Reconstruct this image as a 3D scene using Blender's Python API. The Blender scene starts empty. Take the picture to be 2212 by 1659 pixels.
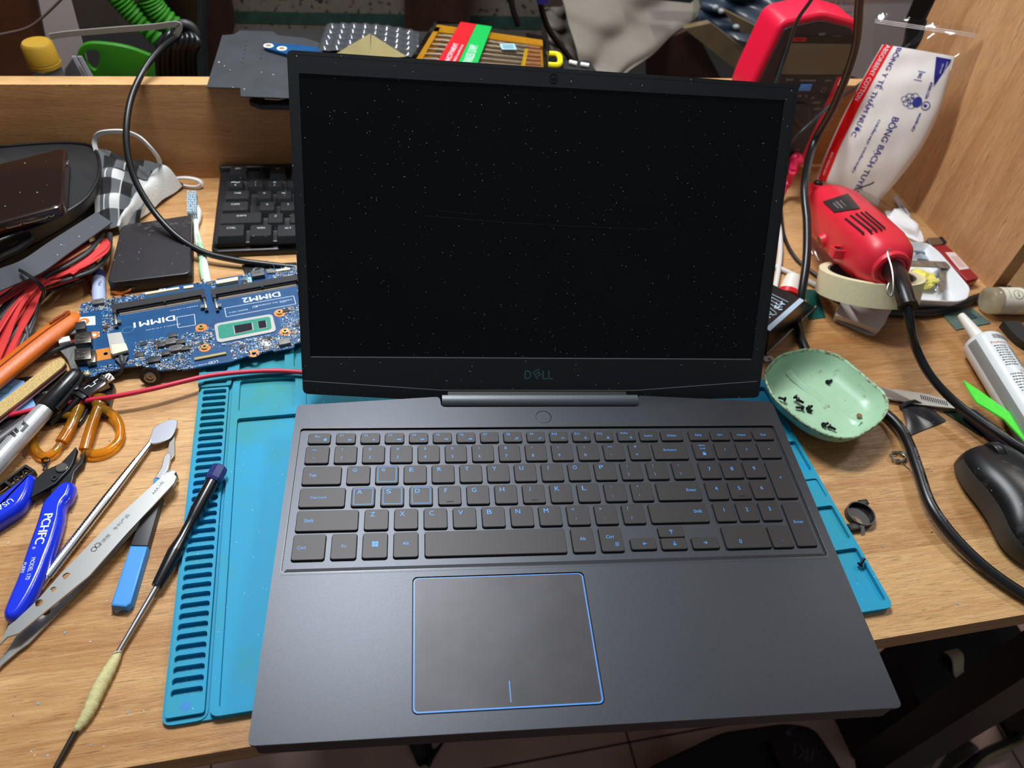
import bpy, bmesh, math, random
from mathutils import Vector, Matrix
import numpy as np
random.seed(7)
PI = math.pi
SC = bpy.context.scene
COL = SC.collection
MM = 0.001
# ------------------------------------------------------------------ camera (all lengths below are millimetres, origin = front left corner of the blue mat on the desk top)
PW, PH, FPX = 2212, 1659, 1600.845
CC = (120.9215, -166.9162, 442.6553)
CR = ((0.9762773, -0.1950301, 0.0940524),
      (-0.0800028, -0.7285503, -0.6803044),
      (0.2012018, 0.6566412, -0.7268701))
cam_d = bpy.data.cameras.new('camera')
cam_d.sensor_width = 36.0
cam_d.lens = FPX / PW * 36.0
cam_d.clip_start = 0.02; cam_d.clip_end = 20
cam_d.dof.use_dof = True
cam_d.dof.focus_distance = 0.50
cam_d.dof.aperture_fstop = 9.0
cam = bpy.data.objects.new('camera', cam_d)
COL.objects.link(cam)
_M = Matrix(((CR[0][0], -CR[1][0], -CR[2][0], CC[0]*MM),
             (CR[0][1], -CR[1][1], -CR[2][1], CC[1]*MM),
             (CR[0][2], -CR[1][2], -CR[2][2], CC[2]*MM),
             (0, 0, 0, 1)))
cam.matrix_world = _M
SC.camera = cam
# ------------------------------------------------------------------ world, lamps, exposure
SC.view_settings.view_transform = 'Standard'
SC.view_settings.look = 'None'
SC.view_settings.gamma = 1.0
SC.view_settings.use_curve_mapping = False
SC.view_settings.exposure = -0.16
wd = bpy.data.worlds.new('world'); SC.world = wd
wd.use_nodes = True
wd.node_tree.nodes['Background'].inputs[0].default_value = (0.82, 0.9, 1.0, 1)
wd.node_tree.nodes['Background'].inputs[1].default_value = 0.20
def area(name, loc, aim, sx, sy, power, col, shape='RECTANGLE'):
    l = bpy.data.lights.new(name, 'AREA'); l.shape = shape
    l.size = sx*MM; l.size_y = sy*MM; l.energy = power; l.color = col
    o = bpy.data.objects.new(name, l); COL.objects.link(o)
    o.location = Vector(loc)*MM
    o.rotation_euler = (Vector(aim)-Vector(loc)).to_track_quat('-Z', 'Y').to_euler()
    return o
area('bench_lamp', (100, 520, 860), (110, 330, 0), 300, 70, 8.8, (0.95, 0.98, 1.0))
area('ceiling_tube', (40, 1380, 2050), (40, 1000, 0), 60, 1100, 34.0, (0.93, 0.97, 1.0))
area('room_tube', (1500, 900, 1500), (560, 220, 0), 700, 60, 13.0, (1.0, 0.97, 0.92))
# ------------------------------------------------------------------ helpers
def at(px, py, z=0.0):
    d = [sum(CR[k][i]*v for k, v in enumerate(((px-PW/2)/FPX, (py-PH/2)/FPX, 1.0))) for i in range(3)]
    t = (z-CC[2])/d[2]
    return Vector((CC[0]+d[0]*t, CC[1]+d[1]*t, z))
def atp(px, py, n, q):
    d = Vector([sum(CR[k][i]*v for k, v in enumerate(((px-PW/2)/FPX, (py-PH/2)/FPX, 1.0))) for i in range(3)])
    n = Vector(n); c = Vector(CC)
    return c + d*((Vector(q)-c).dot(n)/d.dot(n))
def aty(px, py, y): return atp(px, py, (0, 1, 0), (0, y, 0))
def tr(pts, z=0.0): return [at(p[0], p[1], z).xy for p in pts]
def s2l(c):
    return tuple(((v/255)/12.92 if v/255 <= 0.04045 else (((v/255)+0.055)/1.055)**2.4) for v in c)
_mats = {}
def mat(name, col, rough=0.5, metal=0.0, var=0.0, vscale=0.05, bump=0.0, bscale=0.6, dust=0.0, dscale=0.5, trans=0.0, ior=1.45, spec=0.5, coat=0.0, col2=None, alpha=1.0, dustcol=(0.6, 0.6, 0.58), sheen=0.0, stretch=None, emit=0.0, sss=0.0, bdist=0.6):
    """col in sRGB 0-255. var: noise variation of the colour; bump: fine surface relief; dust: light specks lying on it. Scales are per millimetre."""
    if name in _mats: return _mats[name]
    m = bpy.data.materials.new(name); m.use_nodes = True
    nt = m.node_tree; N = nt.nodes; L = nt.links; P = N['Principled BSDF']
    c = s2l(col)
    P.inputs['Base Color'].default_value = (*c, 1)
    P.inputs['Roughness'].default_value = rough
    P.inputs['Metallic'].default_value = metal
    P.inputs['IOR'].default_value = ior
    P.inputs['Specular IOR Level'].default_value = spec
    P.inputs['Transmission Weight'].default_value = trans
    P.inputs['Coat Weight'].default_value = coat
    P.inputs['Alpha'].default_value = alpha
    P.inputs['Sheen Weight'].default_value = sheen
    if sss:
        P.inputs['Subsurface Weight'].default_value = sss
        P.inputs['Subsurface Radius'].default_value = (1, 1, 1); P.inputs['Subsurface Scale'].default_value = 0.003
    tc = None
    def coord(scale):
        nonlocal tc
        if tc is None: tc = N.new('ShaderNodeTexCoord')
        mp = N.new('ShaderNodeMapping')
        k = [scale*1000]*3
        if stretch: k = [k[i]*stretch[i] for i in range(3)]
        mp.inputs['Scale'].default_value = k
        L.new(tc.outputs['Object'], mp.inputs[0]); return mp.outputs[0]
    src = None
    if var > 0 or col2:
        n = N.new('ShaderNodeTexNoise'); n.inputs['Detail'].default_value = 6; n.inputs['Scale'].default_value = 1; n.inputs['Roughness'].default_value = 0.62
        L.new(coord(vscale), n.inputs['Vector'])
        r = N.new('ShaderNodeMapRange'); r.inputs[1].default_value = 0.3; r.inputs[2].default_value = 0.7
        L.new(n.outputs[0], r.inputs[0])
        mx = N.new('ShaderNodeMix'); mx.data_type = 'RGBA'
        a = s2l(col2) if col2 else tuple(v*(1-var) for v in c); b = c if col2 else tuple(min(1, v*(1+var)) for v in c)
        mx.inputs[6].default_value = (*a, 1); mx.inputs[7].default_value = (*b, 1)
        L.new(r.outputs[0], mx.inputs[0]); src = mx.outputs[2]
    if dust > 0:
        v = N.new('ShaderNodeTexVoronoi'); v.inputs['Scale'].default_value = 1; L.new(coord(dscale), v.inputs['Vector'])
        w = N.new('ShaderNodeTexWhiteNoise'); w.noise_dimensions = '3D'; L.new(v.outputs['Color'], w.inputs[0])
        th = N.new('ShaderNodeMath'); th.operation = 'MULTIPLY'; L.new(w.outputs[0], th.inputs[0]); th.inputs[1].default_value = dust
        pw = N.new('ShaderNodeMath'); pw.operation = 'SUBTRACT'; L.new(th.outputs[0], pw.inputs[0]); pw.inputs[1].default_value = dust-0.11
        lt = N.new('ShaderNodeMath'); lt.operation = 'LESS_THAN'; L.new(v.outputs['Distance'], lt.inputs[0]); L.new(pw.outputs[0], lt.inputs[1])
        mx = N.new('ShaderNodeMix'); mx.data_type = 'RGBA'
        if src: L.new(src, mx.inputs[6])
        else: mx.inputs[6].default_value = (*c, 1)
        mx.inputs[7].default_value = (*dustcol, 1); L.new(lt.outputs[0], mx.inputs[0]); src = mx.outputs[2]
    if src: L.new(src, P.inputs['Base Color'])
    if bump > 0:
        n = N.new('ShaderNodeTexNoise'); n.inputs['Detail'].default_value = 3; n.inputs['Scale'].default_value = 1
        L.new(coord(bscale), n.inputs['Vector'])
        b = N.new('ShaderNodeBump'); b.inputs['Strength'].default_value = bump; b.inputs['Distance'].default_value = bdist*0.001
        L.new(n.outputs[0], b.inputs['Height']); L.new(b.outputs[0], P.inputs['Normal'])
    _mats[name] = m
    return m
# ---- objects
def thing(name, label, cat, loc, group=None):
    o = bpy.data.objects.new(name, None); COL.objects.link(o)
    o.location = Vector(loc)*MM; o.empty_display_size = 0.01
    o['label'] = label; o['category'] = cat; o['wl'] = (0.0, 0.0, 0.0)
    del o['wl']
    if group: o['group'] = group
    ORG[o.name] = Vector(loc)
    return o
ORG = {}
def obj(name, bm, mats, parent=None, smooth=40, label=None, kind=None, at_=None):
    """bm is in world millimetres; it becomes one mesh object below parent (or at its own origin)."""
    me = bpy.data.meshes.new(name)
    if parent is not None: org = ORG[parent.name]
    elif at_ is not None: org = Vector(at_)
    else:
        cs = [v.co for v in bm.verts]
        org = Vector(((min(c.x for c in cs)+max(c.x for c in cs))/2, (min(c.y for c in cs)+max(c.y for c in cs))/2, min(c.z for c in cs)))
    bmesh.ops.transform(bm, matrix=Matrix.Scale(MM, 4) @ Matrix.Translation(-org), verts=bm.verts)
    bm.normal_update()
    bm.to_mesh(me); bm.free()
    if not isinstance(mats, (list, tuple)): mats = [mats]
    for m in mats: me.materials.append(m)
    if smooth:
        me.polygons.foreach_set('use_smooth', [len(p.vertices) < 5 for p in me.polygons])
        me.set_sharp_from_angle(angle=math.radians(smooth))
        me.polygons.foreach_set('use_smooth', [len(p.vertices) < 5 for p in me.polygons])
    o = bpy.data.objects.new(name, me); COL.objects.link(o)
    ORG[o.name] = org
    if parent is not None: o.parent = parent
    else: o.location = org*MM
    if label: o['label'] = label
    if kind: o['kind'] = kind
    return o
def tag(o, label, cat, group=None, kind=None):
    o['label'] = label; o['category'] = cat
    if group: o['group'] = group
    if kind: o['kind'] = kind
    return o
def one(name, bm, mats, label, cat, group=None, kind=None, smooth=40):
    return tag(obj(name, bm, mats, smooth=smooth), label, cat, group, kind)
# ---- shapes
def V(*a): return Vector(a if len(a) > 1 else a[0])
def rrect(x0, y0, x1, y1, r=0.0, n=5):
    if r <= 0: return [(x0, y0), (x1, y0), (x1, y1), (x0, y1)]
    o = []
    for cx, cy, a in ((x1-r, y0+r, -90), (x1-r, y1-r, 0), (x0+r, y1-r, 90), (x0+r, y0+r, 180)):
        for k in range(n+1):
            t = math.radians(a+90*k/n); o.append((cx+r*math.cos(t), cy+r*math.sin(t)))
    return o
def circ(cx, cy, r, n=24, ry=None, rot=0):
    ry = ry or r; c, s = math.cos(rot), math.sin(rot)
    o = []
    for k in range(n):
        a = 2*PI*k/n; x, y = r*math.cos(a), ry*math.sin(a); o.append((cx+x*c-y*s, cy+x*s+y*c))
    return o
def roundpoly(pts, r, n=4):
    """rounds the corners of a 2D polygon"""
    o = []; m = len(pts)
    for i in range(m):
        p = Vector(pts[i][:2]); a = Vector(pts[i-1][:2])-p; b = Vector(pts[(i+1) % m][:2])-p
        q = min(r, a.length*0.45, b.length*0.45)
        if q < 1e-6: o.append(p); continue
        s, e = p+a.normalized()*q, p+b.normalized()*q
        for k in range(n+1):
            t = k/n; o.append(s*(1-t)**2+p*2*t*(1-t)+e*t*t)
    return o
def area2(p):
    return sum(p[i-1][0]*p[i][1]-p[i][0]*p[i-1][1] for i in range(len(p)))/2
def prism(bm, pts, z0, z1, mi=0, holes=(), bevel=0.0, M=None, taper=0.0, zf=None):
    """straight prism from a 2D outline; holes are 2D outlines; bevel rounds the top rim; M maps local to world"""
    pts = [(p[0], p[1]) for p in pts]
    if area2(pts) < 0: pts = pts[::-1]
    faces = []
    def ring(p, z): return [bm.verts.new((q[0], q[1], z)) for q in p]
    allv = []
    def inset(p, d):
        o = []; m = len(p)
        for i in range(m):
            a = Vector(p[i-1]); b = Vector(p[i]); c = Vector(p[(i+1) % m])
            e1 = (b-a); e2 = (c-b)
            if e1.length < 1e-9 or e2.length < 1e-9: o.append(b); continue
            n1 = Vector((-e1.y, e1.x)).normalized(); n2 = Vector((-e2.y, e2.x)).normalized()
            nn = n1+n2
            nn = nn.normalized() if nn.length > 1e-6 else n1
            o.append(b+nn*d/max(0.5, nn.dot(n1)))
        return o
    levels = [(pts, z0)]
    sg = 1 if z1 > z0 else -1
    if bevel > 0:
        levels += [(pts, z1-sg*bevel), (inset(pts, bevel*0.3), z1-sg*bevel*0.3), (inset(pts, bevel), z1)]
    else: levels.append((inset(pts, taper) if taper else pts, z1))
    rings = [ring(*l) for l in levels]
    for a, b in zip(rings, rings[1:]):
        for i in range(len(a)):
            j = (i+1) % len(a); faces.append(bm.faces.new((a[i], a[j], b[j], b[i])))
    for r in rings: allv += r
    hb, ht = [], []
    for h in holes:
        h = [(p[0], p[1]) for p in h]
        if area2(h) < 0: h = h[::-1]
        a, b = ring(h, z0), ring(h, z1)
        for i in range(len(a)):
            j = (i+1) % len(a); faces.append(bm.faces.new((a[j], a[i], b[i], b[j])))
        hb.append(a); ht.append(b); allv += a+b
    if holes:
        for outer, hs in ((rings[0], hb), (rings[-1], ht)):
            es = []
            for r in [outer]+hs:
                for i in range(len(r)):
                    e = bm.edges.get((r[i], r[(i+1) % len(r)])) or bm.edges.new((r[i], r[(i+1) % len(r)]))
                    es.append(e)
            g = bmesh.ops.triangle_fill(bm, use_beauty=True, use_dissolve=False, edges=es)
            faces += [f for f in g['geom'] if isinstance(f, bmesh.types.BMFace)]
    else:
        faces.append(bm.faces.new(rings[0][::-1])); faces.append(bm.faces.new(rings[-1]))
    for f in faces: f.material_index = mi
    bmesh.ops.recalc_face_normals(bm, faces=faces)
    if zf:
        for v in allv: v.co.z += zf(v.co.x, v.co.y)
    if M is not None: bmesh.ops.transform(bm, matrix=M, verts=allv)
    return allv
def box(bm, x0, y0, z0, x1, y1, z1, mi=0, bevel=0.0, M=None, r=0.0):
    return prism(bm, rrect(min(x0, x1), min(y0, y1), max(x0, x1), max(y0, y1), r, 4), z0, z1, mi, bevel=bevel, M=M)
def frame(o, x, y=None, z=None):
    """matrix with origin o, x axis along x, z axis near z"""
    x = Vector(x).normalized(); z = Vector(z if z is not None else (0, 0, 1))
    y = z.cross(x).normalized(); z = x.cross(y)
    return Matrix(((x.x, y.x, z.x, o[0]), (x.y, y.y, z.y, o[1]), (x.z, y.z, z.z, o[2]), (0, 0, 0, 1)))
def spline(pts, n=8, closed=False):
    P = [Vector(p) for p in pts]; o = []; m = len(P)
    rng = range(m) if closed else range(m-1)
    for i in rng:
        if closed: a, b, c, d = P[i-1], P[i], P[(i+1) % m], P[(i+2) % m]
        else: a = P[max(0, i-1)]; b = P[i]; c = P[i+1]; d = P[min(m-1, i+2)]
        for k in range(n):
            t = k/n
            o.append(0.5*((2*b)+(c-a)*t+(2*a-5*b+4*c-d)*t*t+(3*b-a-3*c+d)*t**3))
    if not closed: o.append(P[-1])
    return o
def loft(bm, rings, closed=True, caps=True, mi=0, loop=False):
    R_ = [[bm.verts.new(p) for p in r] for r in rings]; fs = []
    n = len(R_[0])
    pairs = list(zip(R_, R_[1:]))
    if loop: pairs.append((R_[-1], R_[0]))
    for a, b in pairs:
        for i in range(n if closed else n-1):
            j = (i+1) % n; fs.append(bm.faces.new((a[i], a[j], b[j], b[i])))
    if caps and closed and not loop:
        fs.append(bm.faces.new(R_[0][::-1])); fs.append(bm.faces.new(R_[-1]))
    for f in fs: f.material_index = mi
    bmesh.ops.recalc_face_normals(bm, faces=fs)
    return [v for r in R_ for v in r]
def tube(bm, path, r, n=12, mi=0, caps=True, sec=None, up=None, loop=False):
    """sweep a circle (radius r, number or list) or a 2D section sec along path"""
    P = [Vector(p) for p in path]; m = len(P)
    def T(i):
        if loop: return (P[(i+1) % m]-P[i-1]).normalized()
        return (P[min(m-1, i+1)]-P[max(0, i-1)]).normalized()
    t0 = T(0)
    u = Vector(up) if up is not None else (Vector((0, 0, 1)) if abs(t0.z) < 0.9 else Vector((1, 0, 0)))
    rings = []
    for i in range(m):
        t = T(i)
        if up is not None: u = Vector(up)
        u = (u-t*u.dot(t))
        u = u.normalized() if u.length > 1e-6 else t.orthogonal().normalized()
        w = t.cross(u)
        rr = r[i] if isinstance(r, (list, tuple)) else r
        if sec: rings.append([P[i]+w*s[0]*rr+u*s[1]*rr for s in sec])
        else: rings.append([P[i]+w*rr*math.cos(2*PI*k/n)+u*rr*math.sin(2*PI*k/n) for k in range(n)])
    return loft(bm, rings, True, caps, mi, loop)
def cyl(bm, a, b, r, n=24, mi=0, r2=None): return tube(bm, [a, b], [r, r if r2 is None else r2], n, mi)
def lathe(bm, a, d, prof, n=28, mi=0, caps=True):
    """prof: list of (distance along d, radius) from point a"""
    a = Vector(a); d = Vector(d).normalized(); u = d.orthogonal().normalized(); w = d.cross(u)
    return loft(bm, [[a+d*h+(u*math.cos(2*PI*k/n)+w*math.sin(2*PI*k/n))*max(r, 0.001) for k in range(n)] for h, r in prof], True, caps, mi)
def grid(bm, f, nu, nv, mi=0, thick=0.0):
    """surface f(u,v) with u,v in 0..1; thick > 0 gives it a back side"""
    Vs = [[bm.verts.new(f(i/nu, j/nv)) for j in range(nv+1)] for i in range(nu+1)]; fs = []
    for i in range(nu):
        for j in range(nv): fs.append(bm.faces.new((Vs[i][j], Vs[i+1][j], Vs[i+1][j+1], Vs[i][j+1])))
    for q in fs: q.material_index = mi
    if thick:
        bm.normal_update()
        for q in fs: q.normal_update()
        vs = [v for r in Vs for v in r]
        nn = {v: v.normal.copy() for v in vs}
        low = {v: bm.verts.new(v.co-nn[v]*thick) for v in vs}
        for q in list(fs):
            g = bm.faces.new([low[v] for v in q.verts][::-1]); g.material_index = mi
        rim = [Vs[i][0] for i in range(nu+1)]+[Vs[nu][j] for j in range(1, nv+1)]+[Vs[i][nv] for i in range(nu-1, -1, -1)]+[Vs[0][j] for j in range(nv-1, 0, -1)]
        for k in range(len(rim)):
            a, b = rim[k], rim[(k+1) % len(rim)]
            g = bm.faces.new((b, a, low[a], low[b])); g.material_index = mi
        vs += list(low.values()); return vs
    return [v for r in Vs for v in r]
def sphere(bm, c, r, n=16, mi=0, sz=1.0, M=None):
    rings = [[(c[0]+r*math.sin(PI*i/n+1e-3*(i == 0))*math.cos(2*PI*k/n), c[1]+r*math.sin(PI*i/n+1e-3*(i == 0))*math.sin(2*PI*k/n), c[2]-r*sz*math.cos(PI*i/n)) for k in range(n)] for i in range(n+1)]
    rings[-1] = [(c[0]+0.01*(q[0]-c[0]), c[1]+0.01*(q[1]-c[1]), c[2]+r*sz) for q in rings[-2]]
    vs = loft(bm, rings, True, True, mi)
    if M is not None: bmesh.ops.transform(bm, matrix=M, verts=vs)
    return vs
_txt = {}
def text_geo(s):
    if s in _txt: return _txt[s]
    cu = bpy.data.curves.new('t', 'FONT'); cu.body = s; cu.resolution_u = 3
    o = bpy.data.objects.new('t', cu); COL.objects.link(o)
    me = o.to_mesh()
    vs = [tuple(v.co) for v in me.vertices]; fs = [tuple(p.vertices) for p in me.polygons]
    o.to_mesh_clear(); bpy.data.objects.remove(o); bpy.data.curves.remove(cu)
    if not vs: _txt[s] = ([], [], 0, 0, 0, 0)
    else:
        xs = [v[0] for v in vs]; ys = [v[1] for v in vs]
        _txt[s] = (vs, fs, min(xs), max(xs), min(ys), max(ys))
    return _txt[s]
def txt(bm, s, M, h, mi=1, w=None, align='c', lift=0.05, warp=None, bold=0.0):
    """writes s in the xy plane of M; h = height of its ink; w = width of its ink (default: natural)"""
    vs, fs, x0, x1, y0, y1 = text_geo(s)
    if not vs: return
    k = h/max(1e-6, y1-y0); kx = w/(x1-x0) if w else k
    ox = {'c': (x0+x1)/2, 'l': x0, 'r': x1}[align]; oy = (y0+y1)/2
    for b in ([0] if not bold else [-bold, bold]):
        nv = []
        for v in vs:
            p = Vector(((v[0]-ox)*kx+b, (v[1]-oy)*k, lift+abs(b)*0.1+(0.01 if b > 0 else 0)))
            nv.append(bm.verts.new(warp(p) if warp else M @ p))
        for f in fs:
            try: q = bm.faces.new([nv[i] for i in f]); q.material_index = mi
            except ValueError: pass
def flat(bm, pts, M, z=0.05, mi=1):
    q = bm.faces.new([bm.verts.new(M @ Vector((p[0], p[1], z))) for p in pts]); q.material_index = mi
def ringflat(bm, outer, inner, M, z=0.05, mi=1):
    a = [bm.verts.new(M @ Vector((p[0], p[1], z))) for p in outer]; b = [bm.verts.new(M @ Vector((p[0], p[1], z))) for p in inner]
    for i in range(len(a)):
        j = (i+1) % len(a); q = bm.faces.new((a[i], a[j], b[j], b[i])); q.material_index = mi
I4 = Matrix.Identity(4)
def NB(): return bmesh.new()
def dup(root, loc, rot=None, label=None, group=None):
    """copies a thing with its parts and sub-parts; loc in mm, rot in radians"""
    r = root.copy(); COL.objects.link(r); r.location = Vector(loc)*MM
    if rot is not None: r.rotation_euler = rot
    if label: r['label'] = label
    if group: r['group'] = group
    for ch in list(root.children):
        c = ch.copy(); COL.objects.link(c); c.parent = r
        for g in list(ch.children):
            d = g.copy(); COL.objects.link(d); d.parent = c
    return r
# ================================================================== wood laminate
def wood(name, perm, light=(214, 170, 116), dark=(160, 108, 60), pore=(100, 64, 36), rough=0.42, plank=(620, 88), off=(0, 0), slant=0.0, seam=0.0):
    """perm: which object axes play (along the grain, across the grain)"""
    m = bpy.data.materials.new(name); m.use_nodes = True
    N = m.node_tree.nodes; L = m.node_tree.links; P = N['Principled BSDF']
    tc = N.new('ShaderNodeTexCoord'); sp = N.new('ShaderNodeSeparateXYZ'); L.new(tc.outputs['Object'], sp.inputs[0])
    def mth(op, a, b=None, c=None):
        n = N.new('ShaderNodeMath'); n.operation = op
        for i, v in enumerate((a, b, c)):
            if v is None: continue
            if isinstance(v, (int, float)): n.inputs[i].default_value = v
            else: L.new(v, n.inputs[i])
        return n.outputs[0]
    a = sp.outputs[perm[0]]; b = sp.outputs[perm[1]]
    b = mth('ADD', b, mth('MULTIPLY', a, slant))
    def vec(ka, kb, kz=0.0):
        c = N.new('ShaderNodeCombineXYZ'); L.new(mth('MULTIPLY', a, ka), c.inputs[0]); L.new(mth('MULTIPLY', b, kb), c.inputs[1]); c.inputs[2].default_value = kz
        return c.outputs[0]
    br = N.new('ShaderNodeTexBrick'); br.inputs['Scale'].default_value = 1
    br.inputs['Mortar Size'].default_value = 0; br.inputs['Brick Width'].default_value = plank[0]; br.inputs['Row Height'].default_value = plank[1]
    br.inputs['Color1'].default_value = (0, 0, 0, 1); br.inputs['Color2'].default_value = (1, 1, 1, 1); br.offset = 0.37
    c = N.new('ShaderNodeCombineXYZ'); L.new(mth('MULTIPLY_ADD', a, 1000, 5000+off[0]), c.inputs[0]); L.new(mth('MULTIPLY_ADD', b, 1000, 5000+off[1]), c.inputs[1])
    L.new(c.outputs[0], br.inputs['Vector'])
    bw = N.new('ShaderNodeRGBToBW'); L.new(br.outputs['Color'], bw.inputs[0])
    def noise(v, det=5, rgh=0.6, dist=0.0):
        n = N.new('ShaderNodeTexNoise'); n.inputs['Scale'].default_value = 1; n.inputs['Detail'].default_value = det; n.inputs['Roughness'].default_value = rgh; n.inputs['Distortion'].default_value = dist
        L.new(v, n.inputs['Vector']); return n.outputs[0]
    big = noise(vec(5, 42, 1.3), 6, 0.6, 0.8)
    mid = noise(vec(26, 420, 4.1), 4, 0.65)
    fine = noise(vec(70, 1300, 7.7), 3, 0.6)
    tone = mth('ADD', mth('MULTIPLY', bw.outputs[0], 0.42), mth('ADD', mth('MULTIPLY', big, 0.85), mth('MULTIPLY', mid, 0.75)))
    rm = N.new('ShaderNodeMapRange'); L.new(tone, rm.inputs[0]); rm.inputs[1].default_value = 0.68; rm.inputs[2].default_value = 1.22
    mx = N.new('ShaderNodeMix'); mx.data_type = 'RGBA'; L.new(rm.outputs[0], mx.inputs[0])
    mx.inputs[6].default_value = (*s2l(dark), 1); mx.inputs[7].default_value = (*s2l(light), 1)
    pr = N.new('ShaderNodeMapRange'); L.new(fine, pr.inputs[0]); pr.inputs[1].default_value = 0.52; pr.inputs[2].default_value = 0.62
    pk = N.new('ShaderNodeMapRange'); L.new(mid, pk.inputs[0]); pk.inputs[1].default_value = 0.42; pk.inputs[2].default_value = 0.62
    pf = mth('MULTIPLY', mth('MULTIPLY', pr.outputs[0], pk.outputs[0]), 0.62)
    m2 = N.new('ShaderNodeMix'); m2.data_type = 'RGBA'; L.new(pf, m2.inputs[0]); L.new(mx.outputs[2], m2.inputs[6]); m2.inputs[7].default_value = (*s2l(pore), 1)
    L.new(m2.outputs[2], P.inputs['Base Color'])
    P.inputs['Roughness'].default_value = rough
    bp = N.new('ShaderNodeBump'); bp.inputs['Strength'].default_value = 0.35; bp.inputs['Distance'].default_value = 0.0004
    bn = noise(vec(500, 1100, 2.0), 2, 0.5)
    L.new(mth('SUBTRACT', bn, mth('MULTIPLY', pr.outputs[0], 0.5)), bp.inputs['Height']); L.new(bp.outputs[0], P.inputs['Normal'])
    return m
wood_top = wood('wood_laminate_top', (0, 1), off=(260, 62))
wood_back = wood('wood_laminate_back', (0, 2), dark=(160, 106, 60), light=(196, 146, 94), off=(100, 8), slant=0.05)
wood_side = wood('wood_laminate_side', (2, 1), dark=(176, 122, 76), light=(212, 164, 116), off=(0, 30), slant=-0.03)
wood_edge = mat('worn_wood_edge', (196, 152, 100), 0.55, var=0.25, vscale=0.05, stretch=(0.3, 1, 1))
wood_front = mat('wood_front_edge', (150, 108, 66), 0.5, var=0.25, vscale=0.25, stretch=(0.1, 1, 1))
# ---- the workbench
desk = thing('workbench', 'wood laminate workbench with a raised back board and tall side panel, under the laptop', 'desk', (0, 0, 0))
b = NB()
box(b, -650, -17.5, -18, 1150, 571.5, 0, 0, bevel=0.8)
for f in b.faces:
    f.normal_update()
    if f.normal.y < -0.7: f.material_index = 1
obj('desk_top', b, [wood_top, wood_front], desk)
b = NB()
box(b, -650, 554, 0.02, 762, 571, 99.5, 0, bevel=0.5)
for f in b.faces:
    f.normal_update()
    if f.normal.z > 0.7: f.material_index = 1
for i in range(60):     # chipped lacquer along the upper front rim
    x = random.uniform(-300, 20); w = random.uniform(1, 6); q = random.uniform(0.3, 1.0)
    flat(b, [(x, 99.5-q), (x+w*0.4, 99.5-q*1.2), (x+w, 99.5-q*0.3), (x+w, 99.5), (x, 99.5)], Matrix(((1, 0, 0, 0), (0, 0, -1, 554), (0, 1, 0, 0), (0, 0, 0, 1))), 0.05, 1)
obj('back_board', b, [wood_back, wood_edge], desk)
b = NB()
box(b, 762, 308, 0.02, 779, 572, 640, 0, bevel=0.5)
for f in b.faces:
    f.normal_update()
    if f.normal.y < -0.7: f.material_index = 1
obj('side_panel', b, [wood_side, wood_front], desk)
steel_black = mat('black_painted_steel', (16, 16, 18), 0.45, var=0.3, vscale=0.02)
b = NB()
tube(b, [at(1880, 1665, -520), at(2330, 1370, -120)], 1.0, sec=[(-18, -18), (18, -18), (18, 18), (-18, 18)], up=(0, 0, 1))
obj('leg', b, steel_black, desk)
for x, y in ((-600, 60), (-600, 540), (1100, 60), (1100, 540)):
    b = NB(); box(b, x-20, y-20, -720, x+20, y+20, -18.2); obj('leg', b, steel_black, desk)
# ---- room
floor_m = mat('floor_tile', (190, 156, 144), 0.35, var=0.12, vscale=0.01)
b = NB(); box(b, -2200, -1500, -740, 2800, 2100, -720, 0)
fl = obj('floor', b, [floor_m], None); fl['kind'] = 'structure'
b = NB()
for x in (-220, 380, 980): box(b, x+93, -1500, -720, x+96, 1550, -719.6)
for y in (-460, 140, 740): box(b, -1300, y-3, -720, 2700, y, -719.6)
g = obj('trim_1', b, mat('tile_grout', (70, 54, 48), 0.8), None); g['kind'] = 'structure'
def terrazzo():
    m = mat('terrazzo', (112, 102, 92), 0.5, var=0.15, vscale=0.02)
    N = m.node_tree.nodes; L = m.node_tree.links; P = N['Principled BSDF']
    src = P.inputs['Base Color'].links[0].from_socket
    tc = N.new('ShaderNodeTexCoord'); mp = N.new('ShaderNodeMapping'); mp.inputs['Scale'].default_value = (110, 110, 110); L.new(tc.outputs['Object'], mp.inputs[0])
    n = N.new('ShaderNodeTexNoise'); n.inputs['Scale'].default_value = 1; n.inputs['Detail'].default_value = 3; L.new(mp.outputs[0], n.inputs['Vector'])
    r = N.new('ShaderNodeMapRange'); r.inputs[1].default_value = 0.56; r.inputs[2].default_value = 0.64; L.new(n.outputs[0], r.inputs[0])
    mx = N.new('ShaderNodeMix'); mx.data_type = 'RGBA'; L.new(r.outputs[0], mx.inputs[0]); L.new(src, mx.inputs[6]); mx.inputs[7].default_value = (*s2l((46, 38, 34)), 1)
    L.new(mx.outputs[2], P.inputs['Base Color']); return m
terr = terrazzo()
b = NB(); box(b, -2200, 2100, -740, 2800, 2140, 1400)
w_ = obj('wall_back', b, mat('plaster_dark', (70, 62, 56), 0.8, var=0.2, vscale=0.01), None); w_['kind'] = 'structure'
b = NB(); box(b, -2240, -1500, -740, -2200, 2100, 1400)
w_ = obj('wall_left', b, mat('plaster_dark', (70, 62, 56)), None); w_['kind'] = 'structure'
b = NB(); box(b, 2800, -1500, -740, 2840, 2100, 1400)
w_ = obj('wall_right', b, mat('plaster_dark', (70, 62, 56)), None); w_['kind'] = 'structure'
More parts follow.
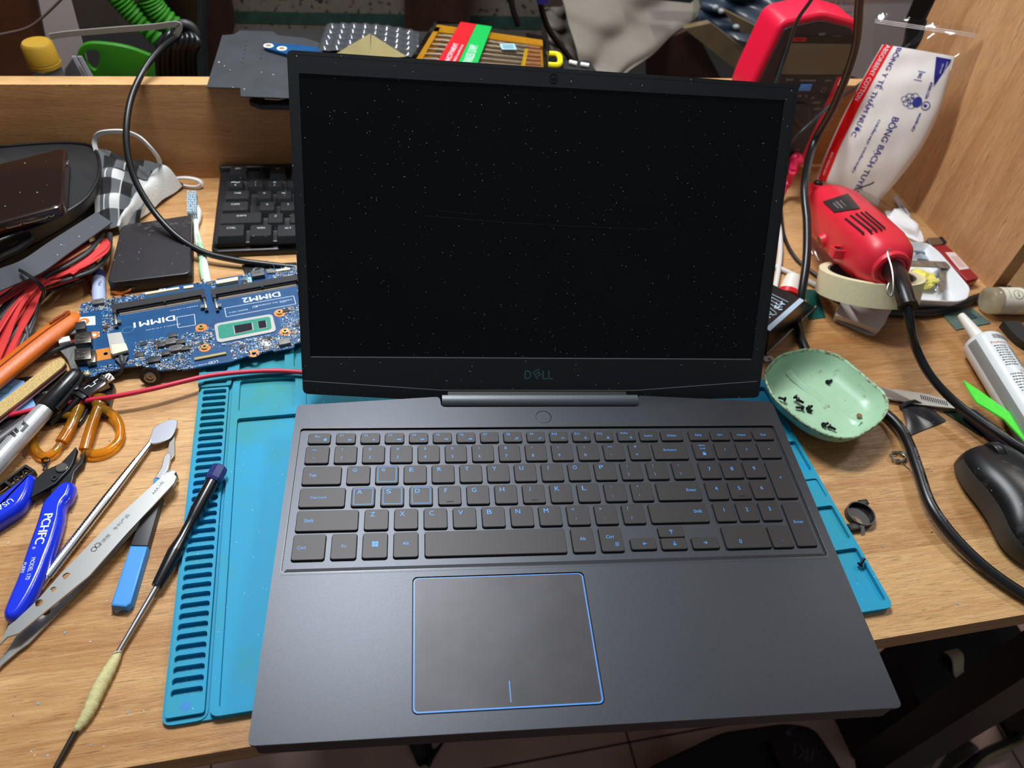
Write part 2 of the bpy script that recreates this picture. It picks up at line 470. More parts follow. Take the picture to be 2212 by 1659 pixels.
# ================================================================== blue silicone repair mat
sil = mat('blue_silicone', (22, 148, 200), 0.58, spec=.3, var=0.10, vscale=0.005, bump=0.08, bscale=1.5, dust=0.2, dscale=0.35, col2=(36, 142, 172), dustcol=(0.55, 0.7, 0.72))
b = NB()
prism(b, rrect(0, 0, 458.2, 330, 8, 5), 0.05, 1.8, 0)
def cell(x0, y0, x1, y1, r=2): return rrect(x0, y0, x1, y1, r, 3)
slots = [rrect(3.9, 14+6.55*k, 21.0, 18.6+6.55*k, 1.9, 3) for k in range(36)]
prism(b, roundpoly([(0, 0), (24.3, 0), (24.3, 251.2), (0, 251.2)], 6), 1.8, 2.6, 0, holes=[rrect(1.6, 2.6, 23.2, 250.2, 1.5, 3)])
prism(b, rrect(2.2, 3.2, 22.6, 249.8, 1.5, 3), 1.8, 5.0, 0, holes=slots)
fr = [cell(30.2, 4.2, 300, 216.5, 2)]
fr += [cell(30.6, 222.6, 72, 255.6, 3), cell(80, 222.6, 160, 255.6, 3), cell(168, 222.6, 300, 255.6, 3)]
fr += [cell(308, 222.6, 386, 255.6, 3), cell(308, 4.2, 386, 216.5, 3)]
rc = [(5.5, 46), (53.5, 82), (89, 106.5), (114, 143), (150, 167), (174, 202), (210, 255.6)]
fr += [cell(395, y0, 455.6, y1, 2) for y0, y1 in rc]
prism(b, roundpoly([(25.4, 0), (458.2, 0), (458.2, 258), (25.4, 258)], 5.5), 1.8, 5.0, 0, holes=fr)
for y0, y1 in ((89, 106.5), (150, 167)): box(b, 395, y0, 1.8, 455.6, y1, 3.6, 0)
prism(b, roundpoly([(0, 251.2), (24.3, 251.2), (24.3, 258.4), (458.2, 258.4), (458.2, 330), (0, 330)], 2), 1.8, 6.2, 0, holes=[cell(3.9, 253, 21, 256.4, 1.2), cell(4, 266, 21, 276), cell(4, 280, 21, 290), cell(4, 294, 21, 304), cell(29.5, 263.5, 64, 322, 3), cell(71, 263.5, 108, 322, 3), cell(116, 263.5, 220, 322, 3), cell(228, 263.5, 386, 322, 3), cell(395, 263.5, 453, 322, 3)])
box(b, 3.0, 250.3, 5.0, 23.6, 251.4, 6.2)
T = Matrix.Identity(4)
for k in range(0, 36): txt(b, 'A-%d' % (42-k if k < 42 else 1), frame((12.5, 16.2+6.55*k, 1.8), (1, 0, 0)), 2.0, 1, lift=0.12)
txt(b, 'ICS', frame((60, 229, 1.8), (1, 0, 0)), 2.6, 1, lift=0.12); txt(b, 'SCREWS', frame((440, 25, 1.8), (1, 0, 0)), 2.4, 1, lift=0.12)
sil2 = mat('blue_silicone_relief', (46, 146, 180), 0.5)
circ_m = circ(12.5, 8.2, 2.6)
flat(b, circ_m, I4, 5.06, 2)
matt = one('repair_mat', b, [sil, sil2, mat('blue_ink_stain', (44, 124, 196), 0.6)], 'light blue silicone repair mat with numbered slots and screw compartments, under the laptop', 'mat')
# ================================================================== the laptop
lap_m = mat('laptop_painted_plastic', (64, 66, 71), 0.43, metal=0.88, var=0.10, vscale=1.6)
lap_key = mat('laptop_key_plastic', (50, 48, 49), 0.48, metal=0.5, var=0.08, vscale=1.6)
key_ink = mat('blue_key_legend', (64, 150, 226), 0.5)
bezel_m = mat('bezel_plastic', (27, 28, 31), 0.55, dust=0.2, dscale=0.25, dustcol=(0.3, 0.32, 0.33), spec=0.35)
screen_m = mat('lcd_panel', (5, 6, 7), 0.28, dust=0.26, dscale=0.5, dustcol=(0.62, 0.65, 0.66), var=0.3, vscale=0.01, spec=0.25)
lcd_edge = mat('panel_edge', (150, 150, 152), 0.3, metal=0.6)
hinge_m = mat('hinge_cover_plastic', (84, 88, 92), 0.42, metal=0.7)
logo_m = mat('badge_green_grey', (52, 88, 86), 0.45)
black_m = mat('matte_black', (10, 10, 11), 0.6)
LA = math.radians(-6.35)
LT = Vector((-52.1, 19.7, -25.0))
ML = Matrix.Rotation(LA, 4, 'Z') @ Matrix.Translation(-LT)      # laptop frame -> bench frame; z = 0 is the palm rest
def lw(x, y, z): return ML @ Vector((x, y, z))
laptop = thing('laptop', 'open dark grey laptop with a blank screen and blue lettered keys, on the blue mat', 'laptop', lw(182, 120, -19))
# base: deck with keyboard well
deck = [(3, 0), (362.5, 0), (365.5, 3), (365.8, 231), (361, 236), (257.6, 242.6), (256.2, 231.2), (104.8, 231.2), (103.6, 241.5), (5, 233.6), (0, 229), (0, 3)]
deck = roundpoly([(0, 0), (365.5, 0), (366, 236), (257.4, 242.8), (256.4, 231.4), (104.6, 231.4), (103.6, 241.8), (0, 233.6)], 3.5, 5)
KX0, KY0, KX1, KY1 = 4.9, 98.5, 358.8, 211.6
TP = (83.9, 10.8, 191.3, 92.9)
PB = (180.6, 221.4, 5.9)
b = NB()
prism(b, deck, -2.2, 0.0, 0, holes=[rrect(KX0, KY0, KX1, KY1, 2, 4), rrect(TP[0], TP[1], TP[2], TP[3], 3.2, 5), circ(PB[0], PB[1], PB[2]+0.15, 36)], M=ML)
obj('palm_rest', b, lap_m, laptop)
b = NB()
inner = [(3, 1.5), (362.5, 1.5), (364.4, 233), (3, 231)]
prism(b, roundpoly([(1.2, 1.2), (364.4, 1.2), (364.8, 232), (1.2, 230)], 4), -17.5, -2.2, 0, bevel=0, M=ML)
prism(b, roundpoly([(110, 225), (250, 225), (250, 252), (110, 252)], 3), -17.5, -3.0, 0, M=ML)
obj('bottom_case', b, mat('laptop_bottom', (18, 18, 20), 0.5), laptop)
for x in (60, 320):
    for y in (50, 205): b = NB(); box(b, x-12, y-4, -19.9, x+12, y+4, -17.5, 0, bevel=0.5, M=ML); obj('rubber_foot', b, black_m, laptop)
# keyboard well with its sloping front edge
kb = NB()
prism(kb, rrect(KX0, KY0, KX1, KY1, 2, 4), -2.2, -1.5, 0, M=ML)
p = [(KX0, KY0-1.8, 0.04), (KX1, KY0-1.8, 0.04), (KX1-2.8, KY0+3.0, -1.35), (KX0+2.8, KY0+3.0, -1.35)]
q = kb.faces.new([kb.verts.new(lw(*v)) for v in p])
# thin bright rim round the well
rim = rrect(KX0-0.5, KY0-0.5, KX1+0.5, KY1+0.5, 2.4, 4); rin = rrect(KX0, KY0, KX1, KY1, 2, 4)
ringflat(kb, rim, rin, ML, 0.05, 1)
keyboard = obj('keyboard', kb, [lap_m, mat('well_rim', (38, 39, 42), 0.3)], laptop)
R1, R2, R3, R4, R5, R6 = (198.3, 206.9), (181.0, 195.3), (163.4, 177.8), (145.5, 160.1), (127.5, 142.4), (107.0, 124.6)
KEYS = []
def K(x0, x1, row, *leg): KEYS.append((x0, x1, row[0], row[1], leg))
# legend entries: (text, fx, fy, height) fx,fy = fraction of the key
def two(a, c): return ((a, .33, .80, 2.1), (c, .33, .30, 2.3))
K(11.2, 26, R1, ('Esc', .42, .70, 1.9), ('#lock', .78, .38, 2.6))
fn = ['#mute', '#voldn', '#volup', '#prev', '#play', '#next', '', '#disp', '#find', '#light', '#dim', '#sun']
for i in range(12): K(30.4+16.98*i, 43.3+16.98*i, R1, ('F%d' % (i+1), .27, .76, 1.9), (fn[i], .72, .30, 2.1))
K(234.2, 247.2, R1, ('PrtScr', .42, .80, 1.7), ('#fan', .74, .28, 2.1))
K(251.0, 264.0, R1, ('Insert', .5, .5, 1.8)); K(267.4, 283.6, R1, ('Delete', .5, .5, 1.8))
for i, s in enumerate(('PgUp', 'PgDn', 'Home', 'End')): K(289.2+16.9*i, (303.4 if i < 3 else 304.4)+16.9*i, R1, (s, .5, .5, 1.8 if s != 'PgUp' else 2.2))
K(10.6, 26.1, R2, ('~', .36, .78, 0.8), ('`', .36, .3, 0.9))
for i, (a, c) in enumerate(zip('!@#$%^&*()_+', '1234567890-=')):
    h = {'_': .35, '-': .35, '=': 1.0, '^': 1.1, '*': 1.2}
    K(30.2+19.1*i, 45.0+19.1*i, R2, (a, .33, .80, h.get(a, 2.2)), (c, .33, .30, h.get(c, 2.4)))
K(258.2, 283.6, R2, ('Backspace', .5, .55, 2.2))
K(289.2, 303.4, R2, ('Num', .5, .84, 1.6), ('Lock', .5, .64, 1.6), ('#lock', .5, .32, 3.2))
for i, s in enumerate('/*-'): K(306.1+16.9*i, (320.2 if i < 2 else 321.6)+16.9*i, R2, (s, .5, .55, {'/': 2.4, '*': 1.6, '-': .5}[s]))
K(10.5, 35.6, R3, ('Tab', .26, .5, 2.2))
for i, c in enumerate('QWERTYUIOP'): K(39.8+19.1*i, 54.8+19.1*i, R3, (c, .33, .76, 3.0))
K(230.8, 245.6, R3, *two('{', '[')); K(249.9, 264.7, R3, *two('}', ']')); K(269.0, 283.9, R3, *two('|', '\\'))
for i, c in enumerate('789'): K(289.1+16.9*i, 303.6+16.9*i, R3, (c, .5, .55, 3.0))
K(340.5, 355.0, (R4[0]-.2, R3[1]-.5), ('+', .5, .55, 1.8))
K(10.3, 39.3, R4, ('Caps Lock', .42, .48, 2.3), ('.', .9, .9, .4))
for i, c in enumerate('ASDFGHJKL'): K(43.9+19.1*i, 58.7+19.1*i, R4, (c, .33, .76, 3.4))
K(215.8, 230.6, R4, (':', .33, .80, 1.7), (';', .33, .3, 2.1)); K(234.9, 249.4, R4, ('"', .33, .80, 1.0), ("'", .33, .3, 1.0))
K(253.3, 284.2, R4, ('Enter', .80, .55, 2.3))
for i, c in enumerate('456'): K(289.4+16.9*i, 303.8+16.9*i, R4, (c, .5, .6, 3.0))
K(10.2, 48.8, R5, ('Shift', .2, .5, 2.4))
for i, c in enumerate('ZXCVBNM'): K(53.2+19.1*i, 68.0+19.1*i, R5, (c, .33, .76, 3.4))
for i, (a, c) in enumerate(zip('<>?', ',./')): K(186.9+19.1*i, 201.7+19.1*i, R5, (a, .28, .8, 1.7 if a != '?' else 2.4), (c, .38, .3, {',': .9, '.': .45, '/': 2.2}[c]))
K(244.1, 284.6, R5, ('Shift', .84, .56, 2.4))
for i, c in enumerate('123'): K(290.3+16.6*i, 304.0+16.6*i, R5, (c, .5, .6, 3.0))
K(341.0, 354.6, (R6[0]-.2, 141.0), ('Enter', .5, .55, 2.3))
K(9.9, 29.5, R6, ('Ctrl', .27, .48, 2.3)); K(33.6, 48.8, R6, ('Fn', .5, .5, 2.2)); K(52.9, 68.0, R6, ('#win', .5, .55, 4.0)); K(72.2, 87.3, R6, ('Alt', .5, .55, 2.3))
K(91.9, 182.8, R6); K(187.3, 201.7, R6, ('Alt', .5, .55, 2.3)); K(206.1, 220.9, R6, ('Ctrl', .45, .6, 2.3), ('#menu', .72, .28, 2.8))
K(226.1, 243.0, (107.8, 115.7), ('#left', .55, .5, 2.6)); K(246.8, 264.0, (116.4, 124.2), ('#up', .5, .5, 3.2)); K(246.8, 263.8, (107.3, 115.3), ('#down', .52, .5, 3.2)); K(268.0, 285.8, (107.2, 115.3), ('#right', .5, .5, 2.6))
K(290.9, 322.0, (106.6, 123.2), ('0', .34, .3, 3.0)); K(323.8, 338.0, (106.4, 122.8), ('.', .5, .3, .5))
def bar(bm, x0, y0, x1, y1, M, w=0.35, mi=1, z=0.06):
    d = Vector((x1-x0, y1-y0)); n = Vector((-d.y, d.x)).normalized()*w/2
    flat(bm, [(x0-n.x, y0-n.y), (x1-n.x, y1-n.y), (x1+n.x, y1+n.y), (x0+n.x, y0+n.y)], M, z, mi)
def icon(bm, k, M, h):
    u = h/2
    def B(*a, w=0.35): bar(bm, a[0]*u, a[1]*u, a[2]*u, a[3]*u, M, w)
    def F(pts): flat(bm, [(x*u, y*u) for x, y in pts], M, 0.06)
    if k == 'lock':
        F([(-.7, -1), (.7, -1), (.7, .1), (-.7, .1)]); ringflat(bm, [(x*u, y*u) for x, y in circ(0, .3, .62, 12)], [(x*u, y*u) for x, y in circ(0, .3, .38, 12)], M, 0.07)
    elif k in ('mute', 'voldn', 'volup'):
        F([(-1, -.4), (-.6, -.4), (-.1, -.9), (-.1, .9), (-.6, .4), (-1, .4)])
        if k == 'mute': B(.3, -.5, 1.1, .5); B(.3, .5, 1.1, -.5)
        else: B(.3, -.4, .3, .4)
        if k == 'volup': B(.8, -.7, .8, .7); B(1.25, -.9, 1.25, .9)
    elif k == 'prev': F([(-1, 0), (0, .7), (0, -.7)]); F([(0, 0), (1, .7), (1, -.7)]); B(-1.1, -.7, -1.1, .7)
    elif k == 'next': F([(1, 0), (0, .7), (0, -.7)]); F([(0, 0), (-1, .7), (-1, -.7)]); B(1.1, -.7, 1.1, .7)
    elif k == 'play': F([(-.1, 0), (-1.2, .7), (-1.2, -.7)]); B(.3, -.7, .3, .7); B(.9, -.7, .9, .7)
    elif k == 'disp':
        for ox, oy in ((0.3, .4), (-.3, -.3)): B(ox-.8, oy-.5, ox+.8, oy-.5, w=.2); B(ox-.8, oy+.5, ox+.8, oy+.5, w=.2); B(ox-.8, oy-.5, ox-.8, oy+.5, w=.2); B(ox+.8, oy-.5, ox+.8, oy+.5, w=.2)
    elif k == 'find': ringflat(bm, [(x*u, y*u) for x, y in circ(.3, .3, .7, 14)], [(x*u, y*u) for x, y in circ(.3, .3, .5, 14)], M, 0.06); B(-.2, -.2, -1, -1)
    elif k in ('light', 'dim', 'sun'):
        n = 5 if k == 'light' else 8
        for i in range(n):
            a = PI*i/(n-1) if k == 'light' else 2*PI*i/n
            B(.6*math.cos(a), .6*math.sin(a), 1.1*math.cos(a), 1.1*math.sin(a), w=.25)
        if k == 'sun': flat(bm, [(x*u, y*u) for x, y in circ(0, 0, .45, 12)], M, 0.06)
        elif k == 'dim': ringflat(bm, [(x*u, y*u) for x, y in circ(0, 0, .45, 12)], [(x*u, y*u) for x, y in circ(0, 0, .3, 12)], M, 0.06)
        else: B(-1.2, -.2, 1.2, -.2, w=.25)
    elif k == 'fan':
        B(0, -1, 0, .2); B(-.8, .9, 0, .2); B(.8, .9, 0, .2); B(-.9, -.3, -.4, .5, w=.2); B(.9, -.3, .4, .5, w=.2)
    elif k == 'win':
        for x in (0, 1):
            for y in (0, 1): F([(-.95+x*1.0, -.95+y*1.0), (-.05+x*1.0, -.95+y*1.0), (-.05+x*1.0, -.05+y*1.0), (-.95+x*1.0, -.05+y*1.0)])
    elif k == 'menu':
        for a in ((-.7, -.9, .7, -.9), (-.7, .9, .7, .9), (-.7, -.9, -.7, .9), (.7, -.9, .7, .9), (-.4, .4, .4, .4), (-.4, 0, .4, 0), (-.4, -.4, .4, -.4)): B(*a, w=.22)
    elif k in ('left', 'right', 'up', 'down'):
        d = {'left': (-1, 0), 'right': (1, 0), 'up': (0, 1), 'down': (0, -1)}[k]; p = (-d[1], d[0])
        B(-d[0], -d[1], d[0], d[1], w=.45); B(d[0], d[1], d[0]*.2+p[0]*.7, d[1]*.2+p[1]*.7, w=.45); B(d[0], d[1], d[0]*.2-p[0]*.7, d[1]*.2-p[1]*.7, w=.45)
for x0, x1, y0, y1, leg in KEYS:
    b = NB()
    # the cap flares out towards its foot
    prism(b, rrect(x0-.45, y0-.75, x1+.45, y1+.35, 1.6, 4), -1.45, 0.1, 0, M=None)
    bmesh.ops.delete(b, geom=list(b.verts), context='VERTS')
    lv = [(rrect(x0-.5, y0-.9, x1+.5, y1+.4, 1.7, 4), -1.45), (rrect(x0-.15, y0-.35, x1+.15, y1+.15, 1.5, 4), -0.1), (rrect(x0+.1, y0+.1, x1-.1, y1-.1, 1.3, 4), 0.12)]
    loft(b, [[lw(q[0], q[1], z) for q in r] for r, z in lv], True, True, 0)
    for s, fx, fy, h in leg:
        if not s: continue
        M = ML @ Matrix.Translation((x0+(x1-x0)*fx, y0+(y1-y0)*fy, 0.12))
        if s[0] == '#' and len(s) > 1: icon(b, s[1:], M, h)
        else: txt(b, s, M, h, 1, lift=0.05, w=h*0.92 if len(s) == 1 and s in 'QWERYUOPASDGHKLZXCVBNM' else None)
    if leg and leg[0][0] in 'WASD' and len(leg[0][0]) == 1: ringflat(b, rrect(x0+1.2, y0+1.0, x1-1.2, y1-.6, 1, 3), rrect(x0+1.55, y0+1.35, x1-1.55, y1-.95, .7, 3), ML, 0.17, 1)
    if leg and leg[0][0] in ('F', 'J', '5'): box(b, (x0+x1)/2-2.2, y0+1.8, .1, (x0+x1)/2+2.2, y0+2.3, .35, 2, M=ML)
    obj('key', b, [lap_key, key_ink, black_m], keyboard, smooth=30)
# touchpad, power button
b = NB()
prism(b, rrect(TP[0], TP[1], TP[2], TP[3], 3.2, 5), -2.2, -1.2, 1, M=ML)
prism(b, rrect(TP[0]+.7, TP[1]+.7, TP[2]-.7, TP[3]-.7, 2.8, 5), -1.2, -0.25, 0, M=ML)
ringflat(b, rrect(TP[0]+.8, TP[1]+.8, TP[2]-.8, TP[3]-.8, 2.7, 5), rrect(TP[0]+1.5, TP[1]+1.6, TP[2]-1.6, TP[3]-1.3, 2.2, 5), ML, -0.2, 2)
bar(b, 138.4, 14.8, 138.4, 26.6, ML, .55, 2, -0.18)
obj('touchpad', b, [mat('touchpad_surface', (58, 57, 60), 0.42, metal=0.6, var=0.14, vscale=0.03), black_m, mat('blue_line', (70, 140, 220), 0.4)], laptop)
b = NB(); prism(b, circ(PB[0], PB[1], PB[2]-.25, 36), -1.5, -0.1, 0, bevel=0.2, M=ML)
ringflat(b, circ(PB[0], PB[1], PB[2]+.2, 36), circ(PB[0], PB[1], PB[2]-.1, 36), ML, 0.03, 1)
obj('power_button', b, [lap_m, black_m], laptop)
# hinge barrel
b = NB()
sec = [(241.6, -2.5), (241.6, 2.2), (240.2, 3.6), (237.8, 3.7), (234.4, 2.4), (232.6, 0.6), (231.9, -2.5)]
loft(b, [[lw(x, y, z) for y, z in sec] for x in (105.3, 256.0)], True, True)
obj('hinge_cover', b, hinge_m, laptop)
# lid: plane through the lower edge of the panel
TH = math.radians(58.505)
dv = Vector((0, math.cos(TH), math.sin(TH))); dn = Vector((0, -math.sin(TH), math.cos(TH)))   # dn points to the viewer side
LO = Vector((0, 264.59, 19.40))
MLID = ML @ Matrix(((1, 0, 0, LO.x), (0, dv.y, dn.y, LO.y), (0, dv.z, dn.z, LO.z), (0, 0, 0, 1)))
outl = roundpoly([(2.2, -28.5), (105, -34.5), (257, -34.5), (361.2, -32), (360.5, 204.6), (0.9, 208.6)], 4, 5)
win = [(8.6, -.7), (351.4, -.7), (351.6, 193.7), (8.1, 194.6)]
b = NB(); prism(b, outl, -5.2, -0.9, 0, M=MLID, bevel=0)
obj('lid_back', b, mat('lid_shell', (40, 42, 46), 0.4), laptop)
b = NB(); prism(b, outl, -0.9, 0.9, 0, M=MLID, bevel=0.5, holes=())
bmesh.ops.delete(b, geom=list(b.verts), context='VERTS')
prism(b, outl, -0.9, 1.0, 0, M=MLID, holes=[win])
# chin below the crease is a shade of its own and tipped back
ch = [(2.8, -18.4), (104.5, -25.6), (257.6, -25.9), (358.2, -18.2)]
for a, c in zip(ch, ch[1:]): bar(b, a[0], a[1], c[0], c[1], MLID, .4, 1, 1.1)
for a, c in (((3.2, -18), (2.0, 203.5)), ((2.0, 203.5), (5, 206.2)), ((5, 206.2), (357, 202.2)), ((357, 202.2), (358.8, 199.5)), ((358.8, 199.5), (359, -18))): bar(b, a[0], a[1], c[0], c[1], MLID, .5, 2, 1.06)
bezel = obj('bezel', b, [bezel_m, mat('bezel_crease', (150, 152, 156), 0.4), black_m], laptop)
b = NB(); prism(b, [(8.6, -1.6), (351.4, -1.6), (351.6, 194.2), (8.1, 195.2)], -0.9, 0.15, 0, M=MLID)
bar(b, 8.8, -.3, 351.2, -.3, MLID, .7, 1, .25)
for x0, y0, x1, y1 in ((92, 104, 150, 101), (150, 101, 205, 99.6), (205, 99.6, 262, 99.0), (100, 108, 128, 106)): bar(b, x0, y0, x1, y1, MLID, .22, 2, .2)
obj('screen', b, [screen_m, lcd_edge, mat('screen_scratch', (30, 32, 33), .5)], laptop)
b = NB(); lathe(b, MLID @ Vector((180.5, 200.1, 1.0)), MLID.to_3x3() @ Vector((0, 0, 1)), [(-.5, 3.1), (.25, 3.1), (.3, 2.7), (.05, 2.3), (.05, 1.7), (.35, 1.2), (.45, .5)], 28)
obj('webcam', b, mat('webcam_glass', (22, 22, 26), 0.15), laptop)
for x, r in ((156.5, .45), (187.6, .5), (198.0, .5)): b = NB(); flat(b, circ(x, 200.1-(x-180)*.01, r, 10), MLID, 1.06, 0); obj('microphone_hole', b, black_m, laptop)
# maker's badge on the chin
b = NB()
M = MLID @ Matrix.Translation((179.6, -13.4, 1.0))
def stroke(pts, w=1.0):
    for p, q in zip(pts, pts[1:]): bar(b, p[0], p[1], q[0], q[1], M, w, 0, .06)
stroke([(-10.3, -3.2), (-10.3, 3.2)]); stroke([(-10.6, 3.0), (-8.0, 3.0), (-6.3, 1.6), (-5.9, 0), (-6.3, -1.6), (-8.0, -3.0), (-10.6, -3.0)])
stroke([(3.6, 3.4), (3.6, -3.0), (7.2, -3.0)]); stroke([(8.2, 3.4), (8.2, -3.0), (11.6, -3.0)])
for k in (-1, 0, 1): stroke([(-4.2+k*1.9*.55+.9, -.2-k*2.0), (1.0+k*1.0+.2, 2.6-k*1.9)], .85)
stroke([(-4.2, 1.7), (-.3, -3.6)], .85)
obj('badge', b, logo_m, laptop)
# open edge light seam on the right end of the hinge recess
# ================================================================== bare circuit board, left of the lid
ZB = 11.0
def cA(x, y): return (x/6.636+150, y/6.636+580)
def cB(x, y): return (x/6.382+380, y/6.382+560)
pcb = mat('blue_solder_mask', (10, 62, 108), 0.35, var=0.22, vscale=0.06, col2=(16, 76, 124), spec=0.5)
silk = mat('silkscreen_white', (214, 226, 232), 0.6)
smd_w = mat('component_tin', (196, 196, 190), 0.35, metal=0.5); smd_d = mat('component_dark', (38, 38, 42), 0.5); smd_t = mat('component_tan', (176, 130, 92), 0.5)
copper = mat('copper_pad', (216, 132, 66), 0.38, metal=0.3); gold = mat('gold_contact', (206, 176, 112), 0.3, metal=0.8); steel = mat('stamped_steel', (150, 148, 142), 0.32, metal=0.9)
cream = mat('cream_connector', (226, 216, 184), 0.5); trace = mat('trace_line', (64, 140, 186), 0.4)
ol = [cA(150, 540), (178, 655), cA(900, 385), (300, 637), cB(0, 365), (470, 605), cB(560, 270), (555, 589), cB(1380, 130), (640, 576), (700, 568), (712, 700), cB(1700, 1150), cB(1640, 1160), cB(1620, 1220), cB(1350, 1270), cB(1330, 1250), cB(1180, 1290), cB(1130, 1325), cB(1010, 1350), cB(990, 1330), cB(760, 1410), cB(90, 1525), cA(1600, 1430), cA(1270, 1465), cA(1250, 1420), cA(1130, 1430), cA(1040, 1390), cA(790, 1410), cA(680, 1450), cA(420, 1500), cA(370, 1545), cA(235, 1560), cA(110, 1380), cA(110, 830), cA(140, 640)]
board = thing('motherboard', 'bare blue laptop motherboard with two empty memory sockets, left of the screen', 'circuit board', at(400, 700, ZB-1.5))
bo = [at(p[0], p[1], ZB).xy for p in ol]
bd = (at(635, 582, ZB)-at(172, 661, ZB)).normalized()
MBd = frame(at(400, 700, ZB), bd); MBi = MBd.inverted()
def bl(p): q = MBi @ at(p[0], p[1], ZB); return (q.x, q.y)
def bp(crop, *pts): return [bl(crop(*p)) for p in pts]
bol = [tuple((MBi @ Vector((p.x, p.y, ZB))).xy) for p in bo]
holes = [bl(cA(520, 1222)), bl(cB(1075, 1298)), bl(cA(350, 955)), bl(cA(205, 762))]
b = NB()
prism(b, bol, -1.5, 0, 0, M=MBd, holes=[circ(h[0], h[1], 1.5, 14) for h in holes])
MT = MBd @ Matrix.Rotation(PI, 4, 'Z')   # silkscreen reads upside down
def btxt(bm, s, p, h, w=None, **k):
    q = bl(p); txt(bm, s, MBd @ Matrix.Translation((q[0], q[1], 0)) @ Matrix.Rotation(PI, 4, 'Z'), h, 1, w=w, **k)
btxt(b, 'DIMM1', cA(1220, 760), 6.2, w=31, bold=.2); btxt(b, 'DIMM2', cB(1180, 525), 6.2, w=31, bold=.2)
btxt(b, 'LCD', cB(515, 1420), 2.6, w=7); btxt(b, 'KB', cA(1330, 300), 2, w=5); btxt(b, 'BATT', cB(690, 290), 1.4, w=9)
btxt(b, 'F5503:1.1A/24V', cA(1340, 840), .8, w=26); btxt(b, 'F5502:1.1A/6V', cA(1640, 570), .8, w=22); btxt(b, 'F5506:1.1A/6V', cB(260, 1475), .9, w=26)
btxt(b, 'MADE IN CHINA', cB(1350, 600), 1.2, w=30); btxt(b, 'LA-J871P', cB(1480, 590), 1.2); btxt(b, 'E342941 94V-0', cB(860, 715), 1.2, w=15); btxt(b, 'RU', cB(1090, 655), 2.2)
def loopbar(pts, w=.35, mi=1):
    for i in range(len(pts)):
        a, c = pts[i-1], pts[i]; bar(b, a[0], a[1], c[0], c[1], MBd, w, mi, .05)
loopbar(bp(cB, (670, 675), (1620, 505), (1655, 615), (695, 795)), .4)
loopbar(bp(cB, (10, 800), (255, 760), (270, 905), (30, 945)), .4)
for c in (cA(840, 878), cA(1040, 468)):
    q = bl(c); ringflat(b, circ(q[0], q[1], 4.6, 24, 3.6), circ(q[0], q[1], 4.25, 24, 3.25), MBd, .05, 3)
rnd = random.Random(3)
def inside(x, y, P):
    c = False
    for i in range(len(P)):
        a, d = P[i-1], P[i]
        if (a[1] > y) != (d[1] > y) and x < (d[0]-a[0])*(y-a[1])/(d[1]-a[1])+a[0]: c = not c
    return c
clear = []
def rect_of(pts): return (min(p[0] for p in pts)-1, min(p[1] for p in pts)-1, max(p[0] for p in pts)+1, max(p[1] for p in pts)+1)
for pts in (bp(cA, (640, 560), (1858, 400), (1858, 880), (700, 900)), bp(cB, (0, 440), (470, 400), (480, 900), (0, 960)), bp(cB, (480, 440), (1640, 280), (1640, 640), (640, 800)), bp(cB, (500, 860), (1380, 740), (1400, 1010), (560, 1180)), bp(cA, (120, 1010), (400, 1000), (400, 1420), (120, 1420)), bp(cA, (410, 960), (860, 960), (860, 1310), (420, 1310)), bp(cA, (130, 670), (440, 670), (440, 1000), (130, 1000)), bp(cB, (250, 1290), (740, 1290), (740, 1400), (250, 1420)), bp(cA, (1070, 280), (1800, 250), (1800, 380), (1090, 390)), bp(cB, (550, 270), (860, 270), (860, 390), (560, 390)), bp(cB, (1040, 180), (1230, 180), (1230, 290), (1060, 300))):
    clear.append(rect_of(pts))
def free(x, y, m=0): return inside(x, y, bol) and not any(r[0]-m < x < r[2]+m and r[1]-m < y < r[3]+m for r in clear)
xs = [p[0] for p in bol]; ys = [p[1] for p in bol]
n = 0
while n < 1500:          # silkscreen ticks, reference designators and tracks
    x = rnd.uniform(min(xs), max(xs)); y = rnd.uniform(min(ys), max(ys))
    if not free(x, y): continue
    n += 1
    t = rnd.random()
    if t < .45: l = rnd.uniform(.6, 2.2); h = rnd.choice((0, 1)); bar(b, x, y, x+l*(1-h), y+l*h, MBd, .16, 1, .04)
    elif t < .8:
        for k in range(rnd.randint(2, 5)): bar(b, x+k*.55, y, x+k*.55, y+rnd.uniform(.8, 1.8), MBd, .22, rnd.choice((1, 3)), .045)
    else: l = rnd.uniform(3, 9); h = rnd.choice((0, 1)); bar(b, x, y, x+l*(1-h), y+l*h, MBd, .15, 3, .035)
for h in holes[:1]: prism(b, [(h[0]-7, h[1]-6.5), (h[0]+7, h[1]-6.5), (h[0]+7, h[1]+6.5), (h[0]-7, h[1]+6.5)], .02, .1, 2, M=MBd, holes=[circ(h[0], h[1], 1.7, 14)])
obj('circuit_board', b, [pcb, silk, mat('copper_tape', (206, 130, 50), 0.4, metal=0.3), trace], board)
# hundreds of tiny parts: uncountable population
b = NB(); n = 0
while n < 2100:
    x = rnd.uniform(min(xs)+1, max(xs)-1); y = rnd.uniform(min(ys)+1, max(ys)-1)
    if not free(x, y, .4): continue
    if rnd.random() > .35 and math.sin(x*.16+1)*math.cos(y*.21)+.35*math.sin(x*.5) < -.1: continue
    n += 1; s = rnd.choice((.5, .5, .7, 1.0)); h = rnd.random() < .5; w, d = (s*1.7, s) if h else (s, s*1.7)
    mi = rnd.choice((0, 0, 1, 1, 2)); box(b, x-w/2, y-d/2, 0, x+w/2, y+d/2, .45*s+.15, mi, M=MBd)
    if mi: # metal end caps
        if h: box(b, x-w/2-.1, y-d/2, 0, x-w/2+.15, y+d/2, .45*s+.18, 0, M=MBd); box(b, x+w/2-.15, y-d/2, 0, x+w/2+.1, y+d/2, .45*s+.18, 0, M=MBd)
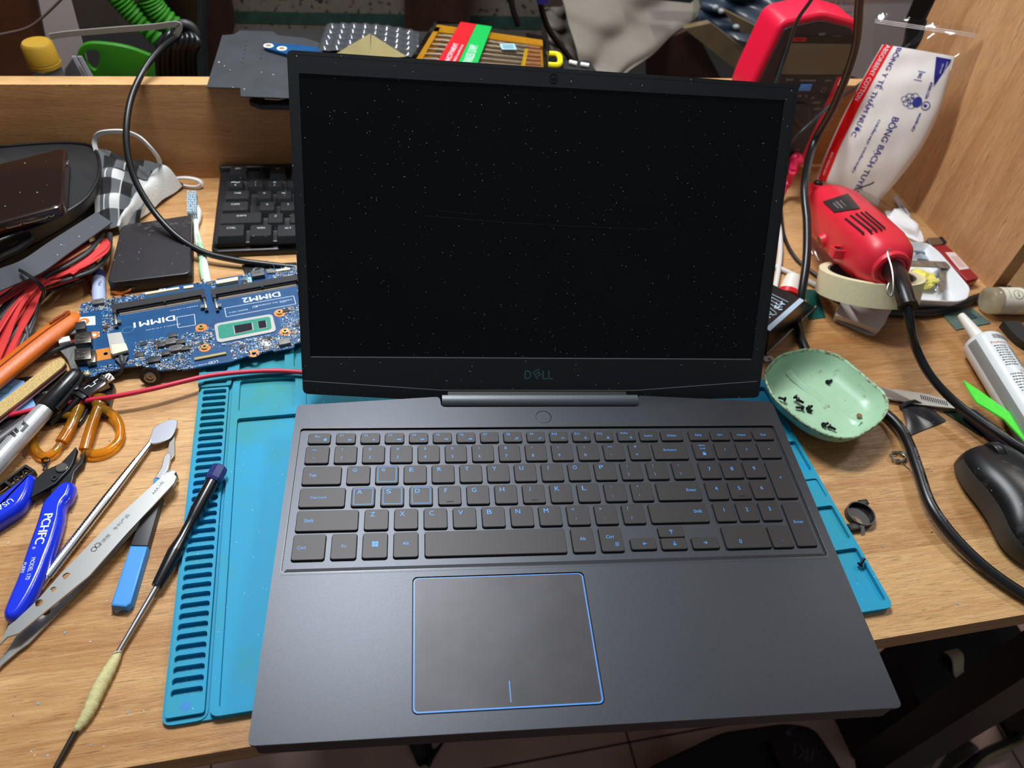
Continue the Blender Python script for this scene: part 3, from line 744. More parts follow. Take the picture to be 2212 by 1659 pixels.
for k in range(26):
    while True:
        x = rnd.uniform(min(xs)+3, max(xs)-3); y = rnd.uniform(min(ys)+3, max(ys)-3)
        if free(x, y, 2): break
    s = rnd.uniform(1.2, 2.6); box(b, x-s, y-s*.8, 0, x+s, y+s*.8, .9, 1, M=MBd)
    for q in range(6): box(b, x-s*.85+q*s*.33, y-s*.8-.5, 0, x-s*.85+q*s*.33+.2, y+s*.8+.5, .2, 0, M=MBd)
obj('tiny_components', b, [smd_w, smd_d, smd_t], board, kind='stuff', smooth=0)
# memory sockets
def socket(x0, y0, ln, right_open=False):
    b = NB()
    prism(b, [(x0, y0), (x0+ln, y0), (x0+ln, y0+7.5), (x0, y0+7.5)], 0, 4.0, 0, M=MBd)
    box(b, x0+1, y0-1.2, 0, x0+ln-1, y0+0.2, 2.2, 1, M=MBd)
    box(b, x0+1.5, y0-3.4, 0, x0+ln-1.5, y0-1.2, 0.9, 2, M=MBd); box(b, x0+ln*.55, y0-1.4, 0, x0+ln*.55+1.6, y0+.6, 3.9, 0, M=MBd)
    for k in range(int(ln/0.9)-3): box(b, x0+2+k*.9, y0-4.0, 0, x0+2.35+k*.9, y0-3.3, .3, 3, M=MBd)
    box(b, x0-3, y0-4, 0, x0, y0+7.5, 4.2, 0, M=MBd); box(b, x0+ln, y0-4, 0, x0+ln+3, y0+7.5, 4.2, 0, M=MBd)
    s = obj('memory_socket', b, [mat('socket_black', (34, 32, 36), 0.5), black_m, mat('socket_contacts', (130, 118, 108), 0.4, metal=0.4), silk], board)
    for sx, sd in ((x0-2.4, 1), (x0+ln+.6, -1)):
        b = NB(); box(b, sx, y0-17, 0, sx+1.8, y0-2, 3.4, 0, M=MBd, bevel=.3); box(b, sx+(1.8 if sd > 0 else -3), y0-15.5, 2, sx+(4.8 if sd > 0 else 0), y0-12, 3.0, 0, M=MBd); box(b, sx-.3, y0-19.5, 0, sx+2.2, y0-17, 2.5, 1, M=MBd)
        obj('latch', b, [steel, smd_d], s)
p0 = bl(cA(690, 640)); p1 = bl(cB(435, 555)); socket(p0[0], p0[1], p1[0]-p0[0]-4)
p0 = bl(cB(560, 530)); socket(p0[0], p0[1], 68)
# processor package
b = NB()
q = bp(cB, (525, 900), (1330, 760), (1390, 1000), (570, 1165)); prism(b, roundpoly(q, 4), 0, .9, 0, M=MBd, bevel=.2)
q = bp(cB, (575, 925), (1300, 800), (1325, 975), (600, 1112)); prism(b, roundpoly(q, 3), .9, 1.1, 1, M=MBd)
for q in (bp(cB, (790, 935), (1060, 888), (1075, 990), (812, 1048)), bp(cB, (1125, 875), (1245, 855), (1262, 955), (1145, 978))):
    prism(b, q, 1.1, 1.25, 0, M=MBd); cx = sum(p[0] for p in q)/4; cy = sum(p[1] for p in q)/4
    prism(b, [((p[0]-cx)*.9+cx, (p[1]-cy)*.86+cy) for p in q], 1.25, 1.9, 2, M=MBd)
obj('processor', b, [mat('package_frame', (168, 168, 166), 0.4, metal=0.3), mat('package_green', (32, 132, 112), 0.35, var=.1, vscale=.3), mat('silicon_die', (38, 36, 44), 0.12, spec=.8)], board)
for c in ((350, 945), (400, 1220), (1430, 742), (1507, 1003)):
    q = bl(cB(*c)); b = NB(); prism(b, circ(q[0], q[1], 4.6, 24), 0, .12, 0, M=MBd, holes=[circ(q[0], q[1], 2, 16)])
    prism(b, circ(q[0], q[1], 2.4, 16), 0, 1.6, 1, M=MBd, holes=[circ(q[0], q[1], 1.2, 12)]); prism(b, circ(q[0], q[1], 1.2, 12), 0, .7, 2, M=MBd)
    obj('screw_standoff', b, [copper, gold, black_m], board)
for i, c in enumerate((cB(1075, 1298), cA(350, 955), cA(205, 762))):
    q = bl(c); b = NB(); prism(b, circ(q[0], q[1], 4.2, 24), 0, .12, 0, M=MBd, holes=[circ(q[0], q[1], 1.9, 16)]); obj('screw_pad', b, copper, board)
for qs in (((140, 700), (370, 682), (375, 810), (150, 825)), ((150, 935), (430, 905), (435, 975), (180, 1005))):
    b = NB(); prism(b, bp(cA, *qs), 0, .1, 0, M=MBd); obj('mounting_plate', b, mat('white_plate', (206, 216, 218), 0.4, metal=.2), board)
# inductors and dark blocks
def blockc(crop, cx, cy, w, d, h, label=None, m=None, name='inductor'):
    q = bl(crop(cx, cy)); b = NB(); box(b, q[0]-w/2, q[1]-d/2, 0, q[0]+w/2, q[1]+d/2, h, 0, bevel=.35, M=MBd)
    if label: txt(b, label, MBd @ Matrix.Translation((q[0], q[1], h)) @ Matrix.Rotation(PI, 4, 'Z'), d*.3, 1)
    return obj(name, b, [m or mat('inductor_grey', (92, 90, 88), 0.5), smd_d], board)
blockc(cA, 425, 505, 8, 6, 3, '1R5'); blockc(cB, 1135, 235, 11, 8, 4, '2R2'); blockc(cA, 1460, 1075, 8, 6.4, 3, '1R5'); blockc(cA, 1540, 1170, 8.5, 6.4, 3, '1R5')
dk = mat('choke_dark', (58, 56, 58), 0.5)
for c in ((1485, 980), (1325, 1115), (1605, 1070), (1665, 1165), (1385, 1235)): blockc(cA, *c, 6, 4.6, 2.4, None, dk, 'power_transistor')
blockc(cB, 1500, 1165, 9, 6.5, 3.2, None, mat('inductor_light', (132, 130, 126), 0.45)); blockc(cA, 1215, 1325, 9, 6, 2.2, None, smd_d, 'chip'); blockc(cA, 1000, 1240, 6.5, 5, 1, None, dk, 'chip'); blockc(cA, 180, 880, 7, 9, 5, None, smd_d, 'audio_jack')
def conn(pts, crop, h, m, pins=0, name='ribbon_connector'):
    q = bp(crop, *pts); b = NB(); prism(b, q, 0, h, 0, M=MBd)
    if pins:
        a, c = Vector(q[3]), Vector(q[2])
        for k in range(pins):
            p = a.lerp(c, (k+.5)/pins); box(b, p.x-.15, p.y-1.3, 0, p.x+.15, p.y, .3, 1, M=MBd)
    return obj(name, b, [m, gold], board)
conn([(1085, 360), (1575, 280), (1575, 305), (1090, 388)], cA, 1.2, cream, 30); conn([(1640, 275), (1780, 255), (1782, 285), (1645, 305)], cA, 1.5, cream, 6)
conn([(555, 335), (860, 280), (865, 325), (570, 378)], cB, 3.2, cream, 12); conn([(1385, 160), (1570, 130), (1575, 155), (1390, 182)], cB, 1.3, cream, 12)
conn([(255, 1375), (690, 1295), (700, 1320), (262, 1408)], cB, 1.6, mat('lcd_connector', (178, 160, 112), 0.3, metal=.6), 0); conn([(1250, 155), (1355, 150), (1365, 200), (1262, 205)], cB, 1.5, steel)
conn([(1190, 1140), (1305, 1130), (1305, 1195), (1195, 1200)], cB, .2, silk, name='round_pad'); conn([(960, 250), (1040, 245), (1050, 350), (970, 352)], cB, .2, mat('thermal_pad', (150, 196, 204), .6), name='thermal_pad')
# stacked ports on the short side
for y0, y1 in ((1010, 1165), (1235, 1400)):
    q = bp(cA, (110, y0), (345, y0-25), (345, y1-25), (110, y1)); b = NB(); prism(b, q, -1, 6.5, 0, M=MBd, bevel=.5)
    x0 = min(p[0] for p in q); x1 = max(p[0] for p in q); ya = min(p[1] for p in q); yb = max(p[1] for p in q)
    for k in range(3): box(b, x0+2, ya+2+k*(yb-ya)/3.3, 6.4, x0+(x1-x0)*.6, ya+3+k*(yb-ya)/3.3, 6.7, 1, M=MBd)
    for sx, sy in ((.25, .35), (.25, .7), (.6, .5)): prism(b, circ(x0+(x1-x0)*sx, ya+(yb-ya)*sy, .6, 8), 6.5, 6.9, 2, M=MBd)
    obj('usb_port', b, [mat('port_shell', (118, 112, 104), 0.28, metal=.9, var=.4, vscale=.2), black_m, steel], board)
q = bp(cA, (270, 1250), (400, 1235), (400, 1400), (285, 1420)); b = NB(); prism(b, q, 0, 5, 0, M=MBd, bevel=.6); obj('port_housing', b, mat('port_shell', (118, 112, 104)), board)
q = bl(cA(255, 1525)); b = NB(); sphere(b, (q[0], q[1], 1), 2.6, 10, 0, .7, M=MBd); obj('solder_blob', b, mat('solder_yellow', (200, 190, 150), .25, metal=.5), board)
# aerial label card lying on the board
b = NB(); q = bp(cA, (560, 985), (760, 960), (850, 1215), (615, 1275)); q2 = bp(cA, (620, 1150), (830, 1130), (865, 1225), (640, 1290))
prism(b, q, .6, 4.0, 0, M=MBd, bevel=.3); prism(b, q2, 2.5, 4.6, 1, M=MBd, bevel=.4)
M = frame(MBd @ Vector(((q[0][0]+q[1][0])/2+3, (q[0][1]+q[1][1])/2-13, 4.0)), bd)
for k in range(3): bar(b, -5, -3-k*1.6, 5-k, -3-k*1.6, M, .5, 2, .08)
cp = one('connector_plug', b, [mat('label_grey', (176, 174, 168), .5), cream, smd_d], 'grey labelled plug with a cream front and black cable, lying on the blue motherboard', 'plug')
b = NB()
tube(b, spline([at(*cA(745, 1260), 14), at(*cA(760, 1340), 13), at(*cA(745, 1440), 9), at(*cA(680, 1510), 5), at(*cA(560, 1545), 4)], 6), 2.0, 10)
loft(b, [[at(*cA(650, 1290), 14.5), at(*cA(845, 1240), 14.5), at(*cA(845, 1245), 12), at(*cA(650, 1295), 12)], [at(*cA(725, 1370), 13.5), at(*cA(790, 1360), 13.5), at(*cA(790, 1362), 11), at(*cA(725, 1372), 11)]], True, True)
c_ = obj('cable', b, mat('black_heatshrink', (58, 60, 62), .45), None)
bpy.data.objects.remove(c_) if False else None
c_.parent = cp; c_.matrix_parent_inverse = Matrix.Identity(4); c_.location = (ORG[c_.name]-ORG[cp.name])*MM
# power jack lying under the board edge
a = at(325, 812, 7); ax = (Vector(CC)-a); ax = Vector((ax.x*.1, ax.y, 120)).normalized()
b = NB(); lathe(b, a-ax*9, ax, [(0, 5.5), (8, 5.5), (8.5, 7.5), (10.5, 7.5)], 28); jack = one('power_jack', b, [mat('jack_black', (20, 20, 22), .35)], 'round black power socket with a metal ring, in front of the motherboard edge', 'socket')
b = NB(); lathe(b, a+ax*1.5, ax, [(0, 4.3), (1.2, 4.3), (1.4, 3.9), (1.4, 3.0), (.3, 2.8), (.3, .9), (1.0, .7)], 28)
obj('contact_ring', b, steel, jack)
# ================================================================== left side of the bench
blk_cable = mat('black_cable', (20, 20, 22), 0.32, spec=.6); chrome = mat('polished_steel', (206, 206, 208), 0.27, metal=1.0); satin = mat('satin_steel', (172, 172, 170), 0.36, metal=.95)
blk_pl = mat('black_plastic', (24, 24, 26), .38); white_pl = mat('white_plastic', (226, 228, 226), .4)
def pz(*p): return [at(*q) for q in p]
# long black cable arching down from the rear
b = NB(); tube(b, spline(pz((378, 82, 118), (345, 108, 118), (312, 150, 112), (284, 210, 98), (273, 275, 82), (277, 340, 64), (297, 400, 46), (335, 460, 28), (385, 512, 16), (440, 545, 10), (510, 562, 7), (575, 571, 5), (640, 578, 4), (690, 580, 4)), 8), 2.9, 14)
one('arched_cable', b, blk_cable, 'thick black cable arching down over the back board to the desk', 'cable')
# red wire
b = NB(); tube(b, spline(pz((-80, 935, 3), (0, 903, 3.4), (60, 888, 4), (110, 876, 4), (180, 866, 9), (250, 856, 13), (330, 840, 14), (400, 823, 13), (450, 812, 11.5), (520, 804, 10.5), (590, 801, 9.5), (650, 804, 9), (720, 812, 9)), 8), 1.9, 12)
one('red_wire', b, mat('red_silicone_wire', (206, 44, 70), .42), 'single thick red wire crossing from the left over the blue mat', 'wire')
# ---- pouch with a phone on it
pt = [(-60, 322), (0, 318), (90, 310), (160, 306), (200, 318), (214, 345), (212, 385), (190, 425), (150, 455), (100, 480), (0, 520), (-60, 540)]
fab = mat('pouch_fabric', (30, 31, 33), .5, bump=.2, bscale=1.2, sheen=.1)
pouch = thing('zipped_pouch', 'soft black zipped pouch lying against the back board under the phone', 'pouch', at(100, 420, 0))
top = [V(q.x, min(q.y, 549), q.z) for q in (at(x, y, 44) for x, y in pt)]; low = [at(x, y, 18) for x, y in ((-60, 330), (0, 325), (90, 318), (165, 314), (212, 325), (230, 360), (230, 400), (205, 440), (160, 478), (100, 515), (0, 568), (-60, 600))]
top = spline(top, 4, True); low = spline(low, 4, True); cen = sum(top, Vector())/len(top)
b = NB(); loft(b, [[V(q.x, min(q.y, 551), 2) for q in low], [V(q.x, min(q.y, 551), 18) for q in low], [V(*(q*.4+p*.6).xy, 32) for q, p in zip(low, top)], top, [cen+(p-cen)*.86+V(0, 0, -2.0) for p in top], [cen+(p-cen)*.3+V(0, 0, -3) for p in top]], True, True)
obj('body', b, fab, pouch)
b = NB(); tube(b, [p+V(0, 0, .2) for p in top], 1.5, 8, loop=True); obj('piping', b, mat('pouch_piping', (16, 16, 17), .45), pouch)
b = NB(); zp = [V(q.x, min(q.y, 550), 18)+(q-cen).normalized()*1.5*V(1, 1, 0).length*0 for q in low]; tube(b, zp, 1.0, loop=True, sec=[(-2.6, -1.5), (2.6, -1.5), (3.2, 0), (2.6, 1.5), (-2.6, 1.5)], up=(0, 0, 1)); obj('zip_band', b, mat('zip_tape', (22, 22, 24), .6), pouch)
zt = [q for q in zp if q.x < -98]
b = NB()
for k, q in enumerate(spline(zp[26:], 3)):
    t = (q-cen).normalized(); n_ = V(t.x, t.y, 0).normalized(); box(b, -.8, -.5, 0, .8, .5, 1.6, 0, M=frame(q+n_*3.0+V(0, 0, .3), n_))
obj('zip_teeth', b, mat('zip_teeth', (40, 40, 42), .35), pouch, kind='stuff')
# strap ring
b = NB(); tube(b, spline(pz((-40, 575, 30), (0, 553, 31), (40, 535, 33), (60, 515, 36), (40, 508, 38), (0, 520, 38)), 6), 1.0, sec=[(-4.5, -1.5), (4.5, -1.5), (4.5, 1.5), (-4.5, 1.5)]); obj('wrist_strap', b, mat('strap_black', (36, 36, 38), .4), pouch)
# phone
ph = [(-90, 372), (0, 346), (95, 318), (136, 320), (147, 334), (143, 390), (136, 440), (128, 452), (0, 498), (-90, 528)]
phone = thing('smartphone', 'dark brown smartphone in a clear case, lying on the black pouch', 'phone', at(60, 420, 44))
ZP = 58
po = roundpoly([at(-90, 374, ZP).xy, at(143, 317, ZP).xy, at(136, 445, ZP).xy, at(-90, 505, ZP).xy], 7, 5)
b = NB(); prism(b, po, ZP-10, ZP, 0, bevel=1.6); 
obj('case', b, mat('brown_clear_case', (42, 26, 20), .12, spec=.8, coat=.6), phone)
b = NB(); c0 = sum((Vector(p) for p in po), Vector((0, 0)))/len(po); prism(b, [c0+(Vector(p)-c0)*.94 for p in po], ZP-.5, ZP+.15, 0, bevel=.1)
obj('screen', b, mat('phone_glass', (34, 22, 17), .16, spec=.6, dust=.2, dscale=.2), phone)
e0 = at(-90, 505, ZP); e1 = at(136, 445, ZP); ed = (e1-e0).normalized(); en = V(ed.y, -ed.x, 0); L_ = (e1-e0).length
def onedge(t, dz): return e0+ed*t-V(0, 0, -dz)+en*.1
amb = mat('amber_rim', (120, 92, 58), .3)
for nm, t, w in (('charging_port', .49, 9), ('speaker_grille', .70, 16), ('microphone_hole', .86, 2)):
    b = NB(); M = frame(onedge(L_*t, -5.5)+en*.05, ed, en); ringflat(b, rrect(-w/2-1.2, -2.3, w/2+1.2, 2.3, 2.2, 4), rrect(-w/2-.6, -1.8, w/2+.6, 1.8, 1.7, 4), M, .15, 0); flat(b, rrect(-w/2, -1.2, w/2, 1.2, 1.1, 4), M, .2, 1)
    obj(nm, b, [amb, black_m], phone)
b = NB(); r0 = at(147, 352, ZP-4); box(b, -.4, -4, -1, .9, 4, 1, 0, bevel=.3, M=frame(at(146, 352, ZP-4), (1, 0, 0))); obj('side_button', b, steel, phone)
# ---- check face mask
mask = thing('face_mask', 'black and white checked cloth face mask with white ear loops, between pouch and cable', 'mask', at(290, 430, 0))
def bil(c, u, v): return c[0]*(1-u)*(1-v)+c[1]*u*(1-v)+c[2]*u*v+c[3]*(1-u)*v
wht = mat('mask_white_cloth', (206, 206, 204), .9, bump=.5, bscale=2.2, sheen=.3); gry = mat('mask_grey_cloth', (92, 94, 98), .9, bump=.5, bscale=2.2, sheen=.3); bkc = mat('mask_black_cloth', (20, 20, 22), .9, bump=.4, bscale=2.2, sheen=.2)
A_, B_, C_, D_ = at(212, 322, 44), at(342, 358, 26), at(300, 480, 8), at(205, 500, 10)
def f(u, v):
    p = bil((A_, B_, C_, D_), u, v); p = p.copy(); p.z += 10*math.sin(PI*v)*math.sin(PI*min(1, u+.15))+1.2*math.sin(9*u+14*v)+.8*math.sin(22*v-5*u); p.y = min(p.y, 549); return p
b = NB(); NU, NV = 48, 48
grid(b, f, NU, NV, 0, .8)
fl_ = list(b.faces)
for i in range(NU):
    for j in range(NV):
        u, v = (i+.5)/NU, (j+.5)/NV
        cu_, cv_ = int(u*5.2+.3) % 2, int(v*5.6+.4) % 2
        if v < .11: m_ = 1 if (u < .2 or u > .78) else 2
        else: m_ = (0, 1, 2)[cu_+cv_]
        if j in (14, 27) and v > .11: m_ = 2 if m_ == 0 else m_
        if i in (10, 24) and v > .11 and m_ == 1: m_ = 0
        for k in (i*NV+j, NU*NV+i*NV+j): fl_[k].material_index = m_
obj('check_cloth', b, [wht, gry, bkc], mask)
A2, B2, C2, D2 = at(344, 362, 24), at(392, 402, 4), at(262, 512, 3), at(255, 488, 16)
def f2(u, v):
    p = bil((A2, B2, C2, D2), u, v).copy(); p.z += 9*math.sin(PI*u)*(1-.3*v)+1.0*math.sin(16*v+3*u); p.x -= 3*math.sin(PI*v); return p
b = NB(); grid(b, f2, 12, 30, 0, 1.2); obj('mesh_lining', b, mat('mask_mesh', (214, 216, 214), .9, bump=1.0, bscale=.9), mask)
A3, B3, C3, D3 = at(344, 368, 16), at(396, 398, 5), at(392, 408, 2), at(350, 392, 5)
b = NB(); grid(b, lambda u, v: bil((A3, B3, C3, D3), u, v)+V(0, 0, 2*math.sin(PI*u)), 8, 6, 0, .8); obj('folded_corner', b, bkc, mask)
for pts in (((208, 326, 44), (204, 305, 52), (214, 289, 60), (240, 284, 66), (272, 285, 68), (300, 296, 64), (322, 316, 56), (340, 338, 42), (345, 352, 30), (342, 362, 25)), ((374, 386, 8), (400, 384, 10), (425, 388, 9), (435, 396, 6), (428, 404, 3), (408, 404, 2), (390, 400, 3))):
    b = NB(); tube(b, [V(q.x, min(q.y, 551), q.z) for q in spline(pz(*pts), 6)], 1.0, sec=[(-2.0, -.7), (2.0, -.7), (2.0, .7), (-2.0, .7)]); obj('ear_loop', b, mat('ear_loop_elastic', (222, 222, 220), .7), mask)
# ---- bundle of red and black leads with a grey strap
lead = thing('cable_bundle', 'bundle of flat red and black cables tied together beneath a grey strap', 'cable', at(90, 640, 0))
redc = mat('red_flat_cable', (214, 66, 66), .42, var=.12, vscale=.05); grc = mat('charcoal_cable', (44, 46, 49), .42)
rib = [(-3.6, -.6), (3.6, -.6), (3.9, 0), (3.6, .6), (-3.6, .6), (-3.9, 0)]
strands = [
 (1, ((238, 505, 12), (234, 545, 16), (205, 580, 20), (150, 602, 22), (98, 620, 20), (50, 690, 12), (0, 760, 8), (-50, 830, 6))),
 (0, ((228, 525, 22), (222, 545, 24), (180, 572, 26), (130, 592, 26), (94, 606, 24), (55, 650, 20), (20, 705, 14), (-30, 770, 8))),
 (0, ((150, 590, 26), (190, 560, 26), (222, 535, 25), (224, 520, 22), (205, 522, 20), (160, 545, 22), (110, 580, 26), (80, 605, 26), (30, 660, 22), (-20, 740, 14))),
 (1, ((222, 505, 26), (195, 540, 28), (150, 570, 29), (105, 592, 29), (70, 620, 26), (20, 665, 20), (-40, 735, 12))),
 (0, ((180, 530, 24), (140, 555, 28), (95, 585, 30), (55, 615, 27), (0, 650, 21), (-50, 690, 15))),
 (1, ((190, 520, 20), (130, 548, 24), (80, 580, 28), (30, 625, 24), (-40, 670, 16))),
 (0, ((165, 598, 14), (120, 612, 17), (85, 628, 18), (60, 680, 12), (20, 760, 6), (0, 795, 4))),
 (1, ((175, 605, 8), (130, 622, 12), (92, 634, 14), (70, 700, 9), (50, 745, 5), (20, 760, 3), (-40, 770, 2))),
 (0, ((90, 600, 30), (40, 660, 22), (8, 735, 12), (-20, 800, 6))),
 (1, ((95, 630, 18), (62, 672, 14), (54, 700, 12), (58, 730, 7), (45, 765, 3))),
 (1, ((60, 600, 24), (10, 660, 16), (-40, 720, 10))),
 (0, ((215, 548, 16), (160, 588, 20), (112, 606, 24), (86, 620, 24), (66, 668, 17), (36, 722, 10), (6, 780, 5), (-20, 820, 4))),
 (1, ((205, 565, 12), (150, 595, 16), (108, 614, 20), (84, 632, 20), (76, 668, 13), (60, 712, 9), (30, 770, 5), (0, 812, 3))),
 (0, ((200, 540, 20), (140, 575, 24), (90, 606, 26), (44, 640, 22), (10, 690, 15), (-30, 742, 9))),
 (1, ((120, 600, 22), (80, 618, 24), (36, 668, 17), (-6, 736, 10), (-40, 790, 5))),
 (0, ((80, 600, 28), (20, 626, 22), (-40, 650, 16))), (0, ((60, 640, 12), (10, 700, 8), (-30, 740, 6))), (1, ((210, 558, 5), (120, 618, 6), (70, 668, 5), (20, 740, 3), (-30, 800, 2.5)))]
for mi, pts in strands:
    b = NB(); tube(b, spline(pz(*pts), 7), 1.0, sec=rib if mi == 0 else [(2.2*math.cos(a*PI/5), 1.6*math.sin(a*PI/5)) for a in range(10)]); obj('red_lead' if mi == 0 else 'black_lead', b, redc if mi == 0 else grc, lead)
b = NB()
sA = [at(242, 480, 34), at(150, 545, 38), at(90, 588, 40), at(30, 615, 36), at(-50, 650, 32)]; sB = [at(208, 458, 36), at(110, 520, 40), at(50, 560, 42), at(0, 580, 40), at(-50, 600, 36)]
sA = spline(sA, 6); sB = spline(sB, 6)
loft(b, [[p, q, q-V(0, 0, 1), p-V(0, 0, 1)] for p, q in zip(sA, sB)], True, True); obj('grey_strap', b, mat('grey_strap', (66, 68, 73), .55, bump=.2, bscale=1, dust=.2, dscale=.2), lead)
b = NB(); tube(b, spline(pz((42, 582, 43), (60, 592, 44), (85, 610, 38), (97, 628, 28), (92, 645, 16)), 6), .9, 8); tube(b, spline(pz((42, 585, 43), (62, 597, 44), (82, 614, 38), (93, 632, 28), (88, 648, 16)), 6), .9, 8)
obj('twist_tie', b, blk_pl, lead)
# ---- small enclosure, brush, pen, card behind the board
enc = thing('hard_drive_enclosure', 'flat dusty black square enclosure behind the motherboard', 'enclosure', at(330, 545, 0))
b = NB(); e = roundpoly([at(262, 486, 13).xy, at(413, 463, 13).xy, at(412, 590, 13).xy, at(230, 612, 13).xy], 6, 4); prism(b, e, .1, 13, 0, bevel=1.2)
obj('shell', b, mat('enclosure_black', (34, 31, 35), .42, bump=.06, bscale=.5, dust=.24, dscale=.3, var=.25, vscale=.03), enc)
b = NB(); q = bl  # dusty scuffs on its top
rr = random.Random(5)
for k in range(70):
    p = at(rr.gauss(345, 26), rr.gauss(484, 6), 13.02); a = rr.uniform(-.3, .5); l = rr.uniform(.8, 4); flat(b, [(-l, 0), (l*.2, -.12), (l, .05), (0, .2)], frame(p, (math.cos(a), math.sin(a), 0)), .03, 0)
obj('scuff_mark', b, mat('dust_scuff', (128, 128, 128), .9), enc)
tb = thing('toothbrush', 'white and green toothbrush lying between the black enclosure and the keyboard', 'toothbrush', at(430, 520, 0))
b = NB(); hs = spline(pz((418, 440, 5), (424, 470, 5), (424, 495, 5), (428, 520, 5), (436, 550, 4.6), (446, 600, 4), (450, 625, 3.8)), 6); rr_ = [2 + 4.2*max(0, 1-abs(i-4)/6) if i < 10 else min(3.6, 2.2+max(0, (i-12))*.16) for i in range(len(hs))]
tube(b, hs, rr_, 12); obj('handle', b, mat('brush_white', (222, 228, 224), .35), tb)
b = NB(); tube(b, spline(pz((426, 508, 6.5), (431, 528, 7), (438, 545, 7), (434, 575, 6), (440, 606, 5)), 5), [1.6]*5+[2.6]*6+[2.0]*10, 10); obj('grip', b, mat('brush_green', (158, 200, 160), .45), tb)
b = NB()
for i in range(9):
    for j in range(5): 
        p = at(409+j*4.2, 430+i*5.2, 8); cyl(b, p, p+V(rr.uniform(-.6, .6), rr.uniform(-.4, .8), 9), .75, 5)
obj('bristles', b, mat('brush_bristles', (176, 196, 208), .7), tb, kind='stuff')
b = NB(); a1 = at(213, 572, 5); a2 = at(214, 668, 5)
lathe(b, a1, a2-a1, [(0, 2.6), (6, 3.4), (10, 3.6), (12, 4.6)], 20, 1); lathe(b, a1+(a2-a1).normalized()*12, a2-a1, [(0, 4.9), (9, 5.3)], 20, 2); lathe(b, a1+(a2-a1).normalized()*21, a2-a1, [(0, 5.3), (45, 5.3)], 20, 0)
txt(b, 'Myst', frame(at(215, 612, 10.2), (0.05, -1, .0)), 3.2, 3, lift=.15)
one('flux_pen', b, [mat('pen_lavender', (168, 180, 214), .4), mat('pen_nib_blue', (140, 160, 180), .5), mat('pen_navy', (52, 58, 120), .4), smd_d], 'pale lavender felt pen with navy collar, left of the black enclosure', 'pen')
b = NB(); prism(b, [at(*p, 3).xy for p in ((522, 572), (640, 566), (655, 606), (536, 604))], .2, 3, 0, bevel=.3)
M = frame(at(558, 583, 3), (1, .12, 0)); ringflat(b, circ(0, 0, 5, 20, 4)[2:], circ(0, 0, 3.6, 20, 2.7)[2:], M, .1, 1); bar(b, 1, 0, 5, 0, M, 1.4, 1, .12); bar(b, 7, -4, 15, 4, M, 1.4, 1, .1); bar(b, 7, 4, 12, -1, M, 1.4, 1, .12)
one('logo_card', b, [black_m, mat('card_print_grey', (120, 132, 140), .4)], 'black card with a grey logo behind the motherboard, below the keyboard', 'card')
b = NB()
for k, (x, y) in enumerate(((250, 625), (262, 618), (272, 628), (285, 622), (255, 632), (280, 612))):
    c = at(x, y, 3.5); tube(b, [c+V(math.cos(t)*4.0, math.sin(t)*2.4, 1.5*math.sin(t+k)) for t in np.linspace(0, 2*PI, 13)[:-1]], .9, 7, loop=True, mi=k % 2)
one('coil_scraps', b, [mat('copper_wire', (206, 116, 50), .3, metal=.7), blk_pl], 'small tangle of copper and black coils behind the motherboard corner', 'scrap', kind='stuff')
b = NB(); 
for s in (0, PI): tube(b, [at(188+14*t, 602+26*t+ 9*t*t, 4)*1.0+V(.9*math.cos(s+22*t), .9*math.sin(s+22*t)*.4, .7*math.sin(s+22*t)) for t in np.linspace(-1.2, 1.7, 50)], .55, 7, mi=0 if s else 1)
one('twisted_wire', b, [mat('thin_red_wire', (180, 34, 30), .45), blk_pl], 'thin twisted red and black wire behind the motherboard corner', 'wire')
# ---- orange stick, fan scrap, file, card
b = NB(); ax = spline(pz((168, 678, 9), (150, 692, 10), (120, 714, 11), (80, 744, 12), (20, 792, 12), (-60, 858, 12)), 5)
tube(b, ax, [.18, .45, .66, .76, .84]+[min(1, .88+.02*i) for i in range(len(ax)-5)], sec=[(9.2*math.cos(a*PI/9), 6.6*math.sin(a*PI/9)*(1 if math.sin(a*PI/9) < 0 else .8)) for a in range(18)], up=(0, 0, 1))
st = one('orange_pry_stick', b, mat('orange_nylon', (214, 112, 34), .42, var=.22, vscale=.02, bump=.3, bscale=.5, col2=(190, 88, 20)), 'thick scratched orange plastic pry stick pointing at the motherboard corner', 'tool')
b = NB(); tube(b, [p+V(0, 0, 5.6)+V(.4, .9, 0)*1.2 for p in ax[4:]], .6, 6); obj('groove', b, mat('orange_dirt', (150, 66, 16), .6), st)
b = NB(); tube(b, spline(pz((150, 672, 15.8), (135, 680, 16.5), (118, 690, 17), (108, 698, 17)), 4), [.6, 1.4, 1.8, 1.4]+[1.0]*9, 6); obj('scuff', b, mat('orange_dirt', (150, 66, 16)), st)
fan = thing('cooling_fan_scrap', 'torn grey brushed metal bracket with wires, left under the motherboard', 'scrap', at(140, 760, 0))
b = NB(); prism(b, [at(*p, 5).xy for p in ((118, 748), (140, 742), (172, 738), (180, 790), (170, 800), (155, 800), (145, 775), (132, 760))], 3.8, 5, 0, bevel=.3)
obj('plate', b, mat('brushed_grey', (124, 124, 122), .4, metal=.5, var=.4, vscale=.6, stretch=(1, .1, 1)), fan)
b = NB(); tube(b, spline(pz((178, 738, 6), (150, 744, 6), (110, 762, 5), (70, 778, 4), (30, 790, 3)), 5), 1.9, 9); obj('black_sleeve', b, grc, fan)
b = NB(); tube(b, spline(pz((172, 728, 8), (160, 736, 8), (148, 738, 8)), 5), .7, 7); obj('red_wire', b, mat('thin_red_wire', (180, 34, 30)), fan)
b = NB(); box(b, -4, -3, -2, 4, 3, 2, 0, bevel=.4, M=frame(at(140, 737, 8), (1, .3, 0))); obj('white_plug', b, white_pl, fan)
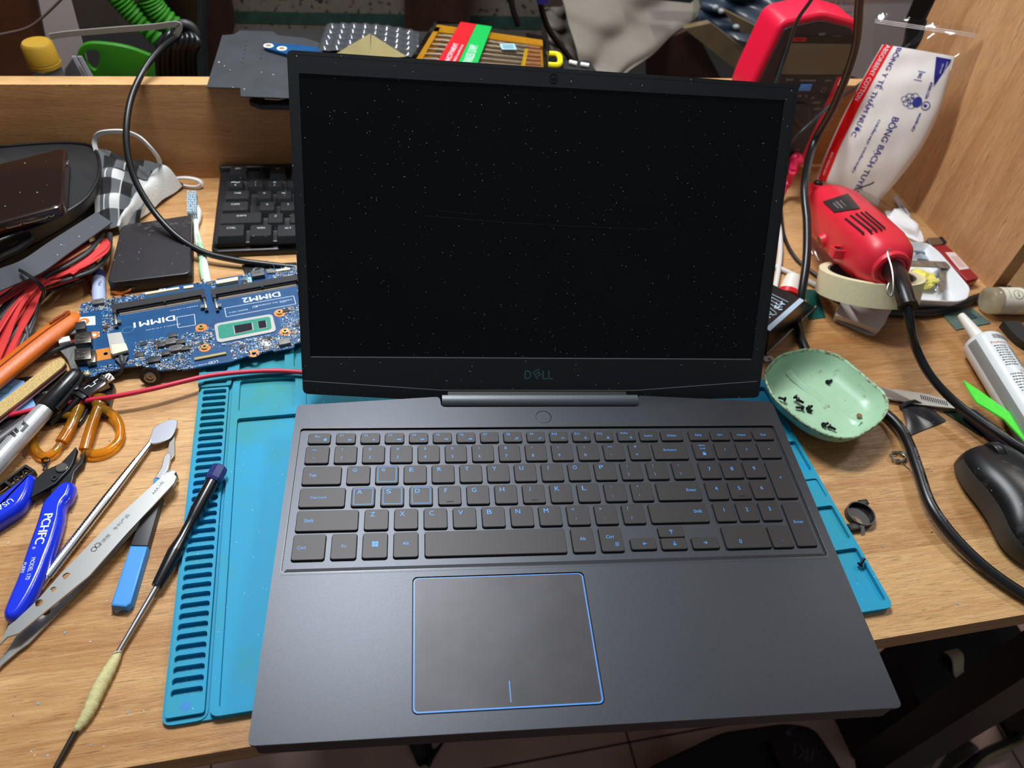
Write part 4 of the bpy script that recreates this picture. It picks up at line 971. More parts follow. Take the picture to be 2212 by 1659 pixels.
b = NB(); tube(b, spline(pz((168, 712, 7), (152, 716, 6), (150, 712, 6)), 4), 1.0, sec=[(-4, -.7), (4, -.7), (4, .7), (-4, .7)]); obj('grey_clip', b, mat('grey_clip', (120, 120, 118), .4), fan)
card = thing('business_card', 'black printed card with a pale blue disc, under the nail file and marker', 'card', at(60, 860, 0))
b = NB(); CZ = 1.2; cd = [at(*p, CZ).xy for p in ((-70, 832), (152, 801), (168, 906), (-70, 945))]; prism(b, cd, .3, CZ, 0)
d0 = Vector(at(0, 822, CZ)); M = frame(d0, at(150, 801, CZ)-d0); Mi = M.inverted()
def inq(p): q = Mi @ at(*p, CZ); return (q.x, q.y)
disc = [inq(p) for p in ((-40, 838), (0, 822), (30, 818), (52, 823), (60, 840), (70, 860), (77, 875), (70, 888), (40, 896), (0, 905), (-40, 908))]
flat(b, disc, M, .08, 1)
q = inq((14, 843)); ringflat(b, circ(q[0], q[1], 5.5, 20, 4)[3:-3], circ(q[0], q[1], 4.3, 20, 2.8)[3:-3], M, .12, 2); bar(b, q[0]+5, q[1]-2, q[0]+14, q[1]+4, M, 1.2, 2, .12)
q = inq((82, 850)); txt(b, 'Macbook CKV', M @ Matrix.Translation((q[0], q[1], 0)), 2.0, 3, w=17, lift=.12)
obj('card_sheet', b, [mat('card_black', (26, 22, 26), .3), mat('card_blue', (132, 172, 224), .3), mat('card_teal', (60, 160, 160), .3), mat('card_text', (170, 166, 166), .4)], card)
fz = 9.0
b = NB(); up_ = [at(*p, fz).xy for p in ((-60, 918), (0, 868), (60, 822), (112, 782), (128, 774), (138, 776), (141, 784), (133, 794), (60, 853), (0, 899), (-60, 948))]
prism(b, up_, fz-1.6, fz, 0)
fil = one('nail_file', b, mat('gold_grit', (196, 168, 108), .55, var=.55, vscale=1.4, bump=.8, bscale=2.0), 'gold grit nail file with a dark pink core, lying over the black card', 'nail file')
b = NB(); prism(b, [Vector(p) for p in up_], fz-3.6, fz-1.65, 0); obj('pink_core', b, mat('file_pink', (140, 50, 80), .5), fil)
b = NB(); prism(b, [Vector(p) for p in up_], fz-5.0, fz-3.65, 0); obj('white_backing', b, mat('file_white', (206, 196, 176), .6), fil)
b = NB(); 
grid(b, lambda u, v: at(-60+140*u, 950-46*u+40*v*(1-u*.8), 2.5+1.5*math.sin(5*u+4*v)), 20, 8, 0, 1.5)
one('grey_felt_cloth', b, mat('grey_felt', (104, 104, 106), .95, var=.5, vscale=.5, bump=1, bscale=1), 'dark grey felt scrap at the left edge under the marker pen', 'cloth')
b = NB(); lathe(b, at(-50, 990, 6), at(38, 925, 6)-at(-50, 990, 6), [(0, 5), (40, 5), (44, 3.4)], 18)
one('dark_pen', b, mat('grey_pen_plastic', (62, 60, 64), .4), 'dark grey pen half hidden at the left edge behind the marker', 'pen')
# ---- marker
mk = thing('marker_pen', 'silver marker pen with a smudged black cap, lying over the red wire', 'marker', at(80, 900, 3))
m0 = at(168, 806, 13); m1 = at(0, 993, 12); md = (m1-m0).normalized()
b = NB(); lathe(b, m0, md, [(-.5, 4.2), (0, 5.0), (.6, 5.4), (3.5, 5.6), (4, 6.2), (37, 6.8), (37.5, 6.4)], 30); obj('cap', b, mat('marker_cap', (26, 26, 28), .28, dust=.2, dscale=.3, var=.4, vscale=.15), mk)
b = NB(); lathe(b, m0+md*37.6, md, [(0, 5.9), (4, 6.0), (4.2, 6.4), (60, 6.5), (110, 6.5)], 30)
side = md.cross(V(0, 0, 1)).normalized(); M = frame(m0+md*62, md, (Vector(CC)-(m0+md*62)) - md*((Vector(CC)-(m0+md*62)).dot(md)))
def wrp(M, r, mir=1):
    def g(p):
        a = p.y/r; return M @ Vector((p.x, r*math.sin(a), r*math.cos(a)+p.z*0+.12))
    return g
wr = wrp(M, 6.5)
def warpquad(pts, mi=1):
    for i in range(1, len(pts)-1): pass
    q = b.faces.new([b.verts.new(wr(Vector((x, y, 0)))) for x, y in pts]); q.material_index = mi
def para(x0, x1, y0, y1, skew=0.0, n=6):
    for k in range(n):
        a, c = y0+(y1-y0)*k/n, y0+(y1-y0)*(k+1)/n; s0_, s1_ = skew*(a-y0), skew*(c-y0)
        q = b.faces.new([b.verts.new(wr(Vector(p))+(Vector(CC)-m0).normalized()*.1) for p in ((x0+s0_, a, 0), (x1+s0_, a, 0), (x1+s1_, c, 0), (x0+s1_, c, 0))]); q.material_index = 1
para(-7, -4.6, -1.2, 3.6, .3); para(-4.6, 1.0, 1.6, 3.6); para(-1.2, 1.2, -3.2, 1.6, .5); para(2.6, 4.8, -2.8, 2.2, .4); para(2.0, 6.0, -4.6, -2.8); para(-8.2, -7.4, -2.4, -1.6)
for k in range(16): para(24+k*.9, 24.4+k*.9, -1.5, 4.5)
para(20, 46, -5, -4.6)
obj('barrel', b, [mat('marker_silver', (180, 182, 184), .3, metal=.35, var=.12, vscale=.08), smd_d], mk)
b = NB(); s_ = side*(1 if side.x > 0 else -1); tube(b, [m0+md*2+s_*6.4+V(0, 0, 1), m0+md*8+s_*9+V(0, 0, 1.5), m0+md*30+s_*9.5+V(0, 0, 1.5), m0+md*36+s_*8.8+V(0, 0, 1)], 1.0, sec=[(-1.1, -2), (1.1, -2), (1.1, 2), (-1.1, 2)]); obj('clip', b, mat('marker_cap', (26, 26, 28)), mk)
# ---- usb plug
us = thing('usb_plug', 'glossy metal micro USB plug on a short black lead, beside the marker cap', 'plug', at(200, 840, 0))
u0 = at(186, 850, 11); u1 = at(232, 818, 11); ud = (u1-u0).normalized(); M = frame(u0, ud)
b = NB(); box(b, -2, -6, -3.2, 15, 6, 3.2, 0, bevel=1, M=M); 
for x0, x1, y0, y1 in ((1, 5, 2, 2), (5, 5, 2, -.5), (5, 9, -.5, -.5), (9, 9, -.5, 2), (9, 13, 2, 2)): bar(b, x0, y0, x1+.01, y1+.01, M @ Matrix.Translation((0, 0, 3.2)), .6, 1, .06)
obj('metal_shell', b, [mat('plug_shell', (120, 116, 120), .15, metal=1.0), white_pl], us)
b = NB(); box(b, 15, -3.2, -1.3, 22, 3.2, 1.3, 0, bevel=.3, M=M)
obj('connector', b, [steel], us)
b = NB(); box(b, -6, -4.6, -2.6, -2, 4.6, 2.6, 0, bevel=.8, M=M); tube(b, [M @ V(-6, 0, 0), M @ V(-16, 0, -3), M @ V(-30, 3, -7)], 2.0, 10); obj('cable', b, blk_pl, us)
b = NB(); grid(b, lambda u, v: bil((at(222, 812, 15), at(236, 806, 15), at(248, 818, 14), at(236, 824, 14)), u, v)+V(0, 0, 1.2*math.sin(PI*v)), 4, 6, 0, .2)
for k in range(4):
    bar(b, -6+k*2.2, -2.2, -6+k*2.2, 2.2, frame(at(236, 816, 15.8), (1, -.3, 0)), .8, 1, .3)
one('paper_label', b, [mat('curled_paper', (216, 208, 198), .6), smd_d], 'tiny curled printed paper label on the end of the USB plug', 'label')
# ---- scissors
sc = thing('scissors', 'scissors with translucent amber handles and dark taped blades, lying under the red wire', 'scissors', at(170, 930, 0))
amber = mat('amber_plastic', (240, 168, 36), .16, trans=.82, ior=1.3, spec=.5, coat=.5, var=.25, vscale=.05)
hs = [(2.6*math.cos(a*PI/5), 2.0*math.sin(a*PI/5)) for a in range(10)]
b = NB(); tube(b, spline(pz((226, 884, 7), (250, 902, 6), (260, 930, 5), (254, 956, 4), (226, 976, 4), (194, 980, 4), (184, 968, 4), (190, 940, 5), (202, 905, 6), (210, 886, 7)), 6, True), 1.25, sec=hs, loop=True); obj('handle', b, amber, sc)
b = NB(); tube(b, spline(pz((214, 858, 8), (214, 875, 8), (203, 905, 7), (193, 935, 6.5), (182, 972, 5)), 5), [2.0]*6+[1.5]*15, sec=hs); obj('handle_rib', b, amber, sc)
b = NB(); tube(b, spline(pz((158, 900, 6), (148, 925, 5), (136, 950, 4), (118, 975, 4), (92, 984, 4), (72, 962, 4), (76, 925, 4), (108, 898, 5)), 6, True), 1.15, sec=hs, loop=True); obj('handle', b, amber, sc)
b = NB(); tube(b, spline(pz((172, 876, 6), (160, 905, 6), (148, 930, 5), (132, 955, 5)), 5), 1.6, sec=hs); obj('handle_rib', b, amber, sc)
blade = mat('dark_taped_blade', (40, 38, 38), .22, var=.4, vscale=.2)
b = NB(); prism(b, roundpoly([at(*p, 6).xy for p in ((198, 895), (208, 862), (230, 826), (248, 830), (240, 858), (232, 895))], 2), 1.5, 6.5, 0, bevel=.6); obj('blade', b, blade, sc)
b = NB(); prism(b, roundpoly([at(*p, 5).xy for p in ((150, 905), (160, 878), (175, 868), (195, 872), (180, 900), (168, 915))], 2), .5, 4.5, 0, bevel=.6); obj('blade', b, blade, sc)
# ---- flush cutter
fc = thing('side_cutters', 'small flush cutting pliers with glossy blue handles, left front of the bench', 'pliers', at(120, 1080, 0))
blue = mat('blue_dipped_vinyl', (22, 50, 214), .22, spec=.6, coat=.3)
def blob(pts, zt, m_, h, nm, extra=None, mats=None, n=4, rnd_=1.0):
    """smooth padded shape: outline at half height, crowned top"""
    P = spline([at(*p, zt*.62).to_3d() for p in pts], n, True); c = sum(P, Vector())/len(P)
    # distance from the rim pulls the crown in
    b = NB(); R_ = []
    ins = [Vector(p.xy) for p in P]
    def ins_(d):
        o = []; m = len(ins)
        for i in range(m):
            t = ins[(i+1) % m]-ins[i-1]; nn = Vector((-t.y, t.x)).normalized(); o.append(ins[i]+nn*d*(1 if area2(ins) > 0 else -1))
        return o
    for d, z in ((.8*h, .1), (.25*h, zt*.12), (0, zt*.42), (0, zt*.62), (.35*h, zt*.86), (.8*h, zt*.97), (1.15*h, zt)):
        R_.append([V(q.x, q.y, z) for q in ins_(d)])
    loft(b, R_, True, True); 
    if extra: extra(b)
    return obj(nm, b, mats or m_, fc, smooth=60)
def prt(b):
    M = frame(at(95, 1142, 12.6), at(80, 1186, 12.6)-at(108, 1100, 12.6))
    txt(b, 'PCHFC', M, 5.2, 1, w=22, lift=.1, bold=.25); txt(b, '®', M @ Matrix.Translation((13.6, -2.2, 0)), 1.8, 1, lift=.1)
    M2 = frame(at(66, 1228, 12.6), at(60, 1250, 12.6)-at(76, 1195, 12.6))
    txt(b, 'MODEL 170', M2, 2.4, 1, w=15, lift=.1); txt(b, 'PLIERS', M2 @ Matrix.Translation((-1, -4, 0)), 1.8, 1, lift=.1)
blob([(154, 1045), (164, 1052), (156, 1076), (143, 1094), (138, 1125), (125, 1170), (112, 1204), (96, 1246), (72, 1295), (45, 1335), (20, 1344), (9, 1330), (20, 1298), (40, 1250), (62, 1185), (80, 1136), (94, 1092), (107, 1076), (134, 1049)], 12.5, blue, 3.0, 'handle', prt, [blue, silk])
def prt2(b):
    M = frame(at(10, 1090, 12.6), at(-12, 1110, 12.6)-at(32, 1082, 12.6)); txt(b, 'USA', M, 4, 1, lift=.1)
blob([(77, 1034), (70, 1028), (58, 1033), (40, 1048), (0, 1078), (-60, 1130), (-70, 1180), (-30, 1155), (0, 1134), (45, 1104), (65, 1076), (74, 1052)], 12.5, blue, 3.0, 'handle', prt2, [blue, silk], 3)
bs = mat('blackened_steel', (44, 44, 46), .38, metal=.6)
b = NB(); prism(b, [at(*p, 9).xy for p in ((131, 1000), (150, 980), (163, 965), (166, 969), (158, 998), (150, 1012), (120, 1044), (67, 1074), (74, 1036), (96, 1016))], 5.5, 9, 0, bevel=.5); obj('jaw', b, bs, fc)
b = NB(); prism(b, [at(*p, 6.5).xy for p in ((165, 1003), (186, 969), (178, 1000), (169, 1009), (160, 1020), (154, 1048), (134, 1052), (109, 1074), (111, 1046), (130, 1012), (150, 1000))], 2, 6.5, 0, bevel=.5); obj('jaw', b, bs, fc)
b = NB(); p = at(134, 1011, 9); lathe(b, p, (0, 0, 1), [(-.2, 4.1), (.8, 4.0), (1.2, 3.4)], 28); obj('pivot_screw', b, mat('pivot_steel', (120, 118, 114), .3, metal=.9), fc)
b = NB(); tube(b, spline(pz((118, 1028, 9.5), (112, 1033, 9.8), (116, 1038, 9.5), (124, 1032, 9.4)), 4, True), .5, 6, loop=True); obj('slot_hole', b, black_m, fc)
# ring terminal and black clip beside it
b = NB(); tube(b, [at(98.5, 994, 3)+V(2.1*math.cos(t), 2.1*math.sin(t), 0) for t in np.linspace(0, 2*PI, 15)[:-1]], .75, 7, loop=True); tube(b, spline(pz((100, 1002, 2.5), (98, 1010, 2.5), (95, 1016, 2.5)), 3), 1.2, 7)
one('ring_terminal', b, mat('terminal_black', (26, 24, 26), .3, metal=.4), 'tiny black ring terminal just behind the blue handled cutters', 'terminal')
b = NB(); M = frame(at(38, 1045, 2), at(60, 1030, 2)-at(10, 1068, 2))
prism(b, rrect(-14, -5, 12, 5, 1), 0, 5, 0, M=M, holes=[rrect(-12, -3.4, -5, 3.4), rrect(-3.4, -3.4, 10.4, 3.4)]); tube(b, [M @ V(x, 3.4*math.sin(x), 3) for x in np.linspace(-3, 10, 12)], .8, 6)
one('plastic_clip', b, blk_pl, 'small black plastic frame clip behind the left blue handle', 'clip')
# ---- spatula
sp = thing('metal_spatula', 'steel spatula with a leaf shaped head and knurled shaft, left of the scalpel', 'spatula', at(240, 1090, 0))
b = NB(); prism(b, spline([at(*p, 6).xy.to_3d() for p in ((327, 938), (332, 924), (356, 910), (374, 906), (383, 910), (379, 928), (368, 946), (350, 955), (328, 959), (322, 952))], 4, True), 5.2, 6.2, 0, bevel=.4, zf=lambda x, y: 0); obj('head', b, mat('polished_dark_steel', (170, 172, 182), .34, metal=1.0), sp)
s0 = at(329, 952, 4.5); s1 = at(102, 1246, 3.4); sd = (s1-s0); SL = sd.length; sd.normalize()
kn = NB(); rings = []; nn = 14
u = sd.orthogonal().normalized(); w = sd.cross(u); ns = 120
for i in range(ns+1):
    t = i/ns; r = 1.7+1.5*min(1, t*2.2)
    k = 0.0 if t < .16 else .26
    rings.append([s0+sd*SL*t+(u*math.cos(2*PI*j/nn)+w*math.sin(2*PI*j/nn))*(r+k*(1 if (i+j) % 2 else -1)) for j in range(nn)])
loft(kn, rings, True, True); obj('knurled_shaft', kn, chrome, sp, smooth=20)
b = NB(); tube(b, spline([s1, s1+sd*12, s1+sd*20+V(-1, 2, 0), s1+sd*24+V(1, 6, 0)], 5), [2.6]*6+[1.8]*6+[1.0]*4, 10); obj('pointed_end', b, chrome, sp)
# ---- long tweezers
tw = thing('wide_tweezers', 'long flat steel tweezers with round holes, stamped AAA-145, across the blue scalpel', 'tweezers', at(200, 1200, 0))
def th(px, py, r, z): p = at(px, py, z); return circ(p.x, p.y, r, 16)
Z1 = 11.5
b = NB(); prism(b, [at(*p, Z1).xy for p in ((359, 1021), (366, 1020), (375, 1023), (381, 1030), (376, 1043), (276, 1150), (193, 1243), (40, 1368), (15, 1376), (-10, 1402), (-14, 1400), (0, 1390), (18, 1352), (34, 1340), (83, 1294), (124, 1247), (211, 1157), (230, 1138))], Z1-1.2, Z1, 0, holes=[th(143.6, 1244.5, 2.3, Z1), th(115, 1273, 1.7, Z1), th(84, 1302.5, 2.3, Z1)])
M = frame(at(341, 1054, Z1), at(355, 1036, Z1)-at(325, 1072, Z1)); txt(b, 'AAA-145', M, 2.1, 1, w=11)
M = frame(at(262, 1128, Z1), at(275, 1114, Z1)-at(235, 1157, Z1)); txt(b, '专利产品', M, 2.6, 1, w=13)
M = frame(at(225, 1167, Z1), at(275, 1114, Z1)-at(235, 1157, Z1)); txt(b, '不锈钢', M, 2.6, 1, w=9)
M = frame(at(207, 1182, Z1), at(275, 1114, Z1)-at(235, 1157, Z1))
for sx in (-1, 1): ringflat(b, circ(sx*1.6, 0, 2.0, 6), circ(sx*1.6, 0, 1.4, 6), M, .06, 1)
obj('arm', b, [satin, mat('engraving_dark', (70, 70, 72), .6)], tw)
Z2 = 3.2
b = NB(); prism(b, [at(*p, Z2).xy for p in ((372, 1040), (380, 1044), (300, 1138), (193, 1255), (61, 1390), (40, 1405), (8, 1432), (-20, 1460), (-24, 1456), (0, 1424), (20, 1400), (34, 1376), (95, 1300), (200, 1190), (300, 1090))], Z2-1.2, Z2, 0, holes=[th(155, 1262, 2.3, Z2), th(126, 1291, 1.7, Z2), th(100, 1322, 2.3, Z2)]); obj('arm', b, satin, tw)
b = NB(); p = at(372, 1030, 6); M = frame(p, at(355, 1036, 6)-at(340, 1054, 6)); box(b, -5, -3, -4.2, 2, 3, 5.2, 0, bevel=.5, M=M); obj('welded_end', b, satin, tw)
# ---- scalpel
sk = thing('craft_scalpel', 'scalpel with a black and light blue flat handle, lying under the tweezers', 'scalpel', at(300, 1150, 0))
lb = mat('light_blue_rubber', (54, 140, 214), .45)
def flatpart(pts, z0, z1, m_, nm, bev=.8, mi=None): 
    b = NB(); prism(b, [at(*p, z1).xy for p in pts], z0, z1, 0, bevel=bev); return obj(nm, b, m_, sk)
flatpart(((281, 1178), (319, 1179), (283, 1302), (272, 1311), (239, 1308), (242, 1294)), .4, 7, lb, 'rubber_end', 1.2)
flatpart(((330, 1050), (352, 1062), (319, 1178.6), (281, 1177.6)), .6, 6.6, mat('charcoal_handle', (52, 52, 54), .5), 'handle', 1)
flatpart(((331, 1032), (346, 1034), (352, 1061), (330, 1050)), .6, 6.8, lb, 'collar', 1)
b = NB(); loft(b, [[at(240, 1309, 5.5), at(271, 1312, 5.5), at(270, 1312, .5), at(241, 1311, .5)], [at(249, 1324, 2), at(253, 1325, 2), at(253, 1325, .5), at(249, 1325, .5)]]); obj('clear_cap', b, mat('clear_cap', (190, 196, 200), .2, trans=.6), sk)
flatpart(((334, 1032), (347, 1033), (362, 1015), (370, 985), (364, 975), (354, 985), (348, 1010)), 2.5, 4.5, chrome, 'blade_holder', .5)
flatpart(((359, 990), (366, 996), (377, 983), (377, 940), (374, 932), (366, 955)), 3, 3.6, steel, 'blade', .1)
# ---- screwdriver
sdv = thing('screwdriver', 'thin screwdriver with black grip, navy turning cap and taped tip, leaning over the mat edge', 'screwdriver', at(300, 1350, 0))
a0 = at(474, 1012, 12); a1 = at(338, 1268, 6); d = (a1-a0); LN = d.length; d.normalize()
b = NB(); lathe(b, a0, d, [(-1.5, 4.3), (-.5, 5.4), (1.5, 5.8), (9, 6.0), (11, 5.2), (11.2, 4.4)], 8); obj('turning_cap', b, mat('navy_cap', (44, 50, 106), .35), sdv, smooth=15)
b = NB(); lathe(b, a0+d*10.5, d, [(0, 4.4), (24, 4.5), (30, 3.7), (34, 3.4), (44, 3.5), (52, 4.6), (54, 4.8), (LN-14, 3.6), (LN-11, 3.4)], 24); 
obj('grip', b, mat('grip_black', (18, 18, 20), .25, spec=.7), sdv)
e1 = at(254, 1412, 3.5); b = NB(); lathe(b, a0+d*(LN-.8), e1-(a0+d*(LN-.8)), [(0, 1.7), ((e1-(a0+d*(LN-.8))).length, 1.6)], 16); obj('shaft', b, chrome, sdv)
wp = spline(pz((256, 1410, 3.6), (240, 1440, 3.8), (214, 1487, 4), (190, 1540, 3.4), (165, 1578, 2.6)), 8)
b = NB(); tube(b, wp, [1.8+2.0*math.sin(PI*min(1, i/len(wp)*1.05))**.8+.18*math.sin(i*2.1) for i in range(len(wp))], 14); tw_ = obj('tape_wrap', b, mat('masking_tape_wrap', (196, 188, 136), .75, var=.15, vscale=.3, bump=.5, bscale=.8), sdv)
b = NB(); pw = [wp[int(i/120*(len(wp)-1))]+V(3.5*math.cos(i*.33), 2.2*math.sin(i*.33), 3.5*math.sin(i*.33)*.9) for i in range(0)]
tube(b, [at(253, 1412, 4)+V(2.3*math.cos(t), .7*math.cos(t), 2.3*math.sin(t)) for t in np.linspace(0, 2*PI, 13)[:-1]], .45, 6, loop=True); obj('thread_knot', b, mat('thread', (200, 194, 176), .8), sdv)
b = NB(); lathe(b, at(163, 1582, 2.4), at(124, 1652, 1.8)-at(163, 1582, 2.4), [(0, 1.7), (14, 1.5), (22, 1.3), (28, .5)], 14); obj('tip', b, mat('dark_tip', (58, 50, 44), .4, metal=.6), sdv)
# ---- second keyboard behind the laptop
kbd = thing('desktop_keyboard', 'dusty black desktop keyboard with stepped keys, half hidden behind the laptop lid', 'keyboard', at(560, 480, 0))
k0 = at(486, 356, 15); k1 = at(460, 524, 12)
KM = Matrix.Identity(4)
ky1, ky0 = min(k0.y, 551.5), k1.y; kx0 = k1.x+0.5
slope = (15-12)/(ky1-ky0); KMx = frame((kx0, ky0, 12), (1, -.0, 0), (0, -slope, 1)); Ki = KMx.inverted()
kl = (ky1-ky0)*math.sqrt(1+slope*slope)
b = NB(); prism(b, rrect(-1, -2, 300, kl-1, 5, 4), -6, 0, 0, M=KMx, bevel=1.5); prism(b, rrect(-3, -7, 302, kl, 7, 4), -11.5, -5, 0, M=KMx, bevel=2)
prism(b, rrect(-2, kl-6, 300, kl, 2, 4), -5, 5, 0, M=KMx, bevel=1.5)
obj('case', b, mat('keyboard_case', (26, 26, 28), .35, bump=.1, bscale=1, dust=.2, dscale=.2), kbd)
def kp(px, py): q = Ki @ atp(px, py, KMx.to_3x3() @ Vector((0, 0, 1)), KMx @ Vector((0, 0, 6))); return q
kcap = mat('keyboard_key', (32, 32, 34), .35, dust=.2, dscale=.25); kink = mat('keyboard_print', (176, 178, 180), .5)
def kkey(p0, p1, s, sub=None):
    a = kp(*p0); c = kp(*p1); x0, y1 = a.x, a.y; x1, y0 = c.x, c.y
    b = NB(); loft(b, [[KMx @ V(q[0], q[1], z) for q in rrect(X0, Y0, X1, Y1, r, 3)] for X0, Y0, X1, Y1, z, r in ((x0-1.4, y0-3.6, x1+1.4, y1+1.4, 0, 1), (x0-1.2, y0-3.2, x1+1.2, y1+1.2, 1.2, 1), (x0, y0, x1, y1, 6, 1.5))], True, True)
    M = KMx @ Matrix.Translation(((x0+x1)/2, y1-(y1-y0)*.28, 6)); txt(b, s, M, 2.4, 1, lift=.1, bold=.08)
    if sub: txt(b, sub, KMx @ Matrix.Translation(((x0+x1)/2, y0+(y1-y0)*.28, 6)), 2.2, 1, lift=.1)
    obj('key', b, [kcap, kink], kbd)
def c2(x, y): return (x/4.366+150, y/4.366+260)
for p0, p1, s, sub in (((1520, 435), (1665, 505), 'ESC', None), ((1895, 435), (2030, 505), 'F1', None), ((2090, 435), (2220, 505), 'F2', None),
    ((1500, 570), (1630, 625), '~', '`'), ((1690, 570), (1820, 625), '!', '1'), ((1870, 570), (2000, 625), '@', '2'), ((2060, 570), (2190, 625), '#', '3'),
    ((1480, 668), (1690, 735), 'TAB', None), ((1775, 668), (1900, 735), 'Q', None), ((1955, 668), (2090, 735), 'W.', None), ((2150, 668), (2280, 735), 'E', None),
    ((1450, 772), (1680, 845), 'CAPS', None), ((1800, 772), (1930, 845), 'A', None), ((1995, 772), (2130, 845), 'S', None),
    ((1435, 880), (1805, 960), 'SHIFT', None), ((1880, 880), (2010, 960), 'Z', None), ((2085, 880), (2210, 960), 'X', None),
    ((1410, 990), (1640, 1085), 'CTRL', None), ((1710, 990), (1900, 1085), 'WIN', None), ((1965, 990), (2160, 1085), 'ALT', None)):
    kkey(c2(*p0), c2(*p1), s, sub)
# ================================================================== right side of the bench
red_pl = mat('red_tool_plastic', (222, 42, 60), .38, var=.06, vscale=.05, sss=0.0)
# ---- power cord looping across the right side
b = NB()
cordp = [aty(1862, -60, 400), aty(1856, 10, 410), aty(1846, 110, 430), aty(1802, 228, 445), aty(1757, 312, 452), at(1738, 400, 78), at(1743, 480, 62), at(1742, 560, 46), at(1731, 640, 26), at(1722, 700, 5), at(1736, 745, 4.6), at(1765, 795, 4.4), at(1850, 860, 4.4), at(1908, 890, 5), at(1945, 925, 7), at(1966, 965, 9), at(1985, 1020, 10), at(2010, 1090, 10), at(2060, 1160, 8), at(2130, 1228, 6), at(2212, 1285, 5), at(2300, 1330, 5)]
cs = [V(q.x, q.y, max(q.z, 4.4)) for q in spline(cordp, 9)]; tube(b, cs, [3.7+.5*min(1, i/len(cs)*1.2) for i in range(len(cs))], 16)
for s, p, q, h in (('KEMA-KEUR', (1843, 95), (1838, 80), 2.4), ('TRIACE', (1950, 930), (1940, 912), 2.2), ('H05RR-F 300/500V', (1978, 1003), (1972, 975), 2.2), ('VDE 0282', (2000, 1065), (1990, 1040), 2.2), ('KEMA', (2028, 1118), (2018, 1100), 2.2)):
    i = min(range(len(cs)), key=lambda k: (cs[k]-(at(*p, 9) if p[1] > 500 else aty(*p, 428))).length); i = min(max(i, 1), len(cs)-2)
    d = cs[i+1]-cs[i-1]; c = (Vector(CC)-cs[i]); c = (c-d*(c.dot(d)/d.length_squared)); M = frame(cs[i], d, c)
    txt(b, s, M, h, 1, warp=wrp(M, 4.3 if p[1] > 500 else 3.95))
one('extension_cable', b, [blk_cable, mat('cord_print', (120, 120, 122), .5)], 'thick black printed power cord hanging past the red meter and running under the green dish', 'cable')
# ---- rotary tool
A0 = at(1774, 436, 34); A1 = at(1922, 578, 67); ad = (A1-A0); AL = ad.length; ad.normalize()
drill = thing('rotary_tool', 'red rotary hand tool lying on a roll of masking tape', 'power tool', V((A0+A1).x/2, (A0+A1).y/2, 0))
au = V(0, 0, 1); au = (au-ad*au.dot(ad)).normalized(); aw = ad.cross(au)
def sec_at(t, r, sq=3.2, dz=0, n=36):
    o = []
    for k in range(n):
        a = 2*PI*k/n; c, s = math.cos(a), math.sin(a); k_ = (abs(c)**sq+abs(s)**sq)**(-1/sq); o.append(A0+ad*t+aw*c*k_*r+au*(s*k_*r+dz))
    return o
b = NB(); loft(b, [sec_at(t, r, q) for t, r, q in ((-2, 11, 2), (2, 14, 2), (8, 20, 2.3), (16, 24.5, 2.6), (30, 26.5, 3.0), (AL*.6, 26.5, 3.0), (AL*.82, 26, 3.0), (AL*.94, 23.5, 2.8), (AL, 18.5, 2.3), (AL+4, 12, 2))], True, True)
obj('body', b, red_pl, drill, smooth=60)
b = NB(); lathe(b, A1+ad*-1, ad, [(0, 17), (4, 16.6), (6, 15.5), (6.6, 13), (5.5, 12), (5.5, 7)], 32); obj('end_ring', b, red_pl, drill)
b = NB(); lathe(b, A0-ad*12, ad, [(0, 8), (3, 9.5), (12, 9.5)], 24); obj('collar', b, blk_pl, drill)
def onbody(px, py, r=26.8):
    d = Vector([sum(CR[k][i]*v for k, v in enumerate(((px-PW/2)/FPX, (py-PH/2)/FPX, 1.0))) for i in range(3)])
    lo, hi = 300.0, (A0-Vector(CC)).length/d.length*1.3
    o = Vector(CC); best = None
    for i in range(400):
        t = 300+i*1.6; p = o+d*t/d.length; q = p-A0; ta = q.dot(ad); y = abs(q.dot(aw)); z = abs(q.dot(au))
        if (y**3+z**3)**(1/3) < r:
            ta_, tb_ = t-1.6, t
            for _ in range(12):
                tm = (ta_+tb_)/2; q = o+d*tm/d.length-A0
                if (abs(q.dot(aw))**3+abs(q.dot(au))**3)**(1/3) < r: tb_ = tm
                else: ta_ = tm
            return o+d*tb_/d.length
        m = (y**3+z**3)**(1/3)
        if best is None or m < best[0]: best = (m, p)
    return best[1]
def patch(pts, name, m_, lift=.5, nx=6, ny=6, r=26.8, fn=None, mats=None):
    c = pts; b = NB()
    def g(u, v):
        x = c[0][0]*(1-u)*(1-v)+c[1][0]*u*(1-v)+c[2][0]*u*v+c[3][0]*(1-u)*v; y = c[0][1]*(1-u)*(1-v)+c[1][1]*u*(1-v)+c[2][1]*u*v+c[3][1]*(1-u)*v
        p = onbody(x, y, r); q = p-A0; n_ = (q-ad*q.dot(ad)).normalized(); return p+n_*lift
    grid(b, g, nx, ny, 0, .3)
    if fn: fn(b, g)
    return obj(name, b, mats or m_, drill)
def stick(b, g):
    for (u0, v0, u1, v1, mi) in ((.25, .3, .32, .75, 1), (.38, .25, .48, .8, 1), (.55, .25, .62, .8, 1), (.68, .3, .8, .75, 2), (.82, .4, .9, .7, 2), (.92, .25, .98, .75, 1)):
        ps = [g(u, v) for u, v in ((u0, v0), (u1, v0), (u1, v1), (u0, v1))]; n_ = (Vector(CC)-ps[0]).normalized()
        q = b.faces.new([b.verts.new(p+n_*.5) for p in ps]); q.material_index = mi
patch([(1778, 436), (1831, 419), (1858, 451), (1803, 459)], 'sticker', None, .4, 6, 8, fn=stick, mats=[mat('sticker_grey', (52, 46, 46), .4), mat('sticker_print', (112, 104, 104), .5), red_pl])
